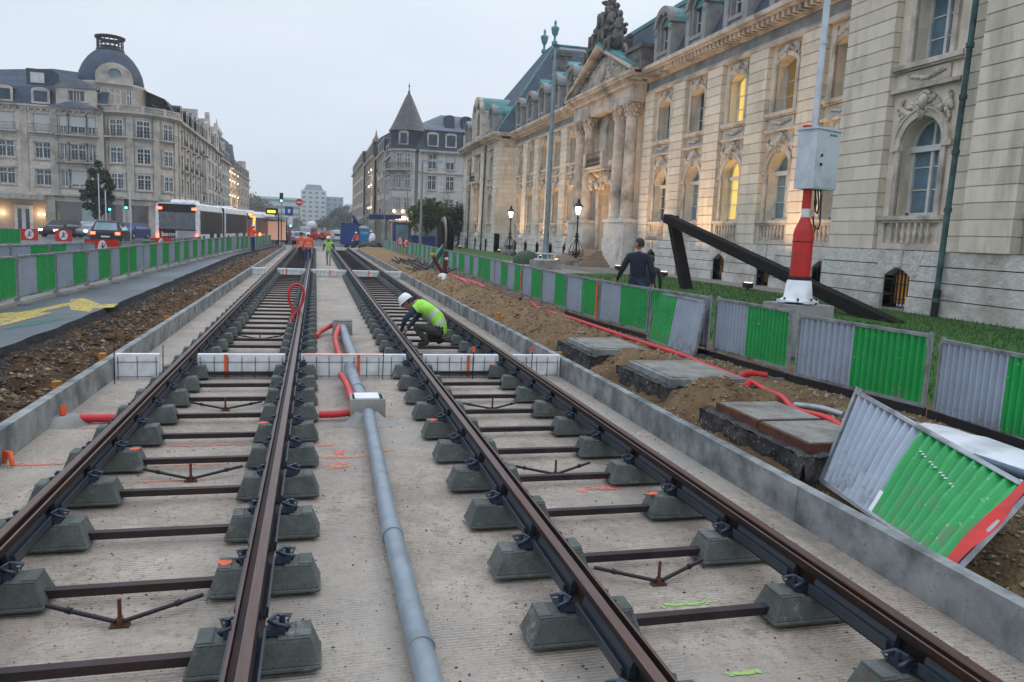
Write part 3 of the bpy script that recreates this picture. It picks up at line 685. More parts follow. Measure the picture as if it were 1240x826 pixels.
hose('red_duct', [(.02, 15.6, .06), (.12, 16.1, .1), (.36, 16.4, .2)], .05, 'red_hose', 'short red duct running left from the farther box to the rail', 'duct')
hose('red_loop', [(-.47, 17.4, .05), (-.46, 17.5, .3), (-.56, 17.5, .62), (-.53, 17.5, .86), (-.39, 17.5, .95), (-.26, 17.5, .84), (-.27, 17.5, .58), (-.4, 17.5, .32), (-.5, 17.45, .2), (-.52, 17.2, .05)], .03, 'red_hose', 'red hose standing up in a loop beside the left track rail', 'hose', 8, 8)
s = MB(); s.lathe([(.0, .1), (.13, .09), (.2, .02), (.24, 0)], (-2.58, 9.0, 0), 16)
tag(s.build('mortar_heap', 'concrete_light'), 'grey mortar lump at the end of the red duct by the left wall', 'mortar')
tag(MB().tube([(-2.62, 9.0, .1), (-2.62, 9.02, .2)], .035, 8).build('orange_plug', 'spray_orange'), 'small orange cap standing above the mortar lump by the left wall', 'cap')
tag(MB().tube([(-2.66, 7.5, .02), (-2.66, 7.5, .13), (-2.6, 7.46, .13), (-2.58, 7.44, .02)], .02, 8).build('orange_hook', 'spray_orange'), 'orange bent tube at the left wall on the left edge of the photo', 'tube')
# spray marks on the slab (irregular thin patches)
def splat(x, y, rx, ry, n=26, seed=0, m='spray_pink', z=.004, name='spray_mark'):
    rg = random.Random(seed); s = MB()
    for i in range(n*4):
        cx, cy = x+rx*max(-1.2, min(1.2, rg.gauss(0, .5))), y+ry*rg.gauss(0, .5); r = .003+.011*rg.random()**2
        k = 6; s.add([(cx+r*(.5+.9*rg.random())*cos(2*pi*j/k)*1.3, cy+r*(.5+.9*rg.random())*sin(2*pi*j/k), z+i*.00001) for j in range(k)], [tuple(range(k))])
    return tag(s.build(name, m), kind='structure')
for i, a in enumerate([(.25, 7.45, .28, .04, 50), (.24, 7.62, .05, .09, 22), (.26, 7.25, .05, .05, 14), (.66, 7.62, .14, .04, 30), (.2, 7.15, .1, .06, 30), (.62, 7.4, .03, .3, 30), (.12, 7.9, .1, .03, 20), (2.3, 6.2, .05, .05, 24), (2.55, 6.25, .18, .06, 60), (2.5, 6.5, .1, .02, 20), (-1.1, 8.0, .5, .03, 60), (-1.1, 7.35, .4, .02, 40), (-2.4, 7.5, .22, .04, 50), (-2.2, 8.8, .3, .03, 30), (-1.2, 6.9, .3, .02, 30)]):
    splat(a[0], a[1], a[2], a[3], a[4], i)
K['lime_spray'] = pm('lime_spray', (.3, .55, .1), (.35, .42, .2), 20, .9, .2)
splat(2.2, 3.32, .09, .015, 26, 40, 'lime_spray'); splat(2.25, 4.08, .16, .02, 26, 41, 'lime_spray')
# orange paint on some blocks
for i, (x, y) in enumerate([(GA['L2']-.2, SY0+SP*1), (GA['L1']+.2, SY0+SP*4-.0), (GA['R1']-.22, SY0+SP*5), (GA['R2']-.25, SY0+SP*2), (GA['L1']+.12, SY0), (GA['L2']-.2, SY0+SP*5), (GA['R2']-.2, SY0+SP*9)]):
    MBs = MB(); rg = random.Random(i+60)
    MBs.add([(x+.05*cos(2*pi*k/9)*(.5+rg.random()), y+.05*sin(2*pi*k/9)*(.4+.6*rg.random()), .2055) for k in range(9)], [tuple(range(9))])
    tag(MBs.build('paint_blotch', 'spray_orange'), kind='structure')
# yellow arrow and green patch on left road
def flat(name, polys, z, m):
    s = MB()
    for p in polys:
        tr = tessellate_polygon([[Vector((a, b, 0)) for a, b in p]]); s.add([(a, b, z) for a, b in p], [tuple(t) for t in tr])
    return tag(s.build(name, m), kind='structure')
flat('yellow_arrow', [[(-5.5, 13.9), (-4.95, 13.9), (-4.78, 16.1), (-5.02, 16.1), (-4.88, 17.4), (-4.62, 16.6), (-4.22, 16.3), (-4.3, 16.9), (-4.0, 17.2), (-4.08, 18.0), (-4.35, 17.7), (-5.05, 19.1), (-5.2, 18.6), (-5.02, 18.1), (-5.3, 16.2), (-5.55, 15.9)]], .404, 'yellow')
flat('green_patch', [[(-4.75, 13.6), (-4.45, 14.4), (-4.3, 15.2), (-4.5, 15.3), (-4.75, 14.6)]], .404, 'green_mark')
# ================================================ THE STONE BANK BUILDING (right)
BX, BY = 18.1, 47.15
bank = empty('bank_building', (BX, BY, .5), 'long beige limestone bank building with slate roof, green copper dormers and a columned central portico', 'building')
def fx(X0): return lambda u, d, v: (X0-d-BX, u-BY, v-.5)          # u=Y world, d = outward towards the street, v = Z
PLANE_MAIN, PLANE_PAV = BX, 16.6
def grooved(s, u0, u1, d0, d1, v0, v1, row=(10.3-2.25)/19, g=.035, mi=0):
    n = max(1, round((v1-v0)/row)); h_ = (v1-v0)/n
    for i in range(n):
        a = v0+h_*i; s.box(u0, u1, d0, d1, a+g*.5, a+h_-g*.5, mi)
    s.box(u0+.03, u1-.03, d0, d1-.035, v0, v1, mi)
def pane_grid(fr, gl, cu, hw, z0, z1, dep, rise=0, arch_top=False, transom=None, mats='win_dark', fw=.07):
    # frame bars into fr, glass into gl (local u,d,v)
    gl.add([(cu-hw, dep, z0), (cu+hw, dep, z0), (cu+hw, dep, z1+rise), (cu-hw, dep, z1+rise)], [(0, 1, 2, 3)])
    fr.box(cu-hw, cu-hw+fw, dep, dep+.06, z0, z1+rise*.4); fr.box(cu+hw-fw, cu+hw, dep, dep+.06, z0, z1+rise*.4)
    fr.box(cu-fw*.6, cu+fw*.6, dep, dep+.08, z0, z1+rise)
    fr.box(cu-hw, cu+hw, dep, dep+.07, z0, z0+fw)
    if transom: fr.box(cu-hw, cu+hw, dep, dep+.12, transom, transom+.12)
WP = {}
def window_proto(kind, glass):
    fr, gl = MB(), MB()
    if kind == 'low':
        gl.add([(a, 0, b) for a, b in arch(0, .78, 3.25, 5.25, .78)], [tuple(range(len(arch(0, .78, 3.25, 5.25, .78))))])
        fr.box(-.78, -.69, 0, .07, 3.25, 5.2).box(.69, .78, 0, .07, 3.25, 5.2).box(-.05, .05, 0, .08, 3.25, 5.15)
        fr.box(-.8, .8, 0, .16, 5.1, 5.27).box(-.045, .045, 0, .07, 5.27, 6.0).box(-.78, .78, 0, .07, 3.25, 3.36)
        for z in (4.0, 4.65): fr.box(-.7, .7, 0, .03, z, z+.035)
        ring(fr, 0, .7, 5.25, .7, .09, 0, .07)
    else:
        P = arch(0, .7, 7.6, 9.45, .28)
        gl.add([(a, 0, b) for a, b in P], [tuple(range(len(P)))])
        fr.box(-.7, -.61, 0, .07, 7.6, 9.5).box(.61, .7, 0, .07, 7.6, 9.5).box(-.05, .05, 0, .08, 7.6, 9.72).box(-.7, .7, 0, .07, 7.6, 7.7)
        for z in (8.25, 8.85): fr.box(-.65, .65, 0, .03, z, z+.035)
        ring(fr, 0, .62, 9.45, .24, .08, 0, .07)
    fr.xf = gl.xf = None
    f = fr_build(fr, 'window', 'win_white'); g = fr_build(gl, 'pane', glass); g.parent = f; g.location = (0, 0, 0); return f
def fr_build(s, name, m):   # (u,d,v) -> local x=-d, y=u, z=v
    s.v = [(-d, u, v) for u, d, v in s.v]; return s.build(name, m)
def put_window(kind, u, plane, glass, dep):
    k = (kind, glass)
    if k not in WP: WP[k] = window_proto(kind, glass); o = WP[k]; o.parent = bank; o.location = (plane+dep-BX, u-BY, -.5); return o
    return copy_tree(WP[k], bank, loc=(plane+dep-BX, u-BY, -.5))
# relief ornament prototypes -------------------------------------------------
def cartouche(s, cu, cv, d, k=1.0, seed=1, wide=1.0):
    rg = random.Random(seed)
    s.ell((cu, d+.1*k, cv), (.17*k, .12*k, .24*k), 0, 10, 8)
    for a in range(14):
        t = 2*pi*a/14; s.ell((cu+.23*k*cos(t), d+.07*k, cv+.3*k*sin(t)), (.065*k, .07*k, .065*k), 0, 6, 4)
    for sg in (-1, 1):
        for i in range(26):
            q = i/25; x = cu+sg*(.25+.72*q*wide)*k; z = cv+(.12-.42*sin(q*2.2)+.1*q)*k+(rg.random()-.5)*.22*k
            s.ell((x, d+.05*k, z), ((.07+.05*rg.random())*k, (.05+.05*rg.random())*k, (.06+.06*rg.random())*k), 0, 6, 4, Matrix.Rotation(rg.random()*3, 3, 'Y'))
        for i in range(9):
            q = i/8; s.ell((cu+sg*(.88+.05*sin(q*9))*k*wide, d+.04*k, cv+(.15-.75*q)*k), (.06*k, .06*k, .075*k), 0, 6, 4)
    s.ell((cu, d+.12*k, cv-.34*k), (.08*k, .1*k, .16*k), 0, 6, 5)
ORN = {}
def ornament(key, build, u, plane, v):
    if key not in ORN:
        s = MB(); build(s); ORN[key] = fr_build(s, 'relief_ornament', 'limestone_trim'); o = ORN[key]; o.parent = bank
    else: o = ORN[key].copy(); COL.objects.link(o); o.parent = bank
    o.location = (plane-BX, u-BY, v-.5); return o
def bal_build(s):
    for i in range(7):
        x = -.72+.24*i
        s.lathe([(.05, 0), (.05, .04), (.035, .08), (.075, .2), (.06, .3), (.03, .4), (.05, .5), (.05, .56)], (x, .0, 0), 8)
def bay(s, T_, u, plane, pitch, pierw, glass_lo, glass_hi, lowdep=.42, base=True, balus=True, seed=1):
    T = MB(fx(plane))
    """s: wall mesh builder, T: trim builder, both in (u,d,v)"""
    h_ = pitch/2; hw = h_-pierw/2
    s.panel([(u-hw, 2.25), (u+hw, 2.25), (u+hw, 10.3), (u-hw, 10.3)], [arch(u, .78, 3.25, 5.25, .78), arch(u, .7, 7.6, 9.45, .28)], -.12, -.75)
    put_window('low', u, plane, glass_lo, .58); put_window('high', u, plane, glass_hi, .58)
    # surrounds
    for z0, z1, w in ((3.25, 5.15, .78), (7.6, 9.45, .7)):
        for sg in (-1, 1): T.box(u+sg*(w+.0) if sg > 0 else u-w-.17, u+w+.17 if sg > 0 else u-w, -.14, -.03, z0, z1)
    for sg in (-1, 1): T.box(u+sg*.97-.17, u+sg*.97+.17, -.14, .0, 5.14, 5.3)
    ring(T, u, .8, 5.25, .8, .2, -.14, -.02); ring(T, u, .72, 9.45, .29, .17, -.14, -.03)
    ring(T, u, 1.0, 5.25, 1.0, .06, -.14, .02)
    # sill, apron, string
    T.box(u-hw+.02, u+hw-.02, -.14, .08, 3.13, 3.25); T.box(u-hw+.06, u+hw-.06, -.13, .02, 3.05, 3.13)
    T.box(u-hw+.02, u+hw-.02, -.14, .07, 7.46, 7.6); T.box(u-hw+.05, u+hw-.05, -.13, .0, 7.4, 7.46)
    T.box(u-hw+.02, u+hw-.02, -.14, .06, 6.82, 6.92); T.box(u-.8, u+.8, -.14, -.06, 6.96, 7.36)
    T.box(u-hw+.02, u-hw+.25, -.13, .0, 2.45, 3.05); T.box(u+hw-.25, u+hw-.02, -.13, .0, 2.45, 3.05)
    T.box(u-hw+.02, u+hw-.02, -.13, .0, 2.27, 2.45)
    T.build('stone_trim', 'limestone_trim', bank)
    ornament('cart', lambda q: cartouche(q, 0, 0, -.1, 1.0), u, plane, 6.42)
    ornament('cart2', lambda q: cartouche(q, 0, 0, -.1, .62, 3, 1.3), u, plane, 10.02)
    ornament('swag', lambda q: [q.ell((-.6+1.2*i/16, -.04, .05*cos(2*pi*i/16)), (.07, .03, .04+.02*(i % 3)), 0, 6, 4) for i in range(17)] and q, u, plane, 7.16)
    ornament('balusters', bal_build, u, plane, 2.47)
def pier(s, u0, u1, d, v0=2.25, v1=10.3): grooved(s, u0, u1, -.5, d, v0, v1)
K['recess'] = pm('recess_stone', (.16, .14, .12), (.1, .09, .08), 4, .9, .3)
def plinth(s, s2, u0, u1, win, dd=.22):
    rows = [(.5, .95, dd+.06), (.965, 1.4, dd), (1.415, 1.83, dd), (1.845, 2.25, dd)]
    cuts = []
    s2.box(u0, u1, -.5, dd-.06, .5, 2.24) if not win else None
    a = u0
    for wc in win+[None]:
        b = u1 if wc is None else wc-.52
        for z0, z1, d in rows[:3]: s.box(a, b, -.3, d, z0+.008, z1-.008)
        s2.box(a, b-.01, -.3, dd-.05, .5, 1.85)
        if wc is not None: a = wc+.52
    for z0, z1, d in rows[3:]: s.box(u0, u1, -.3, d, z0+.008, z1-.008)
    s2.box(u0, u1, -.3, dd-.05, 1.84, 2.25)
    for wc in win:
        # segmental lintel with projecting keystone
        P = [(wc-.53, 1.845), (wc-.53, 1.5)]+[(wc-.52+1.04*i/8, 1.5+.24*sin(pi*i/8)) for i in range(1, 8)]+[(wc+.53, 1.5), (wc+.53, 1.845)]
        s.prism(P, -.3, dd-.002, 0, 'y'); s.prism([(wc-.14, 1.76), (wc+.14, 1.76), (wc+.19, 2.25), (wc-.19, 2.25)], -.3, dd+.05, 0, 'y')
        for sg in (-1, 1): s.prism([(wc+sg*.5, 1.56), (wc+sg*.7, 1.5), (wc+sg*.98, 2.25), (wc+sg*.6, 2.25)][::sg], -.3, dd+.012, 0, 'y')
BW = {}
def basement(u, plane, lit):
    k = lit
    if k not in BW:
        g = MB(); g.add([(-.52, -.2, .7), (.52, -.2, .7), (.52, -.2, 1.76), (-.52, -.2, 1.76)], [(0, 1, 2, 3)])
        f = MB()
        for i in range(7): x = -.45+.15*i; f.cyl((x, -.05, .62), (x, -.05, 1.7), .018, n=6)
        for z in (.8, 1.25, 1.55): f.box(-.52, .52, -.065, -.04, z, z+.03)
        F = fr_build(f, 'basement_grille', 'iron'); G = fr_build(g, 'basement_pane', 'basement_lit' if lit else 'win_dark'); G.parent = F; BW[k] = F; o = F; o.parent = bank; o.location = (plane-BX, u-BY, -.5)
    else: copy_tree(BW[k], bank, loc=(plane-BX, u-BY, -.5))
m_, t_, p_ = nodes('basement_lit'); tc_ = t_.nodes.new('ShaderNodeTexCoord'); w_ = t_.nodes.new('ShaderNodeTexWave'); w_.bands_direction = 'Y'; w_.inputs['Scale'].default_value = 2.1
t_.links.new(tc_.outputs['Object'], w_.inputs['Vector']); c_ = ramp(t_, w_.outputs['Fac'], .4, .6, (.05, .025, .008), (.42, .2, .05)); t_.links.new(c_, p_.inputs['Base Color'])
t_.links.new(c_, p_.inputs['Emission Color']); p_.inputs['Emission Strength'].default_value = .25; K['basement_lit'] = m_
# ---- main wings
PITCH_ = 3.72; OFF = [7.65+PITCH_*i for i in range(5)]
WALL = MB(fx(PLANE_MAIN)); TR = MB(fx(PLANE_MAIN)); PL = MB(fx(PLANE_MAIN)); PL2 = MB(fx(PLANE_MAIN))
glo = {-1: ['win_dark', 'win_teal', 'win_lit', 'win_teal', 'win_teal'], 1: ['win_dim']*5}
ghi = {-1: ['win_dark', 'win_dark', 'win_lit', 'win_dim', 'win_dim'], 1: ['win_dark']*5}
for sg in (-1, 1):
    for i, o in enumerate(OFF):
        u = BY+sg*o; bay(WALL, TR, u, PLANE_MAIN, PITCH_, 1.42, glo[sg][i], ghi[sg][i])
        basement(u, PLANE_MAIN, (sg, i) in ((-1, 2), (-1, 3)))
        a, b = u+1.15, u+PITCH_-1.15
        if sg < 0 and i == 0: b = u+2.3
        if sg > 0 and i == 4: b = u+2.3
        s = MB(fx(PLANE_MAIN)); pier(s, a, b, .1); s.build('pier', 'limestone', bank)
    s = MB(fx(PLANE_MAIN)); e = BY+sg*OFF[0 if sg > 0 else 4]-1.15
    pier(s, e-1.3, e, .1); s.build('pier', 'limestone', bank)
    ws = sorted(BY+sg*o for o in OFF)
    lo, hi = (BY-24.75, BY-5.4) if sg < 0 else (BY+5.4, BY+24.75)
    PL = MB(fx(PLANE_MAIN)); PL2 = MB(fx(PLANE_MAIN)); plinth(PL, PL2, lo, hi, ws); PL.build('plinth', 'plinth_stone', bank); PL2.build('plinth_core', 'recess', bank)
# central wall behind portico
WALL.panel([(BY-5.4, .5), (BY+5.4, .5), (BY+5.4, 10.3), (BY-5.4, 10.3)], [arch(BY, 1.35, .6, 5.0, 1.35), arch(BY, .8, 7.2, 9.3, .5)], -.1, -.9)
ring(TR, BY, 1.35, 5.0, 1.35, .4, -.12, .1); ring(TR, BY, .8, 9.3, .5, .25, -.12, .05)
TR.box(BY-1.8, BY-1.35, -.12, .1, .5, 5.0).box(BY+1.35, BY+1.8, -.12, .1, .5, 5.0)
TR.box(BY-1.1, BY-.8, -.12, .05, 7.2, 9.3).box(BY+.8, BY+1.1, -.12, .05, 7.2, 9.3)
s = MB(fx(PLANE_MAIN)); s.add([(BY-1.4, -.85, .5), (BY+1.4, -.85, .5), (BY+1.4, -.85, 6.5), (BY-1.4, -.85, 6.5)], [(0, 1, 2, 3)])
s.add([(BY-.9, -.75, 7), (BY+.9, -.75, 7), (BY+.9, -.75, 10), (BY-.9, -.75, 10)], [(0, 1, 2, 3)]); s.build('pane', 'win_dark', bank)
s = MB(fx(PLANE_MAIN)); s.box(BY-.06, BY+.06, -.84, -.7, .6, 6.3); s.box(BY-1.35, BY+1.35, -.84, -.7, 3.9, 4.1)
for k in (-1, 1): s.box(BY+k*.68-.5, BY+k*.68+.5, -.84, -.76, .7, 3.8)
s.build('entrance_door', 'iron', bank)
WALL.build('wall', 'limestone', bank)
# ---- portico
PX = 17.62
for sg in (-1, 1):
    P = MB(fx(PX)); c0 = BY+sg*3.55
    P.box(c0-1.75, c0+1.75, -.9, .52, .5, 1.3, 0).box(c0-1.7, c0+1.7, -.9, .46, 1.31, 2.25).box(c0-1.62, c0+1.62, -.9, .4, 2.26, 3.2).box(c0-1.7, c0+1.7, -.9, .48, 3.2, 3.38)
    P.build('portico_pedestal', 'plinth_stone', bank)
for c in (-4.45, -2.65, 2.65, 4.45):
    s = MB(fx(PX)); u = BY+c
    s.lathe([(.46, 3.38), (.46, 3.48), (.4, 3.5), (.43, 3.56), (.43, 3.62), (.39, 3.66)]+[(.38-.05*(z-3.7)/5.5, z) for z in (3.7, 5.2, 6.8, 8.2, 9.1)]+[(.33, 9.14), (.33, 9.2)], (u, 0, 0), 24)
    o = s.build('column', 'limestone_trim', bank)
    s = MB(fx(PX)); s.lathe([(.31, 9.2), (.33, 9.5), (.42, 9.85), (.5, 9.95)], (u, 0, 0), 16); s.box(u-.48, u+.48, -.48, .48, 9.93, 10.03)
    for rr, zz, nn, kk in ((.36, 9.35, 10, .1), (.42, 9.6, 10, .11), (.5, 9.85, 8, .13)):
        for i in range(nn): t = 2*pi*i/nn+zz; s.ell((u+rr*cos(t), rr*sin(t), zz), (kk*.8, kk*.8, kk*1.2), 0, 6, 5)
    s.build('capital', 'limestone_trim', o)
s = MB(fx(PX)); s.box(BY-5.2, BY-2.1, -.5, .36, 10.03, 10.95).box(BY+2.1, BY+5.2, -.5, .36, 10.03, 10.95).box(BY-2.1, BY+2.1, -.5, .3, 10.06, 10.93)
s.box(BY-5.45, BY+5.45, -.5, .55, 10.95, 11.1).box(BY-5.8, BY+5.8, -.5, .8, 11.28, 11.42).box(BY-5.9, BY+5.9, -.5, .88, 11.42, 11.56)
for i in range(34): u = BY-5.6+11.2*i/33; s.box(u-.08, u+.08, -.3, .66, 11.1, 11.27)
for i in range(22): s.ell((BY-2+4*i/21, .3, 10.5+.08*((i % 3)-1)), (.1, .05, .12), 0, 6, 4)
s.build('portico_entablature', 'limestone_trim', bank)
AP = 13.9
s = MB(fx(PX)); s.prism([(BY-5.6, 11.56), (BY+5.6, 11.56), (BY, AP-.3)], -.4, .25, 0, 'y')
rg = random.Random(4)
for i in range(150):
    u = rg.uniform(-4.6, 4.6); mx_ = (1-abs(u)/5.4)*(AP-.6-11.6)
    if mx_ < .15: continue
    s.ell((BY+u, .25, 11.62+rg.uniform(0, mx_)), (rg.uniform(.08, .22), .14, rg.uniform(.08, .26)), 0, 6, 5, Matrix.Rotation(rg.random()*3, 3, 'Y'))
s.ell((BY, .3, 12.55), (.42, .22, .55), 0, 12, 8)
for sg in (-1, 1):
    for w0, w1, d in ((0, .16, .88), (-.14, .0, .62)):
        a = (BY+sg*5.9, 11.56+w0); b = (BY, AP+w0)
        s.prism([(a[0], 11.56+w0), (a[0], 11.56+w1), (BY, AP+w1), (BY, AP+w0)][::sg], -.4, d, 0, 'y')
    for i in range(18): q = (i+.5)/18; u = BY+sg*5.5*(1-q); z = 11.5+(AP-.12-11.56)*q; s.box(u-.08, u+.08, .2, .55, z-.02, z+.1)
s.build('pediment', 'limestone_trim', bank)
s = MB(fx(PX))
for sg in (-1, 1): s.prism([(BY+sg*5.95, 11.73), (BY+sg*5.7, 11.88), (BY, AP+.34), (BY, AP+.17)][::sg], -1.8, .8, 0, 'y')
s.build('pediment_roof', 'copper', bank)
# statuary group on the pediment
s = MB(fx(PX)); rg = random.Random(11)
def fig(c, k, lean=0):
    u, d, v = c; s.ell((u, d, v+.45*k), (.34*k, .3*k, .5*k)); s.ell((u+lean*.2, d, v+1.05*k), (.25*k, .22*k, .35*k)); s.ell((u+lean*.32, d, v+1.5*k), (.15*k, .15*k, .19*k))
    s.tube([(u+.2*k, d, v+1.2*k), (u+.4*k, d+.1, v+.9*k), (u+.35*k, d+.2, v+.5*k)], [.13*k, .11*k, .09*k], 6); s.tube([(u-.2*k, d, v+1.2*k), (u-.42*k, d+.1, v+1.1*k), (u-.4*k, d+.1, v+.8*k)], [.13*k, .11*k, .09*k], 6)
    s.tube([(u-.1*k, d+.1, v+.4*k), (u-.2*k, d+.5*k, v+.35*k), (u-.2*k, d+.5*k, v-.2*k)], [.15*k, .13*k, .09*k], 6); s.tube([(u+.1*k, d+.1, v+.4*k), (u+.3*k, d+.5*k, v+.3*k), (u+.35*k, d+.5*k, v-.2*k)], [.15*k, .13*k, .09*k], 6)
s.box(BY-1.4, BY+1.4, -1.0, .5, AP-.5, AP+.5)
fig((BY-.1, .0, AP+1.5), 1.3, .2); fig((BY+1.9, .2, AP-.3), 1.2, .6); fig((BY-1.9, .2, AP-.3), 1.25, -.6); fig((BY-.8, .3, AP+.5), 1.1, 0); fig((BY+.9, .3, AP+.5), 1.1, 0)
for i in range(150):
    u_ = max(-2.3, min(2.3, rg.gauss(0, 1.05))); s.ell((BY+u_, rg.uniform(-.5, .45), AP-.3+rg.random()*(3.2-abs(u_)*1.1)), (rg.uniform(.1, .28), rg.uniform(.1, .25), rg.uniform(.12, .3)), 0, 6, 5, Matrix.Rotation(rg.random()*3, 3, 'Y'))
s.build('statue_group', 'dark_stone', bank)
s = MB(fx(PX)); s.box(BY-6.2, BY-4.0, -1.4, .4, 11.6, 12.7).box(BY-6.3, BY-3.9, -1.5, .5, 12.7, 12.9).box(BY+4, BY+6.2, -1.4, .4, 11.6, 12.7).box(BY+3.9, BY+6.3, -1.5, .5, 12.7, 12.9)
s.tube([(BY-3.95, .1, 12.8), (BY-3.4, .1, 13.0), (BY-2.9, .1, 13.5), (BY-2.7, .1, 13.2)], .14, 6); s.build('parapet_block', 'dark_stone', bank)
# balcony
s = MB(fx(PX)); s.box(BY-1.75, BY+1.75, -.5, .75, 6.55, 6.68).box(BY-1.7, BY+1.7, -.5, .65, 6.42, 6.55)
for u in (-1.3, 1.3): s.ell((BY+u, .1, 6.1), (.2, .4, .4))
for i in range(36): s.ell((BY+rg.gauss(0, .8), .0+rg.random()*.3, 5.4+rg.random()*.9), (.2, .15, .2), 0, 6, 5)
s.box(BY-1.75, BY-1.4, .3, .7, 6.68, 7.6).box(BY+1.4, BY+1.75, .3, .7, 6.68, 7.6)
s.build('balcony', 'limestone_trim', bank)
def railing(s, u0, u1, d, v0, v1, n):
    s.box(u0, u1, d-.02, d+.02, v1-.04, v1); s.box(u0, u1, d-.02, d+.02, v0+.03, v0+.06)
    for i in range(n+1):
        x = u0+(u1-u0)*i/n; s.cyl((x, d, v0), (x, d, v1), .012, n=5)
        if i < n:
            c = x+(u1-u0)/n/2; s.tube([(c+.07*cos(t), d, (v0+v1)/2+.12*sin(t)) for t in [2*pi*j/8 for j in range(8)]], .012, 4, closed=True)
            s.tube([(c+.05*cos(t), d, v0+.16+.06*sin(t)) for t in [2*pi*j/8 for j in range(8)]], .01, 4, closed=True)
s = MB(fx(PX)); railing(s, BY-1.4, BY+1.4, .6, 6.68, 7.55, 12); s.build('balcony_railing', 'iron', bank)
# steps
s = MB(fx(PX))
for i in range(6): s.box(BY-1.7-.32*(6-i), BY+1.7+.32*(6-i), -.3, .6+.32*(6-i), .5+.16*i, .5+.16*(i+1))
s.build('entrance_steps', pm('step_stone', (.33, .25, .18), (.25, .19, .14), 3, .85, .3), bank)
# ---- pavilions
def pavilion(u0, dirn):
    s = MB(fx(PLANE_PAV)); t = MB(fx(PLANE_PAV)); U = lambda a: u0+dirn*a
    def span(a, b): return (min(U(a), U(b)), max(U(a), U(b)))
    for a, b, d in ((0, 2.1, .12), (4.75, 5.6, .04), (5.6, 7.15, .32), (10.35, 11.9, .32), (11.9, 12.75, .04), (15.4, 17.5, .12)):
        q = MB(fx(PLANE_PAV)); x0, x1 = span(a, b); grooved(q, x0, x1, -1.6 if a == 0 else -.5, d, 2.25, 10.3); q.build('pier', 'limestone', bank)
    for c, pw in ((3.42, 2.65), (8.75, 3.2), (14.08, 2.65)):
        glass = 'win_curt' if dirn < 0 else 'win_dim'
        bay(s, t, U(c), PLANE_PAV, pw+1.42-.03, 1.42, glass, 'win_curt' if dirn < 0 else 'win_dark'); basement(U(c), PLANE_PAV, dirn < 0)
    s.build('wall', 'limestone', bank)
    x0, x1 = span(-.05, 17.55); q, q2 = MB(fx(PLANE_PAV)), MB(fx(PLANE_PAV))
    plinth(q, q2, x0, x1, sorted(U(c) for c in (3.42, 8.75, 14.08)), .26)
    a, b = (x0, x0+.4) if dirn > 0 else (x1-.4, x1)
    q.box(a, b, -1.7, .2, .5, 2.25); q.build('plinth', 'plinth_stone', bank); q2.build('plinth_core', 'recess', bank)
    q = MB(fx(PLANE_PAV)); x0, x1 = span(0, 17.5)
    q.box(x0, x1, -1.7, .1, 10.3, 10.5).box(x0, x1, -1.7, .06, 10.5, 10.95).box(x0-.1, x1+.1, -1.7, .3, 10.95, 11.07)
    q.box(x0-.5, x1+.5, -2.0, .75, 11.3, 11.42).box(x0-.6, x1+.6, -2.1, .85, 11.42, 11.6); n = 46
    for i in range(n): u = x0+.1+(x1-x0-.2)*i/(n-1); q.box(u-.09, u+.09, -.2, .6, 11.08, 11.29)
    x0b, x1b = span(5.6, 11.9); q.box(x0b, x1b, .1, .35, 10.3, 10.94); q.box(x0b-.5, x1b+.5, .7, 1.08, 11.3, 11.6)
    q.build('cornice', 'limestone_trim', bank)
    # roof : tall slate hip
    x0, x1 = span(-.3, 17.8); zr = 21.6
    cu = (x0+x1)/2
    v = [(x0, .4, 11.6), (x1, .4, 11.6), (x1, -22, 11.6), (x0, -22, 11.6), (cu-1.9, -6.9, zr), (cu+1.9, -6.9, zr), (cu+1.9, -16, zr), (cu-1.9, -16, zr)]
    q = MB(fx(PLANE_PAV)); q.add(v, [(0, 1, 5, 4), (1, 2, 6, 5), (2, 3, 7, 6), (3, 0, 4, 7), (4, 5, 6, 7)]); rf = q.build('roof', 'slate', bank)
    q = MB(fx(PLANE_PAV)); q.cyl(v[4], v[5], .12, n=8); q.cyl(v[5], v[6], .12, n=8); q.cyl(v[4], v[7], .12, n=8)
    for a in (4, 5):
        q.cyl(v[a], v[a-4], .08, n=6)
        q.lathe([(.3, 0), (.3, .3), (.12, .4), (.12, .8), (.28, 1.0), (.4, 1.5), (.42, 1.7), (.18, 1.8), (.1, 2.0), (.16, 2.15), (0, 2.5)], v[a], 10)
    q.build('roof_ridge', 'copper', bank)
    # big stone dormer with copper barrel
    c = U(8.75); q = MB(fx(PLANE_PAV)); q.panel([(c-2.1, 11.6), (c+2.1, 11.6), (c+2.1, 14.4)]+[(c+2.1*cos(pi*i/12), 14.4+1.5*sin(pi*i/12)) for i in range(1, 12)]+[(c-2.1, 14.4)], [arch(c, .7, 12.2, 13.8, .7)], .35, -.6)
    q.box(c-2.35, c-1.7, -.3, .5, 11.6, 14.2).box(c+1.7, c+2.35, -.3, .5, 11.6, 14.2); ring(q, c, 1.9, 14.3, 1.45, .35, -.2, .6)
    q.ell((c, .5, 15.5), (.9, .2, .6)); q.ell((c-2.1, .4, 14.5), (.35, .25, .5)); q.ell((c+2.1, .4, 14.5), (.35, .25, .5)); dm = q.build('stone_dormer', 'limestone_trim', bank)
    q = MB(fx(PLANE_PAV)); q.prism([(c+2.2*cos(pi*i/12), 14.45+1.6*sin(pi*i/12)) for i in range(13)], .2, -5.0, 0, 'y'); q.build('dormer_roof', 'copper', dm)
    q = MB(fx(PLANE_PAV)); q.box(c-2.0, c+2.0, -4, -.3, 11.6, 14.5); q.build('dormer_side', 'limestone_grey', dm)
    for a in (2.6, 14.9): small_dormer(U(a), PLANE_PAV-.0, .75)
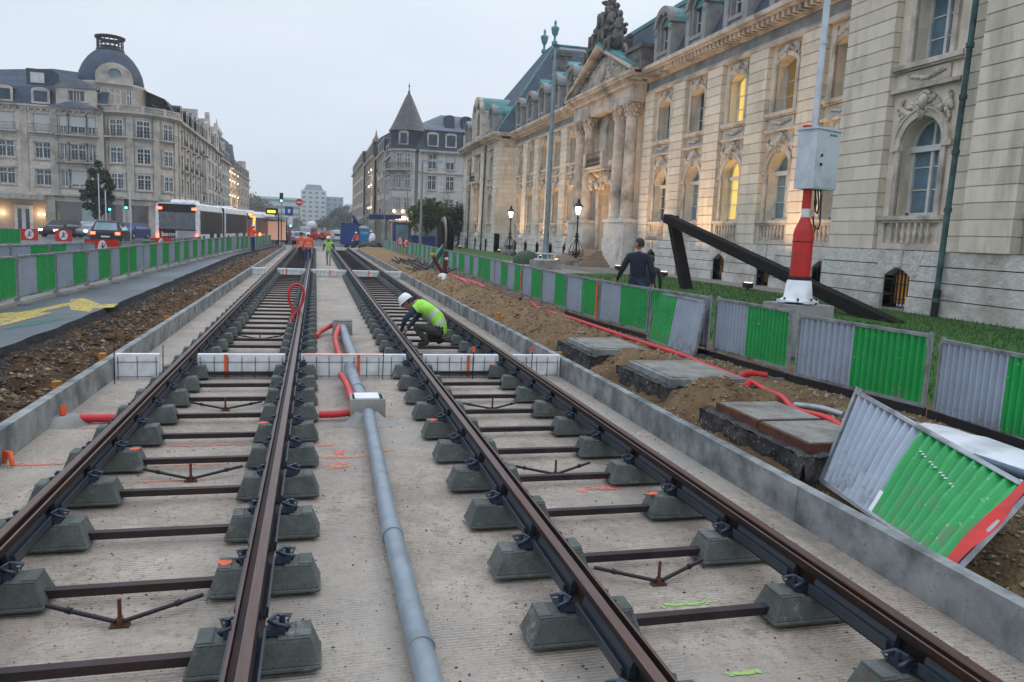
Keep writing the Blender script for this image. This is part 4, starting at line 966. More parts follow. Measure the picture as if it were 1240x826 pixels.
    # lucarnes on the hip end
    q = MB(fx(PLANE_PAV)); u = U(.9); q.box(u-.35, u+.35, -6.2, -5.4, 15.2, 16.0); q.prism([(u-.5, 16.0), (u+.5, 16.0), (u, 16.35)], -6.5, -5.1, 0, 'y'); q.build('lucarne', 'copper', bank)
    # drainpipes
    for a in (5.15, 12.35):
        q = MB(fx(PLANE_PAV)); u = U(a); q.cyl((u, .42, .5), (u, .22, 11.0), .075, n=10)
        for z in (.9, 3.3, 4.8, 6.2, 7.5, 9.3): q.cyl((u, .42-.2*(z-.5)/10.5, z), (u, .42-.2*(z-.5)/10.5, z+.12), .1, n=10)
        pp = q.build('drainpipe', 'drain', bank)
        q = MB(fx(PLANE_PAV)); q.cyl((u, .425, .5), (u, .395, 1.25), .095, n=10); q.build('pipe_shoe', 'iron', pp)
    # centre balcony
    c = U(8.75); q = MB(fx(PLANE_PAV)); q.box(c-1.2, c+1.2, -.1, .85, 7.3, 7.5)
    for k in (-.9, .9): q.ell((c+k, .35, 7.0), (.15, .35, .35))
    if dirn > 0: q.build('balcony', 'limestone_trim', bank); q = MB(fx(PLANE_PAV)); railing(q, c-1.15, c+1.15, .8, 7.5, 8.4, 9); q.build('balcony_railing', 'iron', bank)
K['win_curt'] = glass_mat('curtain_behind_glass', (.07, .12, .16), .1)
DP = {}
def small_dormer(u, plane, depth=.5, lit=False):
    key = lit
    if key not in DP:
        f = MB(); f.panel([(-1.0, 11.62), (1.0, 11.62), (1.0, 13.5)]+[(1.0*cos(pi*i/10), 13.5+.85*sin(pi*i/10)) for i in range(1, 10)]+[(-1.0, 13.5)], [arch(0, .5, 12.2, 13.4, .5)], .25, -.5)
        f.box(-1.02, -.62, .0, .36, 11.62, 13.2).box(.62, 1.02, .0, .36, 11.62, 13.2).box(-.7, .7, .0, .34, 12.02, 12.2)
        ring(f, 0, .8, 13.5, .7, .28, .0, .45); f.ell((-.85, .3, 13.3), (.2, .16, .26)); f.ell((.85, .3, 13.3), (.2, .16, .26)); f.ell((0, .35, 14.2), (.25, .16, .2))
        f.box(-.95, .95, -.6, .2, 11.62, 12.05)
        F = fr_build(f, 'dormer', 'limestone_grey')
        r = MB(); r.prism([(1.06*cos(pi*i/10), 13.5+.92*sin(pi*i/10)) for i in range(11)], .15, -3.2, 0, 'y'); r.box(-.98, .98, -3.0, -.05, 11.9, 13.55); R_ = fr_build(r, 'dormer_roof', 'copper'); R_.parent = F
        g = MB(); P_ = arch(0, .5, 12.2, 13.4, .5); g.add([(a, -.02, b) for a, b in P_], [tuple(range(len(P_)))]); G = fr_build(g, 'pane', 'win_lit' if lit else 'win_dark'); G.parent = F
        w = MB(); w.box(-.03, .03, -.02, .05, 12.2, 13.9).box(-.5, .5, -.02, .03, 12.8, 12.84).box(-.5, -.44, -.02, .04, 12.2, 13.4).box(.44, .5, -.02, .04, 12.2, 13.4); Wf = fr_build(w, 'window_frame', 'win_white'); Wf.parent = F
        DP[key] = F; o = F; o.parent = bank; o.location = (plane-BX, u-BY, -.5)
    else: copy_tree(DP[key], bank, loc=(plane-BX, u-BY, -.5))
pavilion(BY-24.75, -1); pavilion(BY+24.75, 1)
for sg in (-1, 1):
    for i, o in enumerate(OFF):
        if i == 0 and sg > 0: pass
        small_dormer(BY+sg*o, PLANE_MAIN, lit=(sg < 0 and i == 3))
    # entablature
    x0, x1 = (BY-24.75, BY-5.4) if sg < 0 else (BY+5.4, BY+24.75)
    q = MB(fx(PLANE_MAIN)); q.box(x0, x1, -.5, .12, 10.3, 10.42); q.box(x0, x1, -.5, .02, 10.42, 10.55)
    q.box(x0, x1, -.5, .1, 10.98, 11.06); q.box(x0, x1, -.5, .62, 11.34, 11.44); q.box(x0, x1, -.5, .72, 11.44, 11.62)
    n = int((x1-x0)/.36)
    for i in range(n): u = x0+.2+(x1-x0-.4)*i/(n-1); q.box(u-.085, u+.085, -.2, .5, 11.1, 11.33)
    q.box(x0, x1, -.3, .16, 11.06, 11.34)
    q.build('cornice', 'limestone_trim', bank)
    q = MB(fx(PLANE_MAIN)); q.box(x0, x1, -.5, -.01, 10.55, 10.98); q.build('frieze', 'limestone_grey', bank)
    q = MB(fx(PLANE_MAIN)); q.box(x0, x1, -1.2, .3, 11.62, 11.74); q.build('gutter', 'copper', bank)
TR.build('stone_trim', 'limestone_trim', bank)
# main roof (steep slate then ridge)
q = MB(fx(PLANE_MAIN)); x0, x1 = BY-24.5, BY+24.5
prf = [(.2, 11.62), (-1.6, 15.2), (-2.0, 15.5), (-8, 17.2), (-14, 11.6)]
vs = [(u, d, z) for u in (x0, x1) for d, z in prf]; q.add(vs, [(i, i+1, 5+i+1, 5+i) for i in range(4)]); q.build('roof', 'slate', bank)
q = MB(fx(PLANE_MAIN)); q.box(x0, x1, -2.1, -1.7, 15.35, 15.6)
for o in (9.5, 13, 17, 20.7):
    for sg in (-1, 1):
        u = BY+sg*o; q.box(u-.35, u+.35, -2.4, -1.2, 14.6, 15.5); q.prism([(u-.5, 15.5), (u+.5, 15.5), (u, 15.9)], -2.9, -1.0, 0, 'y')
q.build('lucarne', 'copper', bank)
for u in (BY-4.6, BY+22, BY-19): q = MB(fx(PLANE_MAIN)); q.box(u-.7, u+.7, -4, -2.6, 14, 18.2).box(u-.8, u+.8, -4.1, -2.5, 18.2, 18.5); q.build('chimney', 'dark_stone', bank)
# building body so that it is solid from behind
q = MB(); q.box(.6, 15, -41.5+.2, 41.5, .0, 11.0); q.build('rear_body', 'limestone', bank)
# floodlights on the lawn that wash the facade
def flood(u, X, z, tx, tz, pw, w, label):
    e = empty('floodlight', (X, u, z), label, 'floodlight', 'floodlights at the foot of the bank facade')
    d = Vector((tx-X, 0, tz-z)).normalized()
    MB().box(-.12, .12, -.18, .18, .04, .24).box(-.04, .04, -.04, .04, -.05, .04).build('housing', 'iron', e)
    MB().box(-.1, .1, -.15, .15, .24, .245).build('lens', 'warm_wall_light', e)
    l = bpy.data.lights.new('spot', 'AREA'); l.shape = 'RECTANGLE'; l.size = w; l.size_y = w*.5; l.energy = pw; l.color = (1, .62, .32); l.spread = radians(100)
    o = bpy.data.objects.new('flood_lamp', l); COL.objects.link(o); o.parent = e; o.location = (0, 0, .3); o.rotation_euler = d.to_track_quat('-Z', 'Y').to_euler()
for i, u in enumerate((26.3, 33.7, 39.5, 54.8, 60.6, 68)):
    flood(u, 16.0, .55, 17.9, 11.5, 90, .5, 'small black floodlight on the lawn pointing up at the bank facade')
flood(47.2, 14.9, .55, 17.4, 11.5, 130, .5, 'floodlight on the forecourt pointing up at the portico')
flood(80, 14.6, .55, 16.4, 11.5, 45, .5, 'floodlight pointing up at the far pavilion of the bank')
# ================================================ OTHER BUILDINGS
K['sandstone'] = stone_mat('sandstone', (.7, .63, .53), (.55, .49, .41), row=.4, stain=(.25, .22, .19), mortar_size=.018, mort=.7)
K['sandstone_trim'] = pm('sandstone_trim', (.55, .485, .41), (.42, .37, .315), 2, .85, .3, stain=(.2, .18, .16))
K['sandstone_b'] = stone_mat('sandstone_grey', (.64, .61, .56), (.5, .475, .43), row=.4, stain=(.2, .19, .18), mortar_size=.015, mort=.75)
K['plaster_cream'] = stone_mat('plaster_cream', (.44, .38, .3), (.4, .35, .28), row=.8, stain=(.25, .21, .17))
K['shutter'] = pm('shutter', (.5, .51, .48), (.44, .45, .43), 2, .8, .2, sc3=(1, 1, 20))
K['shop_glass'] = glass_mat('shop_glass', (.03, .03, .035), .1, em=(.8, .75, .7), es=.04)
K['win_frame_far'] = paint('pale_window_frame', (.6, .61, .6), .5, .1)
def frame_map(ox, oy, ang):      # u along facade, d outward, v up ; outward normal = rotate
    ux, uy = cos(ang), sin(ang); nx, ny = uy, -ux
    return lambda u, d, v: (ox+u*ux+d*nx, oy+u*uy+d*ny, v)
def winset(P, T, xf, u, v0, w, h_, balcony=False, glass='win_dark', shut=0, cross=True, parent=None):
    """one window of its own: frame mesh > pane (and shutter)"""
    f = MB(xf); f.box(u-w/2, u-w/2+.09, -.18, -.06, v0, v0+h_); f.box(u+w/2-.09, u+w/2, -.18, -.06, v0, v0+h_); f.box(u-w/2, u+w/2, -.18, -.06, v0+h_-.09, v0+h_)
    f.box(u-w/2, u+w/2, -.18, -.06, v0, v0+.09); f.box(u-.06, u+.06, -.18, -.05, v0, v0+h_)
    if cross: f.box(u-w/2, u+w/2, -.18, -.05, v0+h_*.66, v0+h_*.66+.1)
    for s_ in (-1, 1):
        f.box(u+s_*w/4-.02, u+s_*w/4+.02, -.17, -.1, v0, v0+h_)
        for k in (.22, .44): f.box(u-w/2, u+w/2, -.17, -.1, v0+h_*k, v0+h_*k+.035)
    F = f.build('window', 'win_frame_far', parent)
    g = MB(xf); g.add([(u-w/2, -.17, v0), (u+w/2, -.17, v0), (u+w/2, -.17, v0+h_), (u-w/2, -.17, v0+h_)], [(0, 1, 2, 3)]); G = g.build('pane', glass, F)
    if shut:
        q = MB(xf); q.box(u-w/2+.03, u+w/2-.03, -.1, -.02, v0+h_*(1-shut), v0+h_-.02); q.build('roller_shutter', 'shutter', F)
    T.box(u-w/2-.16, u-w/2, -.05, .04, v0-.05, v0+h_+.1); T.box(u+w/2, u+w/2+.16, -.05, .04, v0-.05, v0+h_+.1); T.box(u-w/2-.2, u+w/2+.2, -.05, .1, v0+h_+.0, v0+h_+.2); T.box(u-w/2-.2, u+w/2+.2, -.05, .14, v0-.16, v0)
    if balcony:
        T.box(u-w/2-.4, u+w/2+.4, -.05, .55, v0-.2, v0-.02); q = MB(xf); railing(q, u-w/2-.35, u+w/2+.35, .5, v0-.02, v0+.75, int((w+.7)/.35)); q.build('balcony_railing', 'iron', parent)
def facade(name, b, xf, u0, u1, v0, v1, wins, mat='sandstone', trim='sandstone_trim', dep=.2):
    """wins: (u, v0, w, h, opts)"""
    s = MB(xf); holes = [[(u-w/2, z), (u+w/2, z), (u+w/2, z+h_), (u-w/2, z+h_)] for u, z, w, h_, o in wins]
    s.panel([(u0, v0), (u1, v0), (u1, v1), (u0, v1)], holes, 0, -dep); s.build('wall', mat, b)
    T = MB(xf)
    for u, z, w, h_, o in wins: winset(None, T, xf, u, z, w, h_, parent=b, **o)
    return T
def solid(s, pts, z0, z1, top=None, zt=None):
    s.prism(pts, z0, z1)
def mans_dormer(xf, u, v, w, h_, b, wall='sandstone_trim', round_=True, d=0, glass='win_dark', shut=0):
    f = MB(xf); hw = w/2+.25
    top = [(u+hw*cos(pi*i/8), v+h_+.05+.35*sin(pi*i/8)) for i in range(9)] if round_ else [(u+hw, v+h_+.1), (u, v+h_+.55), (u-hw, v+h_+.1)]
    f.panel([(u-hw, v-.2), (u+hw, v-.2)]+top, [[(u-w/2, v), (u+w/2, v), (u+w/2, v+h_), (u-w/2, v+h_)]], d+.1, d-.3)
    F = f.build('dormer', wall, b)
    r = MB(xf); r.prism([(a, c+.08) for a, c in top]+[(u-hw, v-.2), (u+hw, v-.2)], d+.05, d-2.2, 0, 'y'); r.build('dormer_roof', 'slate', F)
    g = MB(xf); g.add([(u-w/2, d-.05, v), (u+w/2, d-.05, v), (u+w/2, d-.05, v+h_), (u-w/2, d-.05, v+h_)], [(0, 1, 2, 3)]); g2 = g.build('pane', glass, F)
    q = MB(xf)
    for a in (-w/2+.04, 0, w/2-.04): q.box(u+a-.04, u+a+.04, d-.05, d+.03, v, v+h_)
    q.box(u-w/2, u+w/2, d-.05, d+.02, v+h_*.6, v+h_*.6+.07)
    if shut: q.box(u-w/2, u+w/2, d-.04, d+.04, v+h_*(1-shut), v+h_)
    q.build('window_frame', 'win_frame_far', F)
# ---------------- left corner building with dome : facade facing us at Y=92, from X=-34 to -22, tower to -18, then along the street
Z0 = -.3
LB = empty('domed_corner_building', (-22, 97, Z0), 'beige stone apartment building with a round corner tower, black dome and iron balconies', 'building')
LB.scale = (1, 1, .95)
def LBx(f): return lambda u, d, v: tuple(a-b for a, b in zip(f(u, d, v), (-22, 97, Z0)))
A = LBx(frame_map(-46, 92, 0))     # u = X+46
U = lambda X: X+46
wins = []
floors = [(5.55, 1.75), (8.45, 1.75), (11.35, 1.9)]
for X, w in ((-41.5, 1.5), (-38, 1.5), (-34.6, 1.5), (-31.1, 1.5), (-27.7, 1.5)):
    for i, (z, h_) in enumerate(floors): wins.append((U(X), z, w, h_, dict(balcony=i == 2, shut=.95*(i == 2) if X > -33 else .45)))
for X, w in ((-25.7, .75), (-24.35, 1.5), (-23.0, .75)):
    for i, (z, h_) in enumerate(floors): wins.append((U(X), z, w, h_, dict(balcony=False, cross=w > 1, shut=(.6 if i == 2 else .85 if (i == 0 and X > -25) else 0))))
T = facade('f', LB, A, 0, U(-21.9), 4.6, 14.0, wins)
for z in (11.2, 8.3): T.box(U(-26.4), U(-22.3), -.05, .7, z-.15, z)
T.box(0, U(-21.9), -.1, .25, 13.75, 13.95).box(0, U(-21.9), -.1, .4, 13.95, 14.15).box(0, U(-21.9), -.1, .3, 4.5, 4.75)
for X in (-43.3, -39.8, -36.3, -32.9, -29.4, -26.6, -22.2): T.box(U(X)-.35, U(X)+.35, 0, .16, 4.7, 13.75)
for i in range(40): T.box(.3+.6*i, .45+.6*i, 0, .3, 13.55, 13.75)
T.build('stone_trim', 'sandstone_trim', LB)
for z in (11.2, 8.3):
    q = MB(A); railing(q, U(-26.4), U(-22.3), .65, z, z+.8, 12); q.build('balcony_railing', 'iron', LB)
# ground floor shops
s = MB(A)
for X in (-46, -35.5, -27.2, -22.6): MB(A).box(U(X)-.45 if X > -46 else 0, U(X)+.45, -.3, .05, Z0, 4.5).build('shop_pier', 'sandstone_trim', LB)
s.box(U(-26.8), U(-22.9), -.3, .0, 3.9, 4.5); s.build('lintel', 'sandstone_trim', LB)
s = MB(A); s.box(0, U(-27.5), .0, 1.1, 3.95, 4.45); s.build('awning', paint('awning_cream', (.42, .4, .36)), LB)
s = MB(A); s.box(0, U(-27.5), -1.2, -1.0, Z0, 4.3); s.build('shop_wall', pm('shop_wall', (.42, .33, .26), (.36, .28, .22), 1, .8, .1), LB)
s = MB(A); s.box(U(-30.9), U(-29.2), -.98, -.9, Z0, 3.3); s.build('shop_door', 'win_frame_far', LB); s = MB(A); s.box(U(-30.6), U(-30.25), -.9, -.86, 0, 2.9).box(U(-29.85), U(-29.5), -.9, -.86, 0, 2.9); s.build('pane', 'win_dark', LB)
s = MB(A)
for X in (-32.4, -31.9, -28.6, -28.1): s.ell((U(X), -.9, 2.35), (.1, .08, .12))
s.build('wall_lamp', 'warm_wall_light', LB)
for X in (-32.1, -28.4):
    l = bpy.data.lights.new('shop_wall_lamp', 'POINT'); l.energy = 45; l.color = (1, .72, .42); l.shadow_soft_size = .15; o = bpy.data.objects.new('shop_wall_lamp', l); COL.objects.link(o); o.location = (X, 92.5, 2.4); o.parent = LB; o.location = (X+22, 92.4-97, 2.4-Z0)
s = MB(A); s.box(U(-26.8), U(-22.9), -.5, -.4, Z0, 3.9); s.build('shop_window', 'shop_glass', LB)
s = MB(A); s.box(U(-24.3), U(-23.2), -.38, -.34, .6, 3.2); s.build('poster', pm('poster', (.12, .3, .3), (.5, .5, .45), 1.5, .6, 0), LB)
# roof of left wing
s = MB(A)
v = [(0, .1, 14.1), (U(-21.5), .1, 14.1), (0, -1.2, 16.2), (U(-21.5), -1.2, 16.2), (U(-28.5), -7, 19.3), (U(-20), -7, 18.8), (0, -7, 16.3), (0, -14, 14.1), (U(-18), -14, 14.1)]
s.add(v, [(0, 1, 3, 2), (2, 3, 5, 4), (2, 4, 6), (6, 4, 7), (4, 5, 8, 7)]); s.build('roof', 'slate', LB)
for X in (-38, -34.6, -31.1, -27.7): mans_dormer(A, U(X), 14.5, 1.25, 1.15, LB, d=0, shut=.55)
f = MB(A); X = U(-24.35); f.panel([(X-1.9, 14.1), (X+1.9, 14.1), (X+1.9, 16.2), (X+.9, 16.8), (X, 17.1), (X-.9, 16.8), (X-1.9, 16.2)], [[(X-.8, 14.7), (X+.8, 14.7), (X+.8, 15.9), (X-.8, 15.9)]], .2, -.3)
f.box(X-1.2, X+1.2, .2, .3, 14.7, 14.85); F = f.build('gable', 'sandstone_trim', LB)
r = MB(A); r.prism([(X-2.1, 16.2), (X+2.1, 16.2), (X+.9, 17.0), (X, 17.3), (X-.9, 17.0)], .3, -5, 0, 'y'); r.prism([(X-2.6, 14.1), (X+2.6, 14.1), (X, 14.85)], .25, .6, 0, 'y'); r.build('gable_roof', 'slate_grey', F)
g = MB(A); g.add([(X-.8, -.1, 14.7), (X+.8, -.1, 14.7), (X+.8, -.1, 15.9), (X-.8, -.1, 15.9)], [(0, 1, 2, 3)]); g.build('pane', 'win_dark', F)
g = MB(A)
for a in (-.76, -.3, .3, .76, 0): g.box(X+a-.04, X+a+.04, -.1, 0, 14.7, 15.9)
g.build('window_frame', 'win_frame_far', F)
f = MB(A); f.box(U(-29.6), U(-27.2), -2.0, -4.5, 16.4, 18.3); F = f.build('attic_dormer', 'slate', LB); g = MB(A); g.box(U(-29.2), U(-27.9), -2.0, -1.95, 16.8, 17.9); g.build('pane', 'win_frame_far', F)
# corner tower: curved wall
TC = (-19.6, 96.2); TRD = 4.35
def tw(ang_deg, r=TRD): a = radians(ang_deg); return (TC[0]+r*cos(a)+22, TC[1]+r*sin(a)-97)
def tbox(s, a0, a1, r0, r1, z0, z1, n=6):
    P = [tw(a0+(a1-a0)*i/n, r1) for i in range(n+1)]+[tw(a1-(a1-a0)*i/n, r0) for i in range(n+1)]
    s.prism(P, z0-Z0, z1-Z0)
s = MB(); tbox(s, -128, 15, 3.6, TRD-.02, 4.6, 14.1, 24); s.build('tower_wall', 'sandstone', LB)
s = MB(); tbox(s, -128, 15, 3.4, TRD+.25, 4.45, 4.75, 24); tbox(s, -128, 15, 3.4, TRD+.55, 13.9, 14.15, 24); tbox(s, -128, 15, 3.4, TRD+.3, 13.7, 13.9, 24); tbox(s, -128, 15, TRD+.2, TRD+.45, 14.65, 14.78, 24)
for i in range(60): a = -126+140*i/59; s.lathe([(.07, 0), (.1, .2), (.06, .5)], (*tw(a, TRD+.33), 14.15-Z0), 5)
for i in range(6): a = -126+28*i; tbox(s, a-2, a+2, TRD+.15, TRD+.5, 14.15, 14.85, 1)
for a in (-120, -86, -52, -14): tbox(s, a-4.5, a+4.5, TRD-.05, TRD+.14, 4.7, 13.7, 2)
s.build('tower_trim', 'sandstone_trim', LB)
for a in (-103, -69, -33):
    for i, (z, h_) in enumerate(floors):
        xf = (lambda an: (lambda u, d, v: (tw(an, TRD+d)[0]+u*cos(radians(an+90)), tw(an, TRD+d)[1]+u*sin(radians(an+90)), v-Z0)))(a)
        T = MB(xf); winset(None, T, lambda u, d, v, xf=xf: xf(u, d+.2, v), 0, z, 1.4, h_, parent=LB)
        if i == 2:
            T.box(-1.1, 1.1, -.1, .6, z-.15, z); q = MB(xf); railing(q, -1.05, 1.05, .55, z, z+.7, 6); q.build('balcony_railing', 'iron', LB)
        T.build('window_surround', 'sandstone_trim', LB)
s = MB(); tbox(s, -128, 15, 3.0, TRD+.05, 3.8, 4.5, 20)
for a in (-126, -92, -58, -24, 10): tbox(s, a-6, a+6, 3.4, TRD, Z0, 3.8, 3)
s.build('tower_base', 'sandstone_trim', LB); s = MB(); tbox(s, -125, 12, 3.2, 3.9, Z0, 3.8, 20); s.build('shop_window', 'shop_glass', LB)
# drum, gable and dome
c0 = (TC[0]+22-2.5, TC[1]-97+.6)
s = MB(); s.lathe([(3.45, 14.1), (3.45, 17.1), (3.55, 17.2), (3.5, 17.5)], (*c0, -Z0), 40); s.build('drum', 'sandstone', LB)
s = MB(); s.lathe([(3.3, 17.45), (3.3, 17.9), (3.15, 18.8), (2.8, 19.7), (2.3, 20.5), (1.8, 21.05), (1.35, 21.4), (0, 21.6)], (*c0, -Z0), 40); s.build('dome', 'slate', LB)
s = MB(lambda x, y, z: (x, y, z+1.55)); s.lathe([(1.3, 19.7), (1.42, 19.8), (1.42, 20.05), (1.25, 20.1)], (*c0, -Z0), 24); s.lathe([(1.36, 20.5), (1.36, 20.65)], (*c0, -Z0), 24); s.lathe([(1.3, 21.1), (1.5, 21.2), (1.55, 21.45), (1.4, 21.5)], (*c0, -Z0), 24); s.lathe([(1.0, 20), (1.0, 20.4)], (*c0, -Z0), 16)
for i in range(18): a = 2*pi*i/18; s.cyl((c0[0]+1.3*cos(a), c0[1]+1.3*sin(a), 20-Z0), (c0[0]+1.3*cos(a), c0[1]+1.3*sin(a), 21.2-Z0), .055, n=5)
s.build('dome_crown', 'iron', LB)
an = -72; gx_ = lambda u, d, v: (c0[0]+(3.4+d)*cos(radians(an))+u*cos(radians(an+90)), c0[1]+(3.4+d)*sin(radians(an))+u*sin(radians(an+90)), v-Z0)
s = MB(gx_); s.panel([(-1.8, 17.2), (1.8, 17.2), (1.8, 17.9)]+[(1.65*cos(pi*i/10), 18.0+1.5*sin(pi*i/10)) for i in range(1, 10)]+[(-1.8, 17.9)], [[(.62*cos(2*pi*i/16), 18.4+.5*sin(2*pi*i/16)) for i in range(16)]], .35, -.3)
s.prism([(1.8*cos(pi*i/10), 18.0+1.62*sin(pi*i/10)) for i in range(11)], -.05, -2.2, 0, 'y')
F = s.build('dome_gable', 'sandstone_trim', LB); s = MB(gx_); s.add([(.66*cos(2*pi*i/16), .05, 18.4+.54*sin(2*pi*i/16)) for i in range(16)], [tuple(range(16))]); s.build('pane', 'win_teal', F)
for dx, w in ((0, 1.1), (-1.6, .55), (1.4, .5)):
    s = MB(gx_); s.box(dx-w/2, dx+w/2, -.1, .0, 15.0, 16.7); F = s.build('window', 'win_dark', LB); s = MB(gx_)
    for a in (-w/2, 0, w/2): s.box(dx+a-.05, dx+a+.05, -.05, .06, 15.0, 16.7)
    s.box(dx-w/2, dx+w/2, -.05, .06, 16.1, 16.2); s.build('window_frame', 'win_frame_far', F)
# street side of the domed building
Bm = LBx(frame_map(-15.3, 96.0, pi/2))   # u along +Y, outward = +X
wins = []
for i in range(4):
    u = 3.0+4.2*i
    for k, (z, h_) in enumerate(floors): wins.append((u, z, 1.4, h_, dict(balcony=(k > 0))))
T = facade('f', LB, Bm, .5, 18, 4.6, 14.0, wins)
T.box(.5, 18, -.1, .5, 13.85, 14.15).box(.5, 18, -.1, .25, 4.5, 4.75)
for i in range(5): T.box(.6+4.2*i, 1.3+4.2*i, 0, .2, 4.7, 13.9)
T.build('stone_trim', 'sandstone_trim', LB)
s = MB(Bm); s.add([(0, .1, 14.1), (18, .1, 14.1), (18, -1.2, 16.4), (0, -1.2, 16.4), (18, -6, 18.3), (0, -6, 18.3)], [(0, 1, 2, 3), (3, 2, 4, 5)]); s.build('street_roof', 'slate', LB)
for i in range(4): mans_dormer(Bm, 3.0+4.2*i, 14.5, 1.1, 1.2, LB)
s = MB(Bm); s.box(.5, 18, -.4, -.3, Z0, 4.5)
s.build('shop_window', 'shop_glass', LB)
s = MB(Bm)
for i in range(6): s.box(.5+3.4*i, 1.2+3.4*i, -.3, .05, Z0, 4.5)
s.build('shop_pier', 'sandstone_trim', LB)
# ---------------- terraced street fronts on the left
def terrace(name, label, X, Y0, L, zt, mat, trim, nb, nf, roofh, opts=''):
    b = empty(name, (X, Y0, Z0), label, 'building'); base_ = frame_map(X, Y0, pi/2)
    xf = lambda u, d, v: tuple(a-c for a, c in zip(base_(u, d, v), (X, Y0, Z0)))
    fh = (zt-4.6)/nf; wins = []
    for i in range(nb):
        for k in range(nf): wins.append(((i+.5)*L/nb, 4.6+fh*k+.7, L/nb*.42, fh*.62, dict(balcony=('b' in opts and (i+k) % 2 == 0), cross=False, glass='win_dark')))
    T = facade('f', b, xf, 0, L, 4.3, zt, wins, mat)
    T.box(0, L, -.1, .5, zt-.25, zt).box(0, L, -.1, .25, 4.2, 4.5)
    if 'o' in opts:
        T.prism([(L*.5-1.6, 0), (L*.5-1.1, 1.2), (L*.5+1.1, 1.2), (L*.5+1.6, 0)], 6.5, 11.5); T.box(L*.5-1.8, L*.5+1.8, 0, 1.4, 11.5, 11.8); T.box(L*.5-1.7, L*.5+1.7, 0, 1.3, 6.2, 6.5)
    T.build('stone_trim', trim, b)
    s = MB(xf)
    for i in range(nb+1): s.box(max(0, i*L/nb-.3), min(L, i*L/nb+.3), -.3, .08, Z0, 4.3)
    s.build('shop_pier', trim, b); s = MB(xf); s.box(0, L, -.5, -.4, Z0, 4.3); s.build('shop_window', 'shop_glass', b)
    s = MB(xf); s.add([(0, .15, zt), (L, .15, zt), (L, -1.3, zt+roofh*.65), (0, -1.3, zt+roofh*.65), (L, -6, zt+roofh), (0, -6, zt+roofh), (0, -14, zt-1), (L, -14, zt-1)], [(0, 1, 2, 3), (3, 2, 4, 5), (0, 3, 5, 6), (1, 2, 4, 7), (5, 4, 7, 6)]); r = s.build('roof', 'slate', b)
    s = MB(xf); s.box(L-.8, L, -1, -3.5, zt, zt+roofh+1.2); s.build('chimney', trim, r)
    for i in range(nb): mans_dormer(xf, (i+.5)*L/nb, zt+.35, L/nb*.4, roofh*.42, b, round_='r' in opts)
    if 'g' in opts: s = MB(xf); s.panel([(L*.55-2.2, zt), (L*.55+2.2, zt), (L*.55+2.2, zt+3), (L*.55+1, zt+3.4), (L*.55+.6, zt+5), (L*.55-.6, zt+5), (L*.55-1, zt+3.4), (L*.55-2.2, zt+3)], [[(L*.55-.8, zt+.8), (L*.55+.8, zt+.8), (L*.55+.8, zt+2.6), (L*.55-.8, zt+2.6)]], .2, -.4); s.build('gable', trim, b)
    s = MB(xf); s.box(0, L, -14, -.6, Z0, zt-1.1); s.build('rear_body', mat, b)
    return b, xf
X_ = lambda Y: -16.0
terrace('terraced_house', 'light stone house with bay window directly behind the domed building', -16.6, 114.5, 15, 14.4, 'sandstone_b', 'sandstone_trim', 4, 3, 3.4, 'bo')
terrace('terraced_house', 'narrow grey stone terraced house with three columns of windows and row of dormers', -17.4, 130, 17, 15.0, 'sandstone_b', 'sandstone_trim', 4, 4, 3.6, 'rg')
terrace('terraced_house', 'tall ornate beige terraced house with stepped stone gable above its cornice', -18.2, 147.5, 18, 15.4, 'sandstone', 'sandstone_trim', 5, 4, 4.0, 'gb')
terrace('terraced_house', 'pale terraced house with many dormers before the warmly lit corner building', -19.6, 166, 28, 15.6, 'sandstone_b', 'sandstone_trim', 7, 4, 3.8, 'r')
# warm lit corner building with dome and lantern
b, xf = terrace('lit_corner_building', 'warmly lit corner building with slate dome and lantern turret ending the left row', -21.6, 212, 62, 19.5, 'plaster_cream', 'sandstone_trim', 12, 4, 6, 'b')
s = MB(xf); s.lathe([(4, 19.5), (4.2, 20.5), (4.2, 21.5), (3.8, 24.5), (2.6, 27.0), (1.2, 28.3), (.5, 28.8), (.5, 30.2), (.15, 30.6), (0, 33)], (3, -3, 0), 20); s.build('dome', 'slate', b)
s = MB(xf); s.prism([(14, 19), (24, 19), (20.6, 28), (17.4, 28)], -1, -9, 0, 'y'); s.build('steep_roof', 'slate', b)
s = MB(xf); s.lathe([(1.7, 28), (1.7, 28.4), (1.3, 28.5), (1.3, 31), (1.6, 31.2), (1.4, 32), (.8, 33.2), (.3, 34), (.1, 36)], (19, -5, 0), 12); s.build('lantern_turret', 'sandstone_b', b)
b.scale = (1, 1, .84)
s = MB(xf); s.box(-.4, 3, -11, .3, 4.6, 19.5); s.build('end_wall', 'plaster_cream', b)
wm = MB(xf)
for z in (7, 11, 15.5, 18):
    for u in (-.5, 5.2, 11, 20): wm.ell((u, .35, z), (.14, .12, .2))
wm.build('wall_lamp', 'warm_wall_light', b)
for u, z in ((4, 9), (4, 14), (4, 18.5), (14, 14), (20, 9)):
    l = bpy.data.lights.new('wall_lamp', 'POINT'); l.energy = 330; l.color = (1, .6, .3); l.shadow_soft_size = .3; o = bpy.data.objects.new('wall_lamp_light', l); COL.objects.link(o); o.parent = b; o.location = xf(u, 1.8, z)
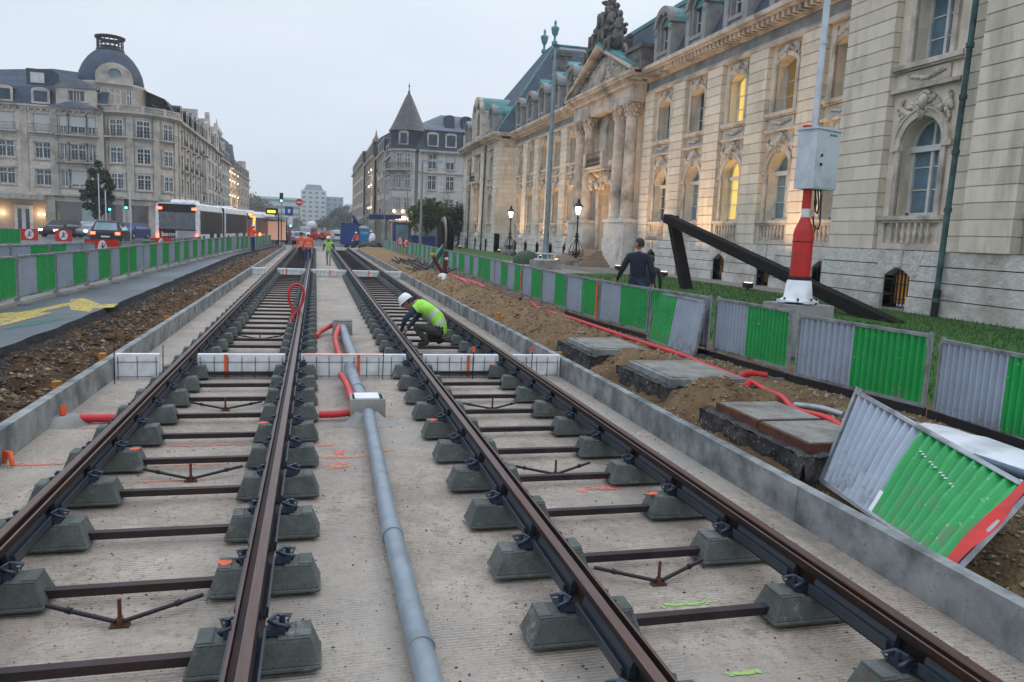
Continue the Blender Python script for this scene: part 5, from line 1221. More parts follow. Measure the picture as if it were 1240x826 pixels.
# ---------------- right corner building with conical turret
RB = empty('turret_corner_building', (14, 122, Z0), 'grey stone corner building with pointed conical slate turret, white windows and shop sign', 'building')
def RX(f): return lambda u, d, v: tuple(a-c for a, c in zip(f(u, d, v), (14, 122, Z0)))
Fm = RX(frame_map(12.5, 120, 0)); wins = []
rf_ = [(5.5, 2.0), (8.9, 2.2), (12.2, 2.3)]
for X in (17.2, 20.0, 22.8, 25.6, 28.4, 31.2):
    for i, (z, h_) in enumerate(rf_): wins.append((X-12.5, z, 1.25, h_, dict(cross=True, shut=.5 if (X, i) in ((20.0, 2),) else .35 if X == 17.2 and i == 0 else 0)))
T = facade('f', RB, Fm, 2.6, 24, 4.7, 15.0, wins, 'sandstone_b')
T.box(2.6, 24, -.1, .45, 14.8, 15.1).box(2.6, 24, -.1, .2, 11.5, 11.7).box(2.6, 24, -.1, .3, 4.6, 4.9)
for i in range(44): T.box(2.8+.48*i, 3.0+.48*i, 0, .3, 14.5, 14.8)
T.build('stone_trim', 'sandstone_trim', RB)
s = MB(Fm); s.box(2.6, 24, -.4, 0, 3.6, 4.65)
for X in (2.6, 6.0, 10, 14, 18, 22): s.box(X, X+.7, -.4, 0, Z0, 3.6)
s.build('shop_front', pm('shop_pinkish', (.45, .36, .29), (.4, .32, .26), 1, .8, .1), RB)
s = MB(Fm); s.box(2.6, 24, -.7, -.5, Z0, 3.6); s.build('shop_window', 'shop_glass', RB)
s = MB(Fm); s.add([(1, .1, 15.1), (24, .1, 15.1), (24, -.9, 18.3), (1, -.9, 18.3)], [(0, 1, 2, 3)]); s.build('lower_roof', 'slate', RB)
s = MB(Fm); s.add([(1, -.8, 18.3), (24, -.8, 18.3), (20.0, -4.5, 21.2), (6.5, -4.5, 21.4), (1, -14, 18.3), (24, -14, 18.3)], [(0, 1, 2, 3), (1, 5, 2), (0, 3, 4), (3, 2, 5, 4)]); s.build('upper_roof', 'slate_grey', RB)
s = MB(Fm); s.box(1, 24, -.95, -.7, 18.2, 18.4); s.build('roof_kerb', 'slate', RB)
for X in (17.2, 20.0, 22.8, 25.6): mans_dormer(Fm, X-12.5, 15.9, 1.3, 1.7, RB, wall='sandstone_trim')
for X in (20.0, 22.6): mans_dormer(Fm, X-12.5, 19.2, 1.0, 1.4, RB, wall='slate', d=-1.8)
s = MB(Fm); s.box(25.2-12.5, 26.4-12.5, -2.0, -2.3, 19.5, 20.0); s.build('skylight', 'win_frame_far', RB)
s = MB(Fm); s.box(20, 21.5, -5, -7, 20, 22.0).box(13, 14.3, -6, -8, 20, 21.9); s.build('chimney', 'sandstone_trim', RB)
TC2 = (13.7, 122.5)
RB.scale = (1, 1, .955)
def tw2(a, r): a = radians(a); return (TC2[0]+r*cos(a)-14, TC2[1]+r*sin(a)-122)
def tbox2(s, a0, a1, r0, r1, z0, z1, n=10): s.prism([tw2(a0+(a1-a0)*i/n, r1) for i in range(n+1)]+[tw2(a1-(a1-a0)*i/n, r0) for i in range(n+1)], z0-Z0, z1-Z0)
s = MB(); tbox2(s, 165, 290, 1.8, 2.6, 4.6, 15.0, 20); s.build('turret_wall', 'sandstone_b', RB)
s = MB(); tbox2(s, 165, 290, 1.8, 3.0, 14.8, 15.1, 20); tbox2(s, 165, 290, 1.8, 2.9, 4.6, 4.9, 20); tbox2(s, 185, 275, 2.4, 3.5, 11.7, 11.95, 14)
for a in (190, 270): s.ell((*tw2(a, 2.9), 11.3-Z0), (.25, .25, .45))
s.build('turret_trim', 'sandstone_trim', RB)
s = MB()
for i in range(25): a = 186+88*i/24; s.cyl((*tw2(a, 3.4), 11.95-Z0), (*tw2(a, 3.4), 12.8-Z0), .03, n=4)
s.tube([(*tw2(186+88*i/12, 3.4), 12.8-Z0) for i in range(13)], .05, 5); s.build('balcony_railing', 'iron', RB)
for a in (205, 236, 264):
    for z, h_ in rf_:
        xf = (lambda an: (lambda u, d, v: (tw2(an, 2.62+d)[0]+u*cos(radians(an+90)), tw2(an, 2.62+d)[1]+u*sin(radians(an+90)), v-Z0)))(a)
        T = MB(xf); winset(None, T, lambda u, d, v, xf=xf: xf(u, d+.19, v), 0, z, .95, h_, parent=RB); T.build('window_surround', 'sandstone_trim', RB)
s = MB(); tbox2(s, 165, 290, 1.5, 2.7, 3.6, 4.6, 14)
for a in (168, 205, 245, 286): tbox2(s, a-7, a+7, 1.8, 2.6, Z0, 3.6, 3)
s.build('turret_shopfront', pm('shop_beige', (.45, .37, .3), (.4, .33, .27), 1, .8, .1), RB); s = MB(); tbox2(s, 168, 288, 1.6, 2.3, Z0, 3.6, 14); s.build('shop_window', 'shop_glass', RB)
s = MB(); s.lathe([(2.7, 15.0), (2.65, 17.9), (2.95, 18.0)], (*[TC2[0]-14, TC2[1]-122], -Z0), 28); s.build('turret_attic', 'slate', RB)
s = MB(); s.lathe([(3.0, 18.0), (2.6, 18.7), (1.9, 20.2), (1.15, 22), (.45, 23.6), (.1, 24.2)], (*[TC2[0]-14, TC2[1]-122], -Z0), 28); s.build('turret_cone', pm('cone_slate', (.075, .08, .085), (.045, .05, .055), 2.5, .6, .5, 8, stain=(.13, .12, .1), ssc=2), RB)
s = MB(); s.lathe([(.12, 24.0), (.2, 24.3), (.08, 24.5), (.05, 25.0), (.16, 25.2), (.04, 25.4), (.02, 25.9)], (*[TC2[0]-14, TC2[1]-122], -Z0), 8); s.build('finial', 'iron', RB)
for a in (250,):
    xf = lambda u, d, v: (tw2(250, 2.75+d)[0]+u*cos(radians(340)), tw2(250, 2.75+d)[1]+u*sin(radians(340)), v-Z0); mans_dormer(xf, 0, 15.9, 1.0, 1.6, RB)
Sm = RX(frame_map(12.1, 143, -pi/2)); wins = []
for i in range(5):
    for z, h_ in rf_: wins.append((2+3.6*i, z, 1.2, h_, dict(balcony=z > 12, cross=False)))
T = facade('f', RB, Sm, 0, 20, 4.6, 15.0, wins, 'sandstone_b'); T.box(0, 20, -.1, .45, 14.8, 15.1).box(0, 20, -.1, .3, 4.5, 4.9); T.build('stone_trim', 'sandstone_trim', RB)
s = MB(Sm); s.add([(0, .1, 15.1), (20, .1, 15.1), (20, -.9, 18.3), (0, -.9, 18.3), (13, -6, 20.8), (0, -6, 20.8)], [(0, 1, 2, 3), (3, 2, 4, 5)]); s.build('side_roof', 'slate', RB)
for i in range(5): mans_dormer(Sm, 2+3.6*i, 15.7, 1.1, 1.6, RB)
s = MB(Sm); s.box(0, 20, -.5, -.4, Z0, 4.6); s.build('shop_window', 'shop_glass', RB); s = MB(); s.box(-1.4, 10, -1.6+.5, 20, .1, 15.0); s.build('rear_body', 'sandstone_b', RB)
text_part('sign_lettering', 'RAIFFEISEN', .75, 'lamp_lit', RB, (*[tw2(258, 2.85)[0]+.2, tw2(258, 2.85)[1]], 4.25-Z0-.1), (pi/2, 0, radians(-10)), .03)
s = MB()
for a, z in ((200, 4.1), (283, 4.1), (222, 5.3), (252, 5.3), (282, 5.3)): s.ell((*tw2(a, 2.85), z-Z0), (.2, .2, .2))
s.build('wall_lamp', 'warm_wall_light', RB)
s = MB(Fm)
for X in (9.6, 10.3, 12.6, 13.6): s.ell((X, .2, 4.1), (.16, .12, .16))
s.build('wall_lamp', 'warm_wall_light', RB)
# ornate building with spire further along on the right
def terraceR(name, label, X, Y1, L, zt, mat, nb, nf, roofh, opts=''):
    b = empty(name, (X, Y1, Z0), label, 'building'); bb = frame_map(X, Y1, -pi/2)
    xf = lambda u, d, v: tuple(a-c for a, c in zip(bb(u, d, v), (X, Y1, Z0))); fh = (zt-4.6)/nf
    wins = [((i+.5)*L/nb, 4.6+fh*k+.6, L/nb*.4, fh*.62, dict(cross=False, balcony='b' in opts and (i+k) % 3 == 0)) for i in range(nb) for k in range(nf)]
    T = facade('f', b, xf, 0, L, 4.3, zt, wins, mat); T.box(0, L, -.1, .5, zt-.3, zt).box(0, L, -.1, .3, 4.2, 4.6); T.build('stone_trim', 'sandstone_trim', b)
    s = MB(xf); s.add([(0, .1, zt), (L, .1, zt), (L, -1.2, zt+roofh*.6), (0, -1.2, zt+roofh*.6), (L, -5, zt+roofh), (0, -5, zt+roofh)], [(0, 1, 2, 3), (3, 2, 4, 5), (0, 3, 5), (1, 4, 2)]); s.build('roof', 'slate', b)
    for i in range(nb): mans_dormer(xf, (i+.5)*L/nb, zt+.3, L/nb*.4, roofh*.4, b)
    s = MB(xf); s.box(0, L, -12, -.6, Z0, zt); s.build('rear_body', mat, b); s = MB(xf); s.box(0, L, -.5, -.4, Z0, 4.3); s.build('shop_window', 'shop_glass', b)
    return b, xf
terraceR('terraced_house', 'grey stone house with balconies behind the turret building on the right of the street', 11.9, 160, 16.5, 16.2, 'sandstone_b', 4, 3, 4.5, 'b')
b, xf = terraceR('spired_building', 'brownish ornate house with a slender slate spire and crowned lantern, right of the street', 11.2, 186, 25, 16.8, 'plaster_cream', 6, 3, 6, 'b')
s = MB(xf); s.add([(1, .3, 16.5), (5, .3, 16.5), (5, -4.2, 16.5), (1, -4.2, 16.5), (2, -.9, 20.4), (4, -.9, 20.4), (4, -3, 20.4), (2, -3, 20.4)], [(0, 1, 5, 4), (1, 2, 6, 5), (2, 3, 7, 6), (3, 0, 4, 7)])
s.build('spire_roof', 'slate', b)
s = MB(xf); s.box(1.8, 4.2, -3.2, -.7, 20.4, 20.7).lathe([(.95, 20.7), (.85, 21.8), (1.0, 21.9), (.8, 22.4), (.3, 23.2), (.06, 24.5)], (3, -2, 0), 10); s.build('lantern', pm('lantern_stone', (.3, .2, .15), (.16, .11, .09), 2, .8, .2), b)
s = MB(xf)
for z in (6.5, 11, 14): s.ell((24, .4, z), (.14, .12, .2)); s.ell((17, .4, z), (.14, .12, .2))
s.build('wall_lamp', 'warm_wall_light', b)
for z in (7, 12): 
    l = bpy.data.lights.new('wall_lamp', 'POINT'); l.energy = 200; l.color = (1, .7, .4); l.shadow_soft_size = .3; o = bpy.data.objects.new('wall_lamp_light', l); COL.objects.link(o); o.parent = b; o.location = xf(21, 1.6, z)
terraceR('terraced_house', 'dark distant stone house with slate mansard at the far end of the right row', 10.6, 240, 53, 17.5, 'sandstone', 12, 4, 5, '')
# ---------------- far modern blocks
K['mod_white'] = pm('mod_white', (.55, .57, .58), (.48, .5, .52), .2, .8, .1); K['mod_blue'] = pm('mod_bluegrey', (.3, .37, .41), (.25, .31, .35), .2, .7, .1)
def modern(label, X0, X1, Y, z1, mat, nw, nf, step=True, ribbon=False, dep=20, top=None):
    b = empty('office_block', ((X0+X1)/2, Y, -1.2), label, 'building'); w = (X1-X0)/2
    MB().box(-w, w, 0, dep, 0, z1+1.2).build('wall', mat, b)
    fh = (z1+1)/nf
    for k in range(nf):
        if ribbon: MB().box(-w+.5, w-.5, -.12, .05, fh*k+fh*.35, fh*k+fh*.75).build('window', 'win_teal', b)
        else:
            q = MB()
            for i in range(nw): x = -w+(i+.5)*2*w/nw; MB().box(x-w/nw*.5, x+w/nw*.5, -.12, .05, fh*k+fh*.3, fh*k+fh*.75).build('window', 'win_teal', b)
    if top: MB().prism([(-w*.8, 0), (w*.8, 0), (w*.55, top), (-w*.55, top)], 1, dep-1, 0, 'y').build('roof', 'mod_blue', b, loc=(0, 0, z1+1.2))
    return b
modern('tall pale apartment tower with grey windows and hipped top at the end of the street', -7.8, 5.2, 430, 21, 'mod_white', 4, 9, top=3)
modern('lower grey wing right of the pale tower at the end of the street', 5.4, 14.5, 440, 18.5, 'mod_blue', 3, 7)
modern('wide pale office building with ribbon windows left of the tower, far end', -48, -9, 460, 17.5, 'mod_white', 6, 5, ribbon=True)
modern('low pale block far left behind the far trees', -95, -50, 500, 16, 'mod_blue', 8, 4, ribbon=True)
modern('pale stepped block with ribbon windows right of the grey wing', 14.8, 25, 410, 14, 'mod_white', 4, 5)
modern('blue-grey glass slab at the far right end of the street', 24, 36, 380, 20, 'mod_blue', 3, 6, ribbon=True)
s = MB(); vs = []
P = [(-400+20*i, 560, 14+9*noise.noise(Vector((i*.35, 2, 0)))+ (6 if i < 20 else 0)) for i in range(41)]
for x, y, z in P: vs += [(x, y, -2), (x, y+40, z)]
s.add(vs, [(2*i, 2*i+2, 2*i+3, 2*i+1) for i in range(40)]); tag(s.build('hills', 'leaf_olive'), kind='structure')
# ---------------- trees
def tree(loc, h_, rad, trunk_h, label, mat, n=1600, group=None, leaf=.16, seed=0, column=False, tr=.14):
    e = empty('street_tree', loc, label, 'tree', group); rg = random.Random(seed)
    s = MB(); s.tube([(0, 0, 0), (.03, .02, trunk_h*.5), (0, .03, trunk_h), (.03, 0, h_*.75)], [tr, tr*.85, tr*.7, tr*.25], 8)
    for i in range(7):
        a = 2*pi*i/7+rg.random(); z = trunk_h*.9+(h_-trunk_h)*.1*i*.6; s.tube([(0, 0, z), (rad*.4*cos(a), rad*.4*sin(a), z+rad*.35), (rad*.75*cos(a), rad*.75*sin(a), z+rad*.7)], [tr*.45, tr*.3, tr*.1], 5)
    s.build('trunk', 'bark', e)
    s = MB(); cz = (trunk_h*.85+h_)/2; hz = (h_-trunk_h*.85)/2; cl_ = []
    for i in range(60):
        while 1:
            v = Vector((rg.uniform(-1, 1), rg.uniform(-1, 1), rg.uniform(-1, 1)))
            if v.length < 1: break
        taper = (1-.55*max(0, v.z)) if column else 1
        cl_.append((Vector((v.x*rad*taper, v.y*rad*taper, cz+v.z*hz)), rad*rg.uniform(.18, .36)))
    for i in range(n):
        c, r = rg.choice(cl_); d = Vector((rg.gauss(0, 1), rg.gauss(0, 1), rg.gauss(0, .8))).normalized()*r*rg.uniform(.5, 1.05)
        p = c+d; q = Matrix.Rotation(rg.random()*6, 3, Vector((rg.random(), rg.random(), rg.random()+.1)).normalized()); l = leaf*rg.uniform(.6, 1.3)
        s.add([tuple(p+q @ Vector(v)) for v in ((-l, 0, 0), (0, -l*.5, 0), (l, 0, .02), (0, l*.5, 0))], [(0, 1, 2, 3)])
    s.build('crown', mat, e); return e
tree((-20.6, 84, -.0), 7.6, 1.35, 2.6, 'dark conical young street tree in front of the domed building', 'leaf_dark', 4200, leaf=.2, seed=3, column=True)
tree((11.6, 84, .3), 5.4, 2.1, 2.2, 'round green tree beside the tall pole, in front of the turret building shops', 'leaf', 3800, leaf=.2, seed=5)
tree((16.4, 91, .3), 5.2, 2.6, 1.9, 'round green tree partly hidden by the corner of the bank, near the silver car', 'leaf_dark', 3800, leaf=.2, seed=6)
tree((-31, 380, -1), 15, 12, 2, 'large olive-green tree beyond the end of the left row of houses', 'leaf_olive', 3500, leaf=.9, seed=8, tr=.5)
tree((11.5, 330, -1), 12, 6, 3, 'bare greyish tree in front of the far right office blocks', pm('bare_twigs', (.09, .09, .08), (.06, .06, .055), 1, .8, 0), 2200, leaf=.5, seed=9, tr=.3)
for i, (x, y) in enumerate([(4.5, 350), (-12, 420), (-22, 420), (-40, 430), (30, 330)]):
    tree((x, y, -1), 7, 5, 2, ['small dark tree in front of the pale tower', 'small tree left of the pale tower', 'low tree in front of the ribbon-window offices', 'low tree at the foot of the far left offices', 'low tree by the far right buildings'][i], 'leaf_olive', 900, leaf=.6, seed=20+i, tr=.3)
# ================================================ BARRIERS
BW_, BH = 2.0, .985
def corr(s, u0, u1, z0, z1, n, mi=0, amp=.016, mp=None, dent=None):
    vs = []; fs = []; m = n*4; rows = 2 if dent is None else 9
    for j in range(rows):
        z = z0+(z1-z0)*j/(rows-1)
        for i in range(m+1):
            u = u0+(u1-u0)*i/m; ph = (i % 4); d = amp*(1 if ph in (1, 2) else -1)
            if dent: d += dent(u, z)
            vs.append((u, d, z))
    for j in range(rows-1):
        for i in range(m): a = j*(m+1)+i; fs.append((a, a+1, a+m+2, a+m+1))
    if mp: vs = [mp(*v) for v in vs]
    s.add(vs, fs, mi, False)
def barrier_parts(e, flip=False, mp=None, dent=None, red=None, feet=True, orange=False, split=.5):
    mp2 = mp or (lambda u, d, z: (u, d, z))
    a, b = ('green', 'grey') if flip else ('grey', 'green'); c = BW_*split
    for nm, m, u0, u1 in (('corrugated_panel', a, .05, c-.003), ('corrugated_panel', b, c+.003, BW_-.05)):
        s = MB(); corr(s, u0, u1, .17, .95, max(3, round((u1-u0)/.095)), 0, .018, mp2, dent); o = s.build(nm, m, e); o['label'] = m+' painted corrugated steel panel'
    s = MB(mp2); s.box(0, .035, -.022, .022, .06 if feet else .15, BH+.02).box(BW_-.035, BW_, -.022, .022, .06 if feet else .15, BH+.02)
    s.box(.036, BW_-.036, -.026, .026, .945, BH-.002).box(.036, BW_-.036, -.024, .024, .14, .18)
    for u in (.01, BW_-.035): s.box(u, u+.025, -.05, -.022, .85, .93)
    s.build('frame', 'galv', e)
    if red:
        s = MB(mp2); s.box(red[0], red[1], -.034, -.029, .18, .97); s.build('red_band', 'red' if not orange else 'spray_orange', e)
    if feet:
        for u in (.0, BW_-.06):
            s = MB(mp2); s.box(u, u+.06, -.22, .22, 0, .03).box(u+.015, u+.045, -.03, .03, .03, .14); s.build('foot', 'galv', e)
PROTO = {}
def barrier(p0, p1, z, label, group, flip=False, split=.5, red=None, orange=False, z1=None):
    key = (flip, split, red, orange)
    if key not in PROTO:
        e = empty('crowd_barrier', (0, 0, 0), label, 'barrier', group); barrier_parts(e, flip, red=red, orange=orange, split=split); PROTO[key] = e; o = e
    else: o = copy_tree(PROTO[key], label=label, group=group)
    d = Vector(p1)-Vector(p0); o.location = (p0[0], p0[1], z); o.rotation_euler = (0, -math.atan2((z1 if z1 is not None else z)-z, d.length), math.atan2(d.y, d.x)); o.scale = (d.length/BW_, 1, 1)
    return o
def along(poly, pitch):
    out = []; P = [Vector(p) for p in poly]; seg = 0; t = 0; cur = P[0]; out.append(cur.copy())
    while seg < len(P)-1:
        rem = (P[seg+1]-cur).length
        if rem >= pitch-t:
            cur = cur+(P[seg+1]-cur).normalized()*(pitch-t); t = 0; out.append(cur.copy())
        else: t += rem; cur = P[seg+1]; seg += 1
    return out
RL = [(6.62, 5.05), (6.74, 7.1), (6.4, 9.25), (6.3, 11.3), (6.05, 13.2), (5.85, 15.3), (5.8, 17.4), (5.85, 22), (6.0, 26), (6.1, 31), (6.2, 38), (6.5, 46), (6.6, 60), (6.65, 82)]
pts = [Vector(p) for p in RL[:7]]+along(RL[6:], 2.12)[1:]
what = ['nearest grey and green barrier, at the right edge above the fallen barrier', 'grey and green barrier in front of the lawn, just right of the concrete post block', 'grey and green barrier directly in front of the red post and cabinet',
        'green and grey barrier standing behind the leaning one', 'grey and green barrier just beyond the leaning one, under the walking man', 'grey and green barrier left of the walking man, in front of the portico lantern']
for i in range(len(pts)-1):
    p0, p1 = pts[i+1], pts[i]    # far end first : left in the photo
    d = (p1-p0); q1 = p0+d*.975
    Y = (p0.y+p1.y)/2
    rg = random.Random(i+100)
    if i < len(what): lb = what[i]; grp = 'site barriers on the right'
    else: lb = 'grey and green barrier of the right row, '+('between walking man and tall lamp' if Y < 30 else 'between tall lamp and disc sculpture' if Y < 50 else 'far end by the blue cabins'); grp = 'site barriers on the right'
    if i in (0, 3): q1 = p0+d*.95
    if i in (0, 1, 2): p0 = p0+d*.04
    ri = (1.86, 1.95) if i == 5 or i % 9 == 8 else None
    barrier((p0.x, p0.y), (q1.x, q1.y), (.3 if i == 0 else .33 if i == 1 else .37) if Y < 55 else fz(Y)-.02, lb, grp, flip=(i == 3 or (i > 8 and i % 7 == 3)), split=[.5, .47, .46, .5, .45, .5, .55, .48][i % 8] if i < 8 else rg.choice((.35, .5, .5, .62)), red=ri, orange=bool(ri))
LL = [(-5.9, 13.2), (-5.82, 15.4), (-5.8, 17.5), (-5.7, 19.7), (-5.6, 22), (-5.55, 24.2), (-5.55, 29), (-5.3, 40), (-4.9, 52), (-4.5, 60), (-4.3, 72), (-4.4, 96)]
pts = along(LL, 2.1)
for i in range(len(pts)-1):
    p0, p1 = pts[i], pts[i+1]; d = p1-p0; q1 = p0+d*.975; Y = p0.y
    z = ['at the left edge of the photo', 'beside the tail of the yellow arrow', 'beside the head of the yellow arrow'][i] if i < 3 else 'between yellow arrow and bus' if Y < 42 else 'near the standing orange worker' if Y < 58 else 'beyond the orange worker'
    barrier((p0.x, p0.y), (q1.x, q1.y), fz(Y), 'grey and green barrier of the front left row, '+z, 'site barriers of the front left row', split=.47 if i % 3 else .52, flip=(i % 11 == 6))
pts = along([(-9.6, 15), (-8.2, 21), (-7.3, 27), (-6.4, 33), (-6.2, 48)], 2.1)
for i in range(len(pts)-1):
    p0, p1 = pts[i], pts[i+1]; q1 = p0+(p1-p0)*.975
    barrier((p0.x, p0.y), (q1.x, q1.y), .4, 'grey and green barrier of the second row, just behind the front left row', 'site barriers of the second left row', split=.5, flip=bool(i % 2))
pts = along([(-34, 44), (-13.6, 47.5)], 2.1)
for i in range(len(pts)-1):
    p0, p1 = pts[i], pts[i+1]; q1 = p0+(p1-p0)*.975
    barrier((p0.x, p0.y), (q1.x, q1.y), .42, 'grey and green barrier of the rear row across the road, in front of the shops', 'site barriers of the rear left row', split=.5)
# red no-entry-for-walkers plates hung on the rows behind
def plate(x, y, z, rz, w, label, dia=True):
    e = empty('warning_plate', (x, y, z), label, 'sign', 'red warning plates on the left barriers'); e.rotation_euler.z = rz
    MB().box(-w/2, w/2, -.012, .012, 0, .62).build('board', 'red', e)
    s = MB(); s.add([(.21*cos(2*pi*i/24), -.015, .34+.26*sin(2*pi*i/24)) for i in range(24)], [tuple(range(24))]); s.build('white_disc', 'white', e)
    s = MB(); s.ell((0, -.02, .48), (.035, .004, .04), 0, 8, 4); s.tube([(0, -.02, .44), (.0, -.02, .34), (.05, -.02, .22)], .022, 5); s.tube([(0, -.02, .34), (-.07, -.02, .22)], .02, 5); s.tube([(-.06, -.02, .4), (.07, -.02, .37)], .014, 5)
    s.tube([(-.15, -.022, .18), (.15, -.022, .5)], .012, 4)
    s.build('walker_symbol', 'black', e)
for a in [(-17.3, 46.7, .8, radians(5), .95, 'red plate with white walker symbol on the rear barrier row, leftmost'), (-15.0, 47.1, .8, radians(5), .8, 'red plate with white walker symbol on the rear barrier row, middle'), (-13.4, 47.3, .8, radians(5), .8, 'red plate with white symbol at the rear row end beside the dark car'),
          (-6.95, 28.6, .85, radians(62), 1.5, 'wide red plate with white disc on the second barrier row, left'), (-6.22, 34.7, .85, radians(70), 1.6, 'wide red plate with white disc on the second barrier row, right, below the bus'),
          (6.55, 58, .9, radians(-60), .9, 'red sign with pale symbol above the far right barriers'), (6.5, 62, 1.0, radians(-60), .7, 'small red and white round sign above the far right barriers')]: plate(*a)
# fallen barrier (bent, lying on the earth bank)
C = [Vector(v) for v in ((4.47, 5.86, .12), (3.98, 3.82, .2), (4.78, 4.02, .68), (4.9, 6.02, .96))]  # BL BR TR TL
def mp(u, d, z):
    a = u/BW_; b = (z-.15)/.86
    p = C[0]*(1-a)*(1-b)+C[1]*a*(1-b)+C[2]*a*b+C[3]*(1-a)*b
    n = (C[1]-C[0]).cross(C[3]-C[0]).normalized(); return tuple(p-n*d*-1)
e = empty('fallen_barrier', tuple(C[0]), 'bent grey and green barrier with red end band, fallen on the earth bank', 'barrier')
L0 = C[0].copy(); mpl = lambda u, d, z: tuple(Vector(mp(u, d, z))-L0)
barrier_parts(e, False, mp=mpl, dent=lambda u, z: .014*noise.noise(Vector((u*2.2, z*2.5, 1)))+(.016*noise.noise(Vector((u*7, z*5, 4))) if u > 1.2 else 0), feet=False, split=.44)
s = MB(); vs = []
for i in range(9):
    t = i/8; z = .14+.88*t; w = .09+.025*sin(t*5)
    vs += [mpl(BW_-w, .035, z), mpl(BW_+.02, .035+.02*sin(t*9), z)]
s.add(vs, [(2*i, 2*i+1, 2*i+3, 2*i+2) for i in range(8)]); s.build('red_band', 'red', e)
s = MB(); [s.ell(mpl(1.0+.5*i/14, .016, .8-.12*i/14), (.02, .012, .007), 0, 6, 4) for i in range(15) if i % 4]; s.build('white_scrape', 'white', e)
s = MB(); s.box(.88, .93, .016, .02, .18, .36); s.v = [mpl(*v) for v in s.v]; s.build('paper_scrap', 'white', e)
# leaning barrier
C2 = [Vector(v) for v in ((6.0, 13.15, .4), (5.95, 11.2, .37), (6.14, 11.22, 1.33), (6.12, 13.15, 1.33))]
L1 = C2[0].copy()
def mp3(u, d, z):
    a = u/BW_; b = (z-.15)/.86; p = C2[0]*(1-a)*(1-b)+C2[1]*a*(1-b)+C2[2]*a*b+C2[3]*(1-a)*b
    n = (C2[1]-C2[0]).cross(C2[3]-C2[0]).normalized(); return tuple(p+n*d-L1)
e = empty('leaning_barrier', tuple(L1), 'green and grey barrier with slanted colour edge leaning against the row under the walking man', 'barrier')
barrier_parts(e, True, mp=mp3, dent=lambda u, z: .02*noise.noise(Vector((u*3, z*3, 7))), feet=False, split=.47)
s = MB(); s.box(-.02, .03, -.02, .02, .0, .15).box(BW_-.05, BW_, -.02, .02, .0, .15); s.v = [mp3(*v) for v in s.v]; s.build('leg', 'galv', e)
# white sheet lying on top / behind the nearest barriers
s = MB(); vs = []; N = 12
for i in range(N+1):
    t = i/N
    for j in range(5): q = j/4; vs.append((5.35+.95*q+.1*t, 6.55-2.2*t+.1*q, .4+.04*sin(t*5)+.04*noise.noise(Vector((t*6, q*3, 0)))+.03*q))
s.add(vs, [(i*5+j, i*5+j+1, i*5+j+6, i*5+j+5) for i in range(N) for j in range(4)], 0, True)
tag(s.build('plastic_sheet', 'white'), 'white plastic sheet lying on the ground behind the fallen barrier', 'sheet')
s = MB().cyl((5.4, 5.15, .52), (5.5, 4.2, .5), .04, n=12).cyl((5.48, 5.05, .5), (5.62, 4.15, .46), .035, n=12)
tag(s.build('pipe_offcut', pm('bluegrey_pipe', (.1, .16, .22), (.07, .1, .14), 4, .5, .1)), 'blue-grey pipe offcuts on the white sheet at the right edge', 'pipe')
hose('tube_bundle', [(5.35, 7.6, .42), (5.5, 7.35, .44), (5.62, 7.1, .42)], .035, 'galv', 'short grey tubes lying on the gravel left of the fallen barrier', 'tube')
# timber / black kerb strip under the right barriers
s = MB()
for a, b in zip(RL[:7], RL[1:7]): s.bar((a[0]-.02, a[1]+.03, .42), (b[0]-.02, b[1]-.03, .42), .05, .1)
tag(s.build('kerb_board', 'steel_dark'), kind='structure')
s = MB()
for a, b in zip(LL[:-3], LL[1:-2]): s.bar((a[0]-.12, a[1], .43), (b[0]-.12, b[1], .43), .3, .08)
tag(s.build('left_kerb', 'concrete_light'), kind='structure')

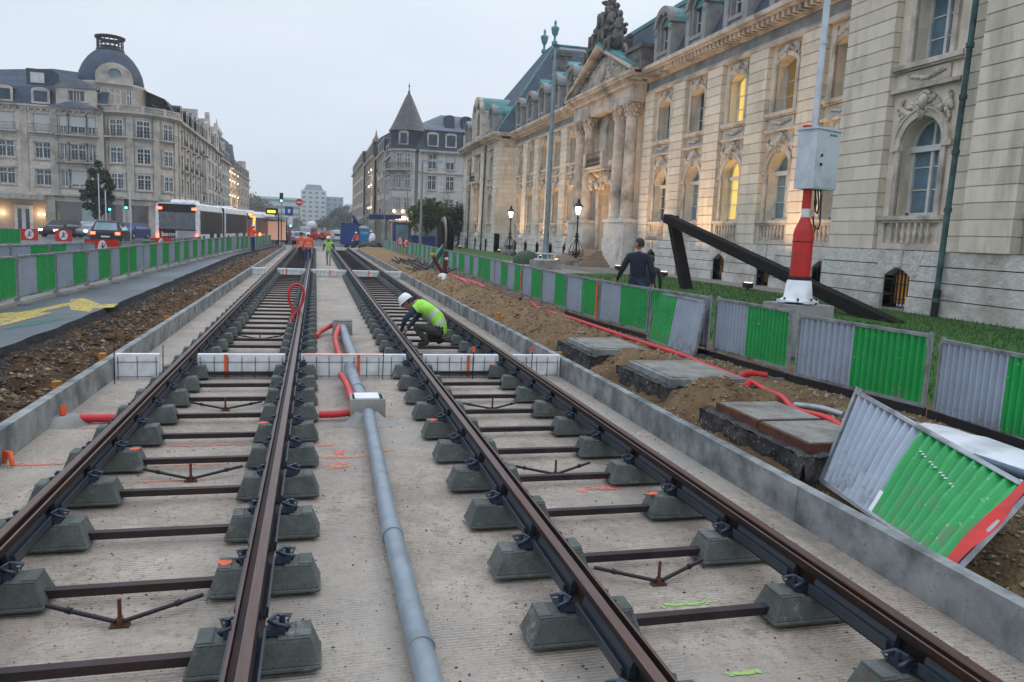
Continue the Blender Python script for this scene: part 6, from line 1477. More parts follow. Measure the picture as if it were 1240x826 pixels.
# ================================================ CHAMBERS (manhole blocks)
K['cover'] = pm('cover_concrete', (.3, .29, .25), (.17, .165, .15), 4, .85, .6, 30, stain=(.12, .1, .08), ssc=2.5, speck=((.07, .06, .05), 50, .63))
def chamber(x0, x1, y0, y1, zt, label, cover):
    e = empty('manhole_chamber', ((x0+x1)/2, (y0+y1)/2, 0), label, 'manhole', 'concrete manhole chambers on the right earth bank')
    w, d = (x1-x0)/2, (y1-y0)/2; rg = random.Random(int(y0*10))
    s = MB(); nx, ny = 26, 34; 
    def side(P, Q, n):
        vs = []; 
        for i in range(n+1):
            t = i/n; x = P[0]+(Q[0]-P[0])*t; y = P[1]+(Q[1]-P[1])*t
            for k in range(7):
                z = -.08+(zt-.02)*k/6; j = .05*noise.noise(Vector((x*5+y0, y*5, z*7)))+.02*noise.noise(Vector((x*17+y0, y*17, z*17))); nx_, ny_ = (Q[1]-P[1]), -(Q[0]-P[0]); L = sqrt(nx_*nx_+ny_*ny_)
                vs.append((x+nx_/L*j, y+ny_/L*j, z+(.02*noise.noise(Vector((x*4, y*4, y0))) if k == 6 else 0)))
        s.add(vs, [(i*7+k, (i+1)*7+k, (i+1)*7+k+1, i*7+k+1) for i in range(n) for k in range(6)], 0)
    W_, D_ = w+.12, d+.12
    side((-W_, D_), (-W_, -D_), 60); side((-W_, -D_), (W_, -D_), 40); side((W_, -D_), (W_, D_), 20); side((W_, D_), (-W_, D_), 16)
    vs = [(-W_+2*W_*i/14, -D_+2*D_*j/20, zt-.1+.03*noise.noise(Vector((i*.7, j*.7, y0)))) for j in range(21) for i in range(15)]
    s.add(vs, [(j*15+i, j*15+i+1, (j+1)*15+i+1, (j+1)*15+i) for j in range(20) for i in range(14)], 0, True)
    s.build('rough_base', pm('chamber_base', (.1, .092, .085), (.035, .034, .036), 9, .95, 1.0, 24, stain=(.02, .02, .022), ssc=3, dist=.04, speck=((.24, .21, .17), 26, .62)), e)
    if cover == 'steel':
        for k, (a, b) in enumerate(((-d, -.03), (.03, d))):
            s = MB(); s.box(-w+.02*k, w, a, b, zt-.1, zt-.015); o = s.build('cover_frame', 'rust', e)
            s = MB(); s.box(-w+.03+.02*k, w-.02, a+.02, b-.02, zt-.02, zt-.004).box(.0, .008, a+.02, b-.02, zt-.004, zt-.002); s.build('cover_slab', 'cover', o)
    else:
        s = MB(); s.box(-w, w, -d, d, zt-.26, zt-.02, 0, .005, .005); o = s.build('collar', 'concrete', e)
        s = MB(); s.box(-w+.06, w-.06, -d+.06, d-.06, zt-.02, zt, 0, .01, .01); s.build('cover_slab', 'cover', o)
chamber(4.42, 5.22, 6.0, 7.75, .44, 'nearest manhole chamber with two rust-edged square concrete covers on a black rough base', 'steel')
chamber(4.45, 5.55, 8.95, 10.4, .48, 'middle manhole chamber with a single large grey cover, beside the red hose crossing', 'grey')
chamber(4.35, 5.3, 11.5, 12.9, .47, 'farthest and smallest manhole chamber with flat grey cover in the earth bank', 'grey')
# ================================================ red hoses on the right bank
H = lambda x, y, dz=.03: (x, y, max(soilR(x, y), .36)+dz)
hose('red_hose', [H(5.72, 20.2), H(5.62, 19.4), H(5.45, 18.8), H(5.5, 17.6), H(5.55, 16.4), H(5.6, 15.2), H(5.66, 13.8), H(5.7, 12.4), H(5.78, 11.2), H(5.72, 10.5), H(5.68, 9.6), H(5.6, 9.0), H(5.25, 8.7), H(5.0, 8.6, .0)], .045, 'red_hose', 'long red hose along the foot of the right barriers down to the middle chamber')
hose('red_hose', [H(6.2, 9.5), H(5.95, 9.55), H(5.7, 9.4), H(5.3, 8.9)], .045, 'red_hose', 'short red hose emerging under the barrier and crossing the long one')
hose('red_hose', [H(5.75, 9.2), H(5.6, 8.6), H(5.45, 8.0), H(5.3, 7.5), H(5.26, 6.9, .08), H(5.2, 6.5, .05)], .035, 'red_hose', 'thin red hose running over the nearest chamber towards the fallen barrier')
hose('red_hose', [H(5.3, 25.6, .05), H(5.5, 26.6, .05), H(5.3, 27.6, .05), H(5.0, 27.2, .05), H(5.1, 25.8, .05), H(5.5, 25.2, .05), H(5.6, 27.5, .04), H(5.5, 29, .04), H(5.3, 30.5, .04), H(5.2, 31.6, .04)], .06, 'red_hose', 'coiled red hose lying on the earth left of the tall lamp post')
hose('red_hose', [H(5.4, 24.9), H(5.5, 23.8), H(5.6, 22.6), H(5.7, 21.3)], .05, 'dark_hose', 'dark red hose between the coil and the long red hose')
hose('red_hose', [H(5.0, 37), H(5.2, 39), H(5.0, 42), H(5.3, 44), H(5.0, 40), H(4.9, 36)], .045, 'red_hose', 'tangled red cable near the green plank farther up the bank', n=6)
# red hydrant like bent pipes
e = empty('red_standpipe', (5.05, 31.2, .38), 'pair of dark red upright pipes with yellow and white caps on the earth bank', 'pipe')
MB().tube([(0, 0, -.1), (.05, 0, .3), (.08, 0, 1.05)], .09, 10).tube([(0, 0, .1), (-.25, 0, .5), (-.42, 0, .8)], .07, 8).build('pipe', 'dark_hose', e)
MB().ell((-.46, 0, .88), (.12, .1, .1)).build('yellow_cap', 'orange_pipe', e); MB().ell((.1, 0, .75), (.1, .14, .08)).build('white_wrap', 'white', e)
s = MB(); s.ell((4.75, 29.5, .5), (.2, .3, .14)); s.ell((4.65, 28.6, .42), (.1, .2, .25)); tag(s.build('plastic_bag', 'white'), 'crumpled white plastic bag on the earth next to the red standpipe', 'bag')
# green plank leaning + debris
s = MB(); s.bar((5.2, 36.5, .4), (6.15, 38.5, 1.35), .55, .05, upv=(1, 0, 0)); tag(s.build('green_board', pm('pale_green', (.12, .3, .24), (.09, .22, .18), 3, .6, .2)), 'pale green board leaning against the right barriers', 'board')
s = MB(); s.bar((4.7, 46, .45), (5.4, 40.5, .5), .5, .06); tag(s.build('grey_board', 'concrete_light'), 'long grey board lying on the far earth bank', 'board')
rg = random.Random(33); s = MB()
for i in range(60): x, y = rg.uniform(4.4, 5.8), rg.uniform(33.5, 44); a = rg.random()*3; s.bar((x, y, soilR(x, y)+.05), (x+.5*cos(a), y+.9*sin(a), soilR(x, y)+.12+.15*rg.random()), .08, .05)
tag(s.build('debris', 'stone_c'), 'heap of broken wood and scraps on the earth bank by the green board', 'debris', kind='stuff')
s = MB()
for x, y in ((4.15, 20.2), (4.6, 15.5)): s.bar((x, y, .33), (x+.35, y+1.0, .37), .12, .06); s.bar((x+.1, y-.1, .38), (x+.55, y+.5, .4), .1, .05)
tag(s.build('timber_scrap', 'bark'), 'weathered timber scraps sticking out of the sandy bank', 'timber')
for i, (x, y, l) in enumerate([(4.05, 12.4, 'yellow-brown marker tube at the nearest foam row, right bank'), (4.1, 17.2, 'yellow-brown marker tube in the right bank near the timber scraps'), (4.15, 24, 'ochre marker tube farther along the right bank'), (4.2, 30, 'farthest ochre marker tube in the right bank'),
                                (-3.02, 10.2, 'ochre pipe stub against the left wall, nearest the camera'), (-3.1, 12.6, 'ochre pipe stub behind the left wall beyond the foam'), (-3.1, 17.8, 'ochre pipe stub in the left bank, third from the camera'), (-3.15, 24.5, 'farthest ochre pipe stub in the left bank')]):
    z = (soilR(x, y) if x > 0 else soilL(x, y)); s = MB().cyl((x, y, z-.1), (x, y, z+.16+(.05 if i == 4 else 0)), .055, n=10)
    tag(s.build('marker_tube', 'orange_pipe'), l, 'tube', 'ochre marker tubes in the banks')
# ================================================ RED POST WITH CABINET
px, py = 8.0, 11.55
e = empty('counterweight_block', (px, py, .38), 'rough concrete block behind the barrier carrying the red post', 'concrete block')
MB().box(-.42, .5, -.36, .42, 0, .88, 0, .02, .02).build('block', 'limestone_grey', e)
e = empty('signal_post', (px, py, 1.28), 'red post on white conical foot carrying a pale electrical cabinet and tall white pole', 'post'); e.scale = (.88, .88, .86)
s = MB().lathe([(.36, .02), (.36, .05), (.33, .06), (.27, .09), (.23, .42), (.2, .45)], n=28); s.box(-.4, .4, -.1, .1, .0, .06).box(-.1, .1, -.4, .4, .0, .06); s.build('cone_foot', 'white', e)
for a in range(8): t = 2*pi*a/8+.2; MB().cyl((.34*cos(t), .34*sin(t), -.02), (.34*cos(t), .34*sin(t), .1), .022, n=6).build('foot_bolt', 'steel_dark', e)
MB().lathe([(.205, .44), (.21, .5), (.205, .52)], n=24).build('black_collar', 'black', e)
MB().lathe([(.19, .52), (.19, 1.36), (.175, 1.44), (.1, 1.62), (.08, 1.68)], n=24).lathe([(.085, 1.84), (.08, 2.3)], n=16).build('red_sleeve', 'red', e)
MB().lathe([(.082, 1.67), (.082, 1.85)], n=16).build('white_band', 'white', e)
MB().lathe([(.194, 1.19), (.197, 1.2), (.194, 1.21)], n=24).build('strap', 'black', e)
Rz = Matrix.Rotation(radians(-32), 4, 'Z')
cb_ = Matrix.Rotation(radians(20), 3, 'Z')
s = MB(); s.obox((.18, .05, 2.78), (.72, .42, 1.12), cb_); cab = s.build('cabinet', 'cabinet', e)
s = MB(); s.obox((.18, .05, 3.355), (.78, .48, .04), cb_); s.build('cabinet_roof', 'cabinet', cab)
nrm = cb_ @ Vector((0, -1, 0)); ux = cb_ @ Vector((1, 0, 0))
s = MB(); c_ = Vector((.18, .05, 2.78))+nrm*.212; s.obox(tuple(c_), (.66, .012, 1.06), cb_); s.build('cabinet_door', 'cabinet', cab)
s = MB(); 
for z in (2.85, 2.68): q = c_+ux*-.2; s.obox((q.x+nrm.x*.02, q.y+nrm.y*.02, z), (.035, .03, .05), cb_)
s.build('lock', 'steel_dark', cab)
text_part('maker_lettering', 'SIEMENS', .06, 'copper', cab, tuple(c_+ux*.12+nrm*.01+Vector((0, 0, .47))), (pi/2, 0, radians(20)), .002)
s = MB()
for k, (x, q) in enumerate(((.14, 1.85), (.2, 1.75), (.26, 1.45))):
    s.tube([(x, -.02, 2.25), (x+.015, -.04, 2.1), (x+.02, -.08, q+.12), (x-.03, -.12, q), (.12, -.12, q+.05), (.1, -.1, q+.25)], .016, 6)
s.build('cable', 'black', e)
MB().cyl((.05, .05, 3.36), (.12, .07, 8.5), .06, n=14).cyl((.08, .06, 4.95), (.08, .06, 5.02), .075, n=12).build('mast', 'cabinet', e)
MB().box(-.2, -.08, -.06, .06, 3.37, 3.42).build('red_cap', 'red', e)
# ================================================ STEEL ANGLE SCULPTURE
e = empty('angle_sculpture', (13.4, 24.5, .5), 'large dark steel sculpture: a leaning leg and a long beam slanting down to the lawn', 'sculpture')
# sculpture: local coords relative to (13.4,24.5,.5)
O_ = Vector((13.4, 24.5, .5))
def pl(X, Y, Z): return tuple(Vector((X, Y, Z))-O_)
s = MB(); s.bar(pl(13.4, 26.1, .3), pl(13.3, 27.6, 3.15), .4, .26); s.build('leg', 'corten', e)
s = MB(); s.bar(pl(13.2, 27.85, 3.1), pl(13.7, 15.7, .38), .34, .32); s.build('beam', 'corten', e)
# ================================================ TALL LAMP POSTS
def lamppost(x, y, z, h_, r, arm, label, collar=True, group=None, mat='galv'):
    e = empty('street_lamp', (x, y, z), label, 'street lamp', group)
    MB().cyl((0, 0, 0), (.0, 0, h_), r, r*.5, n=14).build('pole', 'lamp_grey', e)
    if collar:
        s = MB().box(-.5, .5, -.5, .5, -.02, .05).box(-.45, .45, -.45, .45, .3, .36)
        for i in range(8): a = 2*pi*i/8; s.cyl((.4*cos(a), .4*sin(a), 0), (.4*cos(a), .4*sin(a), .33), .035, n=6)
        s.build('bolted_base', 'white', e)
        MB().box(-.7, .7, -.7, .7, -.5, -.02, 0, .03, .03).build('footing', 'limestone_grey', e)
    if arm:
        s = MB().bar((0, 0, h_-.02), (arm, 0, h_+.0), .09, .09).box(arm*.2, arm+.75, -.16, .16, h_-.06, h_+.06, 0, .05, .05); s.build('lamp_head', 'lamp_grey', e)
    return e
K['lamp_grey'] = paint('lamp_post_grey', (.25, .31, .34), .4, .25, metal=.3)
lamppost(12.0, 40, .95, 10.95, .16, .9, 'tall grey street lamp with bolted white base in front of the bank portico')
lamppost(8.0, 61.2, .45, 7.2, .13, .8, 'grey street lamp between the far barriers and the round green tree', collar=False)
lamppost(15.6, 95, .3, 6.6, .07, -.9, 'slim grey street lamp in front of the turret building, right of the tree', collar=False)
lamppost(9.9, 88, .1, 10, .08, 0, 'thin grey pole in front of the turret corner shop', collar=False)
lamppost(7.4, 88, .1, 9, .07, 0, 'thin grey pole beside the blue awning', collar=False)
# ornate lanterns
def lantern(x, y, z, label):
    e = empty('ornate_lantern', (x, y, z), label, 'street lantern', 'lit iron lanterns in front of the bank')
    MB().lathe([(.62, 0), (.62, .3), (.5, .42), (.3, .5), (.2, .52)], n=20).build('stone_base', 'dark_stone', e)
    MB().lathe([(.1, .5), (.1, .7), (.06, .8), (.07, 1.9), (.11, 1.95), (.05, 2.05), (.045, 2.9), (.09, 2.95), (.05, 3.0), (.06, 3.12)], n=12).build('iron_post', 'iron', e)
    for k in range(4):
        a = pi/4+pi/2*k; s = MB(); P = []
        for i in range(14): t = i/13; P.append((.06+.0*t+.42*sin(t*pi*.55)**1.3, 1.75-1.05*t))
        for i in range(22): t = i/21; r = .2*(1-t*.75); P.append((.28+r*cos(-t*9.5)*.95, .78+r*sin(-t*9.5)))
        s.tube([(q*cos(a), q*sin(a), z_) for q, z_ in P], .025, 5); s.ell((.12*cos(a), .12*sin(a), 1.82), (.07, .07, .05), 0, 6, 4); s.build('scroll', 'iron', e)
    MB().lathe([(.11, 3.14), (.19, 3.55), (.2, 3.6)], n=6, smooth=False).build('lamp_glass', 'lamp_lit', e)
    MB().lathe([(.34, 3.6), (.3, 3.66), (.14, 3.82), (.08, 3.9), (.1, 3.95), (.04, 4.05), (0, 4.15)], n=8).build('lamp_roof', 'iron', e)
    s = MB()
    for k in range(6): a = 2*pi*k/6; s.cyl((.12*cos(a), .12*sin(a), 3.12), (.21*cos(a), .21*sin(a), 3.62), .012, n=4)
    s.build('glazing_bar', 'iron', e)
    l = bpy.data.lights.new('lantern', 'POINT'); l.energy = 60; l.color = (1, .8, .55); l.shadow_soft_size = .15; o = bpy.data.objects.new('lantern_light', l); COL.objects.link(o); o.parent = e; o.location = (0, 0, 3.0)
lantern(15.4, 44.9, .45, 'nearer lit black iron lantern with scroll foot right of the tall lamp post')
lantern(15.4, 61.7, .45, 'farther lit black iron lantern with scroll foot left of the tall lamp post')
s = MB(); s.lathe([(.9, 0), (.85, .4), (.5, .75), (0, .85)], (12.6, 46, .45), 12); tag(s.build('clipped_bush', 'leaf_dark'), 'small dark clipped bush between the farther lantern and the tall lamp post', 'bush')
# railing rails along plinth (thin) near the entrance
# steel disc sculpture
e = empty('disc_sculpture', (9.6, 59.5, .45), 'sculpture of upright rust-brown steel discs on the lawn by the far trees', 'sculpture')
for i, (dx, r, t) in enumerate(((-.28, 1.3, .07), (-.08, 1.45, .07), (.2, 1.45, .08), (.45, 1.25, .07))):
    s = MB().cyl((dx-t, -.1*i, r), (dx+t, -.1*i, r), r, n=40); s.build('disc', 'corten' if i != 1 else pm('disc_pale', (.3, .25, .22), (.2, .16, .14), 1, .6, .2), e)
# ================================================ SITE CABINS
e = empty('blue_container', (3.8, 92, .2), 'blue steel site container at the end of the right track', 'container')
MB().box(-.95, .95, 0, 4.5, .1, 2.45).build('shell', 'blue', e)
s = MB()
for i in range(12): s.box(-.92+.16*i, -.85+.16*i, -.03, 0, .25, 2.35)
s.build('corrugation', 'blue', e); s = MB().box(-.97, .97, -.05, 4.52, 2.4, 2.5).box(-.97, .97, -.05, 4.52, .05, .15); s.build('rail', 'blue_dark', e)
MB().box(.2, .45, -.045, -.03, .5, .62).build('label_plate', 'white', e)
e = empty('portable_toilet', (5.45, 93, .2), 'light blue portable toilet with white roof and white letters beside the blue container', 'portable toilet')
MB().box(-.58, .58, -.58, .58, .05, 2.0).build('cabin', 'blue_light', e); MB().prism([(-.62, 2.0), (.62, 2.0), (.5, 2.2), (.2, 2.3), (-.2, 2.3), (-.5, 2.2)], -.62, .62, 0, 'y').build('roof', 'white', e)
MB().box(-.4, .4, -.6, -.58, .15, 1.9).build('door', 'blue_light', e)
text_part('lettering', 'TWK', .42, 'white', e, (0, -.61, 1.45), (pi/2, 0, 0), .005)
e = empty('dark_blue_cabin', (9.0, 84, .05), 'dark blue-green kiosk cabin with pale frame beside the corner shop', 'cabin')
MB().box(-.9, .9, 0, 1.8, 0, 2.9).build('cabin', 'blue_dark', e); MB().box(-.7, .7, -.03, 0, .2, 2.7).build('door', 'win_teal', e); MB().box(.9, 1.05, -.05, 1.8, 0, 2.95).build('post', 'win_frame_far', e)
e = empty('blue_skip', (10.8, 80, .05), 'blue site container in front of the corner shop windows', 'container')
MB().box(-1.2, 1.2, 0, 2, .1, 1.6).build('shell', 'blue_dark', e); MB().box(-1.25, 1.25, -.05, 2.05, 1.55, 1.66).build('rim', 'blue', e)
e = empty('blue_awning', (8.2, 100, .0), 'long blue shop awning on the left side of the turret building', 'awning')
MB().prism([(-1.8, 3.6), (2.4, 3.6), (2.4, 4.1), (-1.6, 4.0)], 0, 14, 0, 'y').build('canopy', 'blue_dark', e); MB().cyl((-1.7, .2, 0), (-1.7, .2, 3.6), .05, n=6).cyl((-1.7, 13, 0), (-1.7, 13, 3.6), .05, n=6).build('post', 'galv', e)
# excavator arm behind the container
e = empty('blue_excavator', (5.3, 104, .2), 'blue excavator with raised folded arm behind the portable toilet', 'excavator')
MB().box(-.9, .9, -1.2, 1.2, .3, 1.0).build('track_frame', 'black', e); MB().box(-.8, .8, -.8, 1.0, 1.0, 1.9).build('body', 'blue_dark', e); MB().box(-.7, .1, -.9, .3, 1.5, 2.5).build('cab', 'carglass', e)
MB().bar((0, -.8, 1.5), (-.6, -1.6, 3.6), .28, .35).bar((-.6, -1.6, 3.6), (.1, -2.6, 2.4), .22, .26).build('arm', 'blue_dark', e); MB().box(-.25, .45, -2.9, -2.3, 1.9, 2.5).build('bucket', 'steel_dark', e)
s = MB(); s.ell((5.1, 79, .3), (1.0, 1.0, .6), 0, 12, 8); s.ell((5.8, 80, .3), (.8, .8, .75), 0, 10, 7); tag(s.build('black_tarp', 'black'), 'black tarpaulin heap at the right end of the track near the orange worker', 'tarpaulin')
s = MB(); s.ell((6.2, 89, 1.2), (.35, .3, .5)); s.ell((6.0, 88, 1.0), (.3, .3, .4)); tag(s.build('white_sack', 'white'), 'white builders sacks beside the far orange worker', 'sack')
e = empty('hand_cart', (3.5, 83.4, .0), 'small dark wheeled site cart beside the orange worker at the container', 'cart')
MB().bar((-.4, 0, .4), (.5, 0, .5), .5, .1).build('tray', 'steel_dark', e)
for x in (-.35, .35): MB().cyl((x, -.3, .25), (x, -.25, .25), .25, n=14).build('wheel', 'tyre', e)
# ================================================ VEHICLES
def car(name, x, y, z, rz, label, m, L=4.2, Wd=1.75, H=1.45, rear=True, lights=None, van=False, group=None):
    e = empty(name, (x, y, z), label, 'car' if not van else 'van', group, rz)
    hl, hw = L/2, Wd/2
    # local: x along width, y length (rear at -y)
    def section(y, zb, zw, zt, ww, wt): return [(-ww, y, zb), (-ww, y, zw), (-wt, y, zt), (wt, y, zt), (ww, y, zw), (ww, y, zb)]
    if van: secs = [(-hl, .25, .95, H-.1, hw*.97, hw*.86), (-hl+.15, .22, 1.0, H, hw, hw*.9), (hl-1.3, .22, 1.0, H, hw, hw*.9), (hl-.6, .22, .95, 1.05, hw, hw*.85), (hl, .3, .7, .75, hw*.92, hw*.8)]
    else: secs = [(-hl, .35, .78, .8, hw*.93, hw*.86), (-hl+.12, .22, .9, .95, hw, hw*.88), (-hl+.55, .2, .92, H-.08, hw, hw*.72), (-hl+1.2, .2, .92, H, hw, hw*.72), (hl-1.75, .2, .9, H-.03, hw, hw*.72), (hl-1.0, .2, .88, .95, hw, hw*.8), (hl-.1, .25, .7, .75, hw*.95, hw*.8), (hl, .35, .55, .6, hw*.9, hw*.75)]
    s = MB(); vs = []
    for q in secs: vs += section(*q)
    fs = []
    for j in range(len(secs)-1):
        for i in range(5): fs.append((j*6+i, j*6+i+1, j*6+i+7, j*6+i+6))
    fs += [tuple(range(6)), tuple(range(len(vs)-6, len(vs)))]
    s.add(vs, fs, 0, False); s.build('body', m, e, fix=True)
    g = MB(); zt = H-.14; zb = .97
    if not van:
        g.add([(-hw*.78, -hl+.11, zb), (hw*.78, -hl+.11, zb), (hw*.66, -hl+.46, zt), (-hw*.66, -hl+.46, zt)], [(0, 1, 2, 3)])
        for sg in (-1, 1): g.add([(sg*(hw-.005), -hl+.6, zb), (sg*(hw-.005), hl-1.15, zb), (sg*(hw*.75), hl-1.8, zt), (sg*(hw*.75), -hl+.8, zt)], [(0, 1, 2, 3)])
        g.add([(-hw*.8, hl-1.0, zb), (hw*.8, hl-1.0, zb), (hw*.68, hl-1.72, zt), (-hw*.68, hl-1.72, zt)], [(0, 1, 2, 3)])
    else: g.box(-hw*.7, hw*.7, -hl-.01, -hl+.02, 1.0, 1.35); g.box(-hw*.8, hw*.8, hl-1.1, hl-.85, 1.05, 1.4)
    g.build('windows', 'carglass' if name != 'dark_car' else 'win_teal', e)
    for sx_ in (-1, 1):
        for yy in (-hl+.75, hl-.8): w = MB().cyl((sx_*(hw-.2), yy, .31), (sx_*(hw+.01), yy, .31), .31, n=18).build('wheel', 'tyre', e); MB().cyl((sx_*(hw), yy, .31), (sx_*(hw+.02), yy, .31), .18, n=12).build('rim', 'galv', w)
        MB().box(sx_*hw*.8-.14, sx_*hw*.8+.14, -hl-.02, -hl+.1, .68, .85).build('tail_light', 'tail_lit' if lights in ('tail',) else 'red', e)
        MB().box(sx_*hw*.72-.16, sx_*hw*.72+.16, hl-.12, hl+.0, .55, .7).build('headlight', 'white_lit' if lights == 'head' else 'cabinet', e)
    MB().box(-.26, .26, -hl-.03, -hl+.02, .5, .6).build('number_plate', 'white', e); MB().box(-hw*.95, hw*.95, -hl-.05, -hl+.1, .3, .48).build('bumper', 'black', e)
    return e
car('parked_car', -1.6, 92, fz(92), radians(-4), 'silver hatchback seen from behind beyond the end of the left track', 'silver', H=1.5)
car('parked_car', -2.7, 99, fz(99), radians(-4), 'second silver car just behind and left of the silver hatchback', 'silver')
car('parked_car', -3.6, 108, fz(108), radians(-4), 'grey car farther back behind the two silver ones', 'galv', lights='head')
car('dark_car', -13.6, 58.5, .4, radians(3), 'dark car with pale rear window and lit tail lights between the left barrier rows', 'black', Wd=1.85, H=1.6, lights='tail')
car('silver_car', 21.4, 112, -.1, radians(90), 'silver estate car parked on the right beyond the lawn, by the bank corner', 'silver', lights='head', L=4.5)
car('white_van', 3.3, 128, -.2, radians(5), 'white van in the distance left of the blue container', 'white', H=1.9, L=4.8, Wd=1.9, van=True)
car('red_car', -.3, 138, -.2, radians(40), 'red car crossing in the distance left of the white van', 'red')
car('red_car', 1.2, 150, -.2, radians(80), 'red and orange car farther back in the distant traffic', 'hi_orange')
car('white_van', -1.9, 160, -.2, radians(0), 'small white van in the distant traffic left of the red cars', 'white', H=2.2, L=5, Wd=2, van=True)
e = empty('concrete_mixer', (-.9, 170, -.2), 'distant orange and white concrete mixer lorry behind the silver cars', 'lorry')
MB().box(-1.2, 1.2, -3, 3, .8, 1.1).build('chassis', 'black', e); MB().ell((0, -.5, 2.3), (1.2, 2.2, 1.2), 0, 14, 8).build('drum', 'white', e); MB().box(-1.2, 1.2, 2, 3.4, .8, 2.9).build('cab', 'hi_orange', e)
for x in (-1.1, 1.1):
    for y in (-2.2, -1, 2.5): MB().cyl((x-.15, y, .5), (x+.15, y, .5), .5, n=12).build('wheel', 'tyre', e)
# distant traffic lights of cars
for i, (x, y, m) in enumerate([(-5.5, 150, 0), (-7.5, 165, 1), (-4.0, 180, 0), (-6.8, 200, 0), (-9, 190, 1), (-8.3, 140, 1)]):
    car('distant_car', x, y, -.2, radians(180 if m == 0 else 0), ['dark oncoming car with lit headlights far down the left lane', 'dark car with red tail lights far down the road near the shelter', 'oncoming car with headlights farther down the middle of the street', 'farthest oncoming car with lit headlights in the left lane', 'farthest dark car with tail lights in the left lane', 'dark car with tail lights just beyond the bus shelter'][i], 'black', lights='head' if m == 0 else 'tail')
# bus
def bus(x, y, z, rz, label, L, art=True, panel_m='white', front_orange=False, ad=True):
    e = empty('articulated_bus' if art else 'city_bus', (x, y, z), label, 'bus', None, rz); hw, H = 1.27, 2.95
    segs = [(0, L*.42), (L*.46, L)] if art else [(0, L)]
    for a, b in segs:
        s = MB(); P = [(-hw, .3), (hw, .3), (hw, 2.55), (hw*.93, H-.08), (hw*.8, H), (-hw*.8, H), (-hw*.93, H-.08), (-hw, 2.55)]; s.prism(P, a, b, 0, 'y'); s.build('body', panel_m, e)
        for sg in (-1, 1):
            g = MB(); g.box(sg*hw-.008, sg*hw+.012, a+.45, b-.15, 1.05, 2.5); G = g.build('window_band', 'busglass', e)
            q = MB(); n = int((b-a)/1.4)
            for i in range(1, n): q.box(sg*hw-.01, sg*hw+.016, a+.45+(b-a-.6)*i/n-.02, a+.45+(b-a-.6)*i/n+.02, 1.05, 2.5)
            q.build('mullion', 'black', G)
            d = MB()
            for yy in ((a+b)/2, b-1.6): d.box(sg*hw-.006, sg*hw+.014, yy-.6, yy+.6, .4, 2.4)
            d.build('door', 'busglass', e)
        for yy in (a+1.4, b-1.8):
            for sg in (-1, 1): MB().cyl((sg*(hw-.25), yy, .48), (sg*(hw+.01), yy, .48), .47, n=18).build('wheel', 'tyre', e)
    if art:
        s = MB()
        for i in range(8): y0 = L*.42+L*.04*i/8; w = hw*(.93 if i % 2 else .98); s.box(-w, w, y0, y0+L*.04/8, .35, 2.85)
        s.build('bellows', 'steel_dark', e)
    s = MB(); s.box(-.7, .7, 1.2, 3.2, H, H+.22, 0, .1, .1).box(-.6, .6, L-4, L-2, H, H+.2, 0, .1, .1); s.build('roof_unit', 'white', e)
    # rear face
    s = MB(); s.box(-hw*.86, hw*.86, -.03, -.0, 2.35, 2.85); s.build('rear_header', 'black', e)
    s = MB(); s.box(-hw*.84, hw*.84, -.025, 0, 1.3, 2.34); s.build('rear_window', 'bus_rear', e)
    s = MB(); s.box(-hw*.86, hw*.86, -.045, 0, 1.24, 1.31).box(-hw*.84, -.1, -.02, 0, .75, 1.24); s.build('dark_panel', 'black', e)
    if ad: 
        t_ = text_part('lettering', 'beom', .42, 'white', e, (-.45, -.03, .98), (pi/2, 0, 0), .004)
        s = MB(); s.box(0, hw*.84, -.02, 0, .75, 1.24); s.build('poster_panel', 'silver', e)
    for sg in (-1, 1):
        MB().box(sg*1.0-.13, sg*1.0+.13, -.04, 0, 2.5, 2.65).build('high_light', 'tail_lit', e)
        MB().box(sg*1.15-.08, sg*1.15+.08, -.05, 0, .8, 1.0).build('tail_light', 'tail_lit', e); MB().box(sg*1.15-.08, sg*1.15+.08, -.05, 0, .55, .7).build('brake_light', 'tail_lit', e)
        l = bpy.data.lights.new('tail', 'POINT'); l.energy = 5; l.color = (1, .1, .05); l.shadow_soft_size = .1; o = bpy.data.objects.new('tail_glow', l); COL.objects.link(o); o.parent = e; o.location = (sg*1.15, -.3, .8)
    return e
m_, t_, p_ = nodes('bus_rear'); v_ = t_.nodes.new('ShaderNodeTexVoronoi'); v_.inputs['Scale'].default_value = 3.2; tc_ = t_.nodes.new('ShaderNodeTexCoord'); t_.links.new(tc_.outputs['Object'], v_.inputs['Vector'])
c_ = mix_rgb(t_, ramp(t_, v_.outputs['Distance'], .1, .5), (.04, .04, .045), v_.outputs['Color'], 'MIX'); c_ = mix_rgb(t_, .93, c_, (.09, .1, .11)); t_.links.new(c_, p_.inputs['Base Color']); p_.inputs['Roughness'].default_value = .15; K['bus_rear'] = m_
bus(-8.35, 52, .36, radians(-4.5), 'white articulated bus with dark windows and lit tail lights on the left road', 18)
e = bus(-6.6, 74, .25, radians(-6), 'second bus with an orange glowing side in front of the articulated bus', 12, art=False, panel_m='white', ad=False)
MB().box(1.28, 1.33, .2, .5, .5, 3.0).build('amber_strip', 'amber_strip', e) if False else None
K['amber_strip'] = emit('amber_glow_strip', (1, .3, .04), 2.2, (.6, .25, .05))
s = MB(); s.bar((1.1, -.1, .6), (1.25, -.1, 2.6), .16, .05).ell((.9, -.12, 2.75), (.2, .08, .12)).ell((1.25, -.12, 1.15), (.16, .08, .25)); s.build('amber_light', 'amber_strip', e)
MB().box(-1.1, 1.1, -.06, -.035, .4, 1.7).build('red_panel', 'red', e)
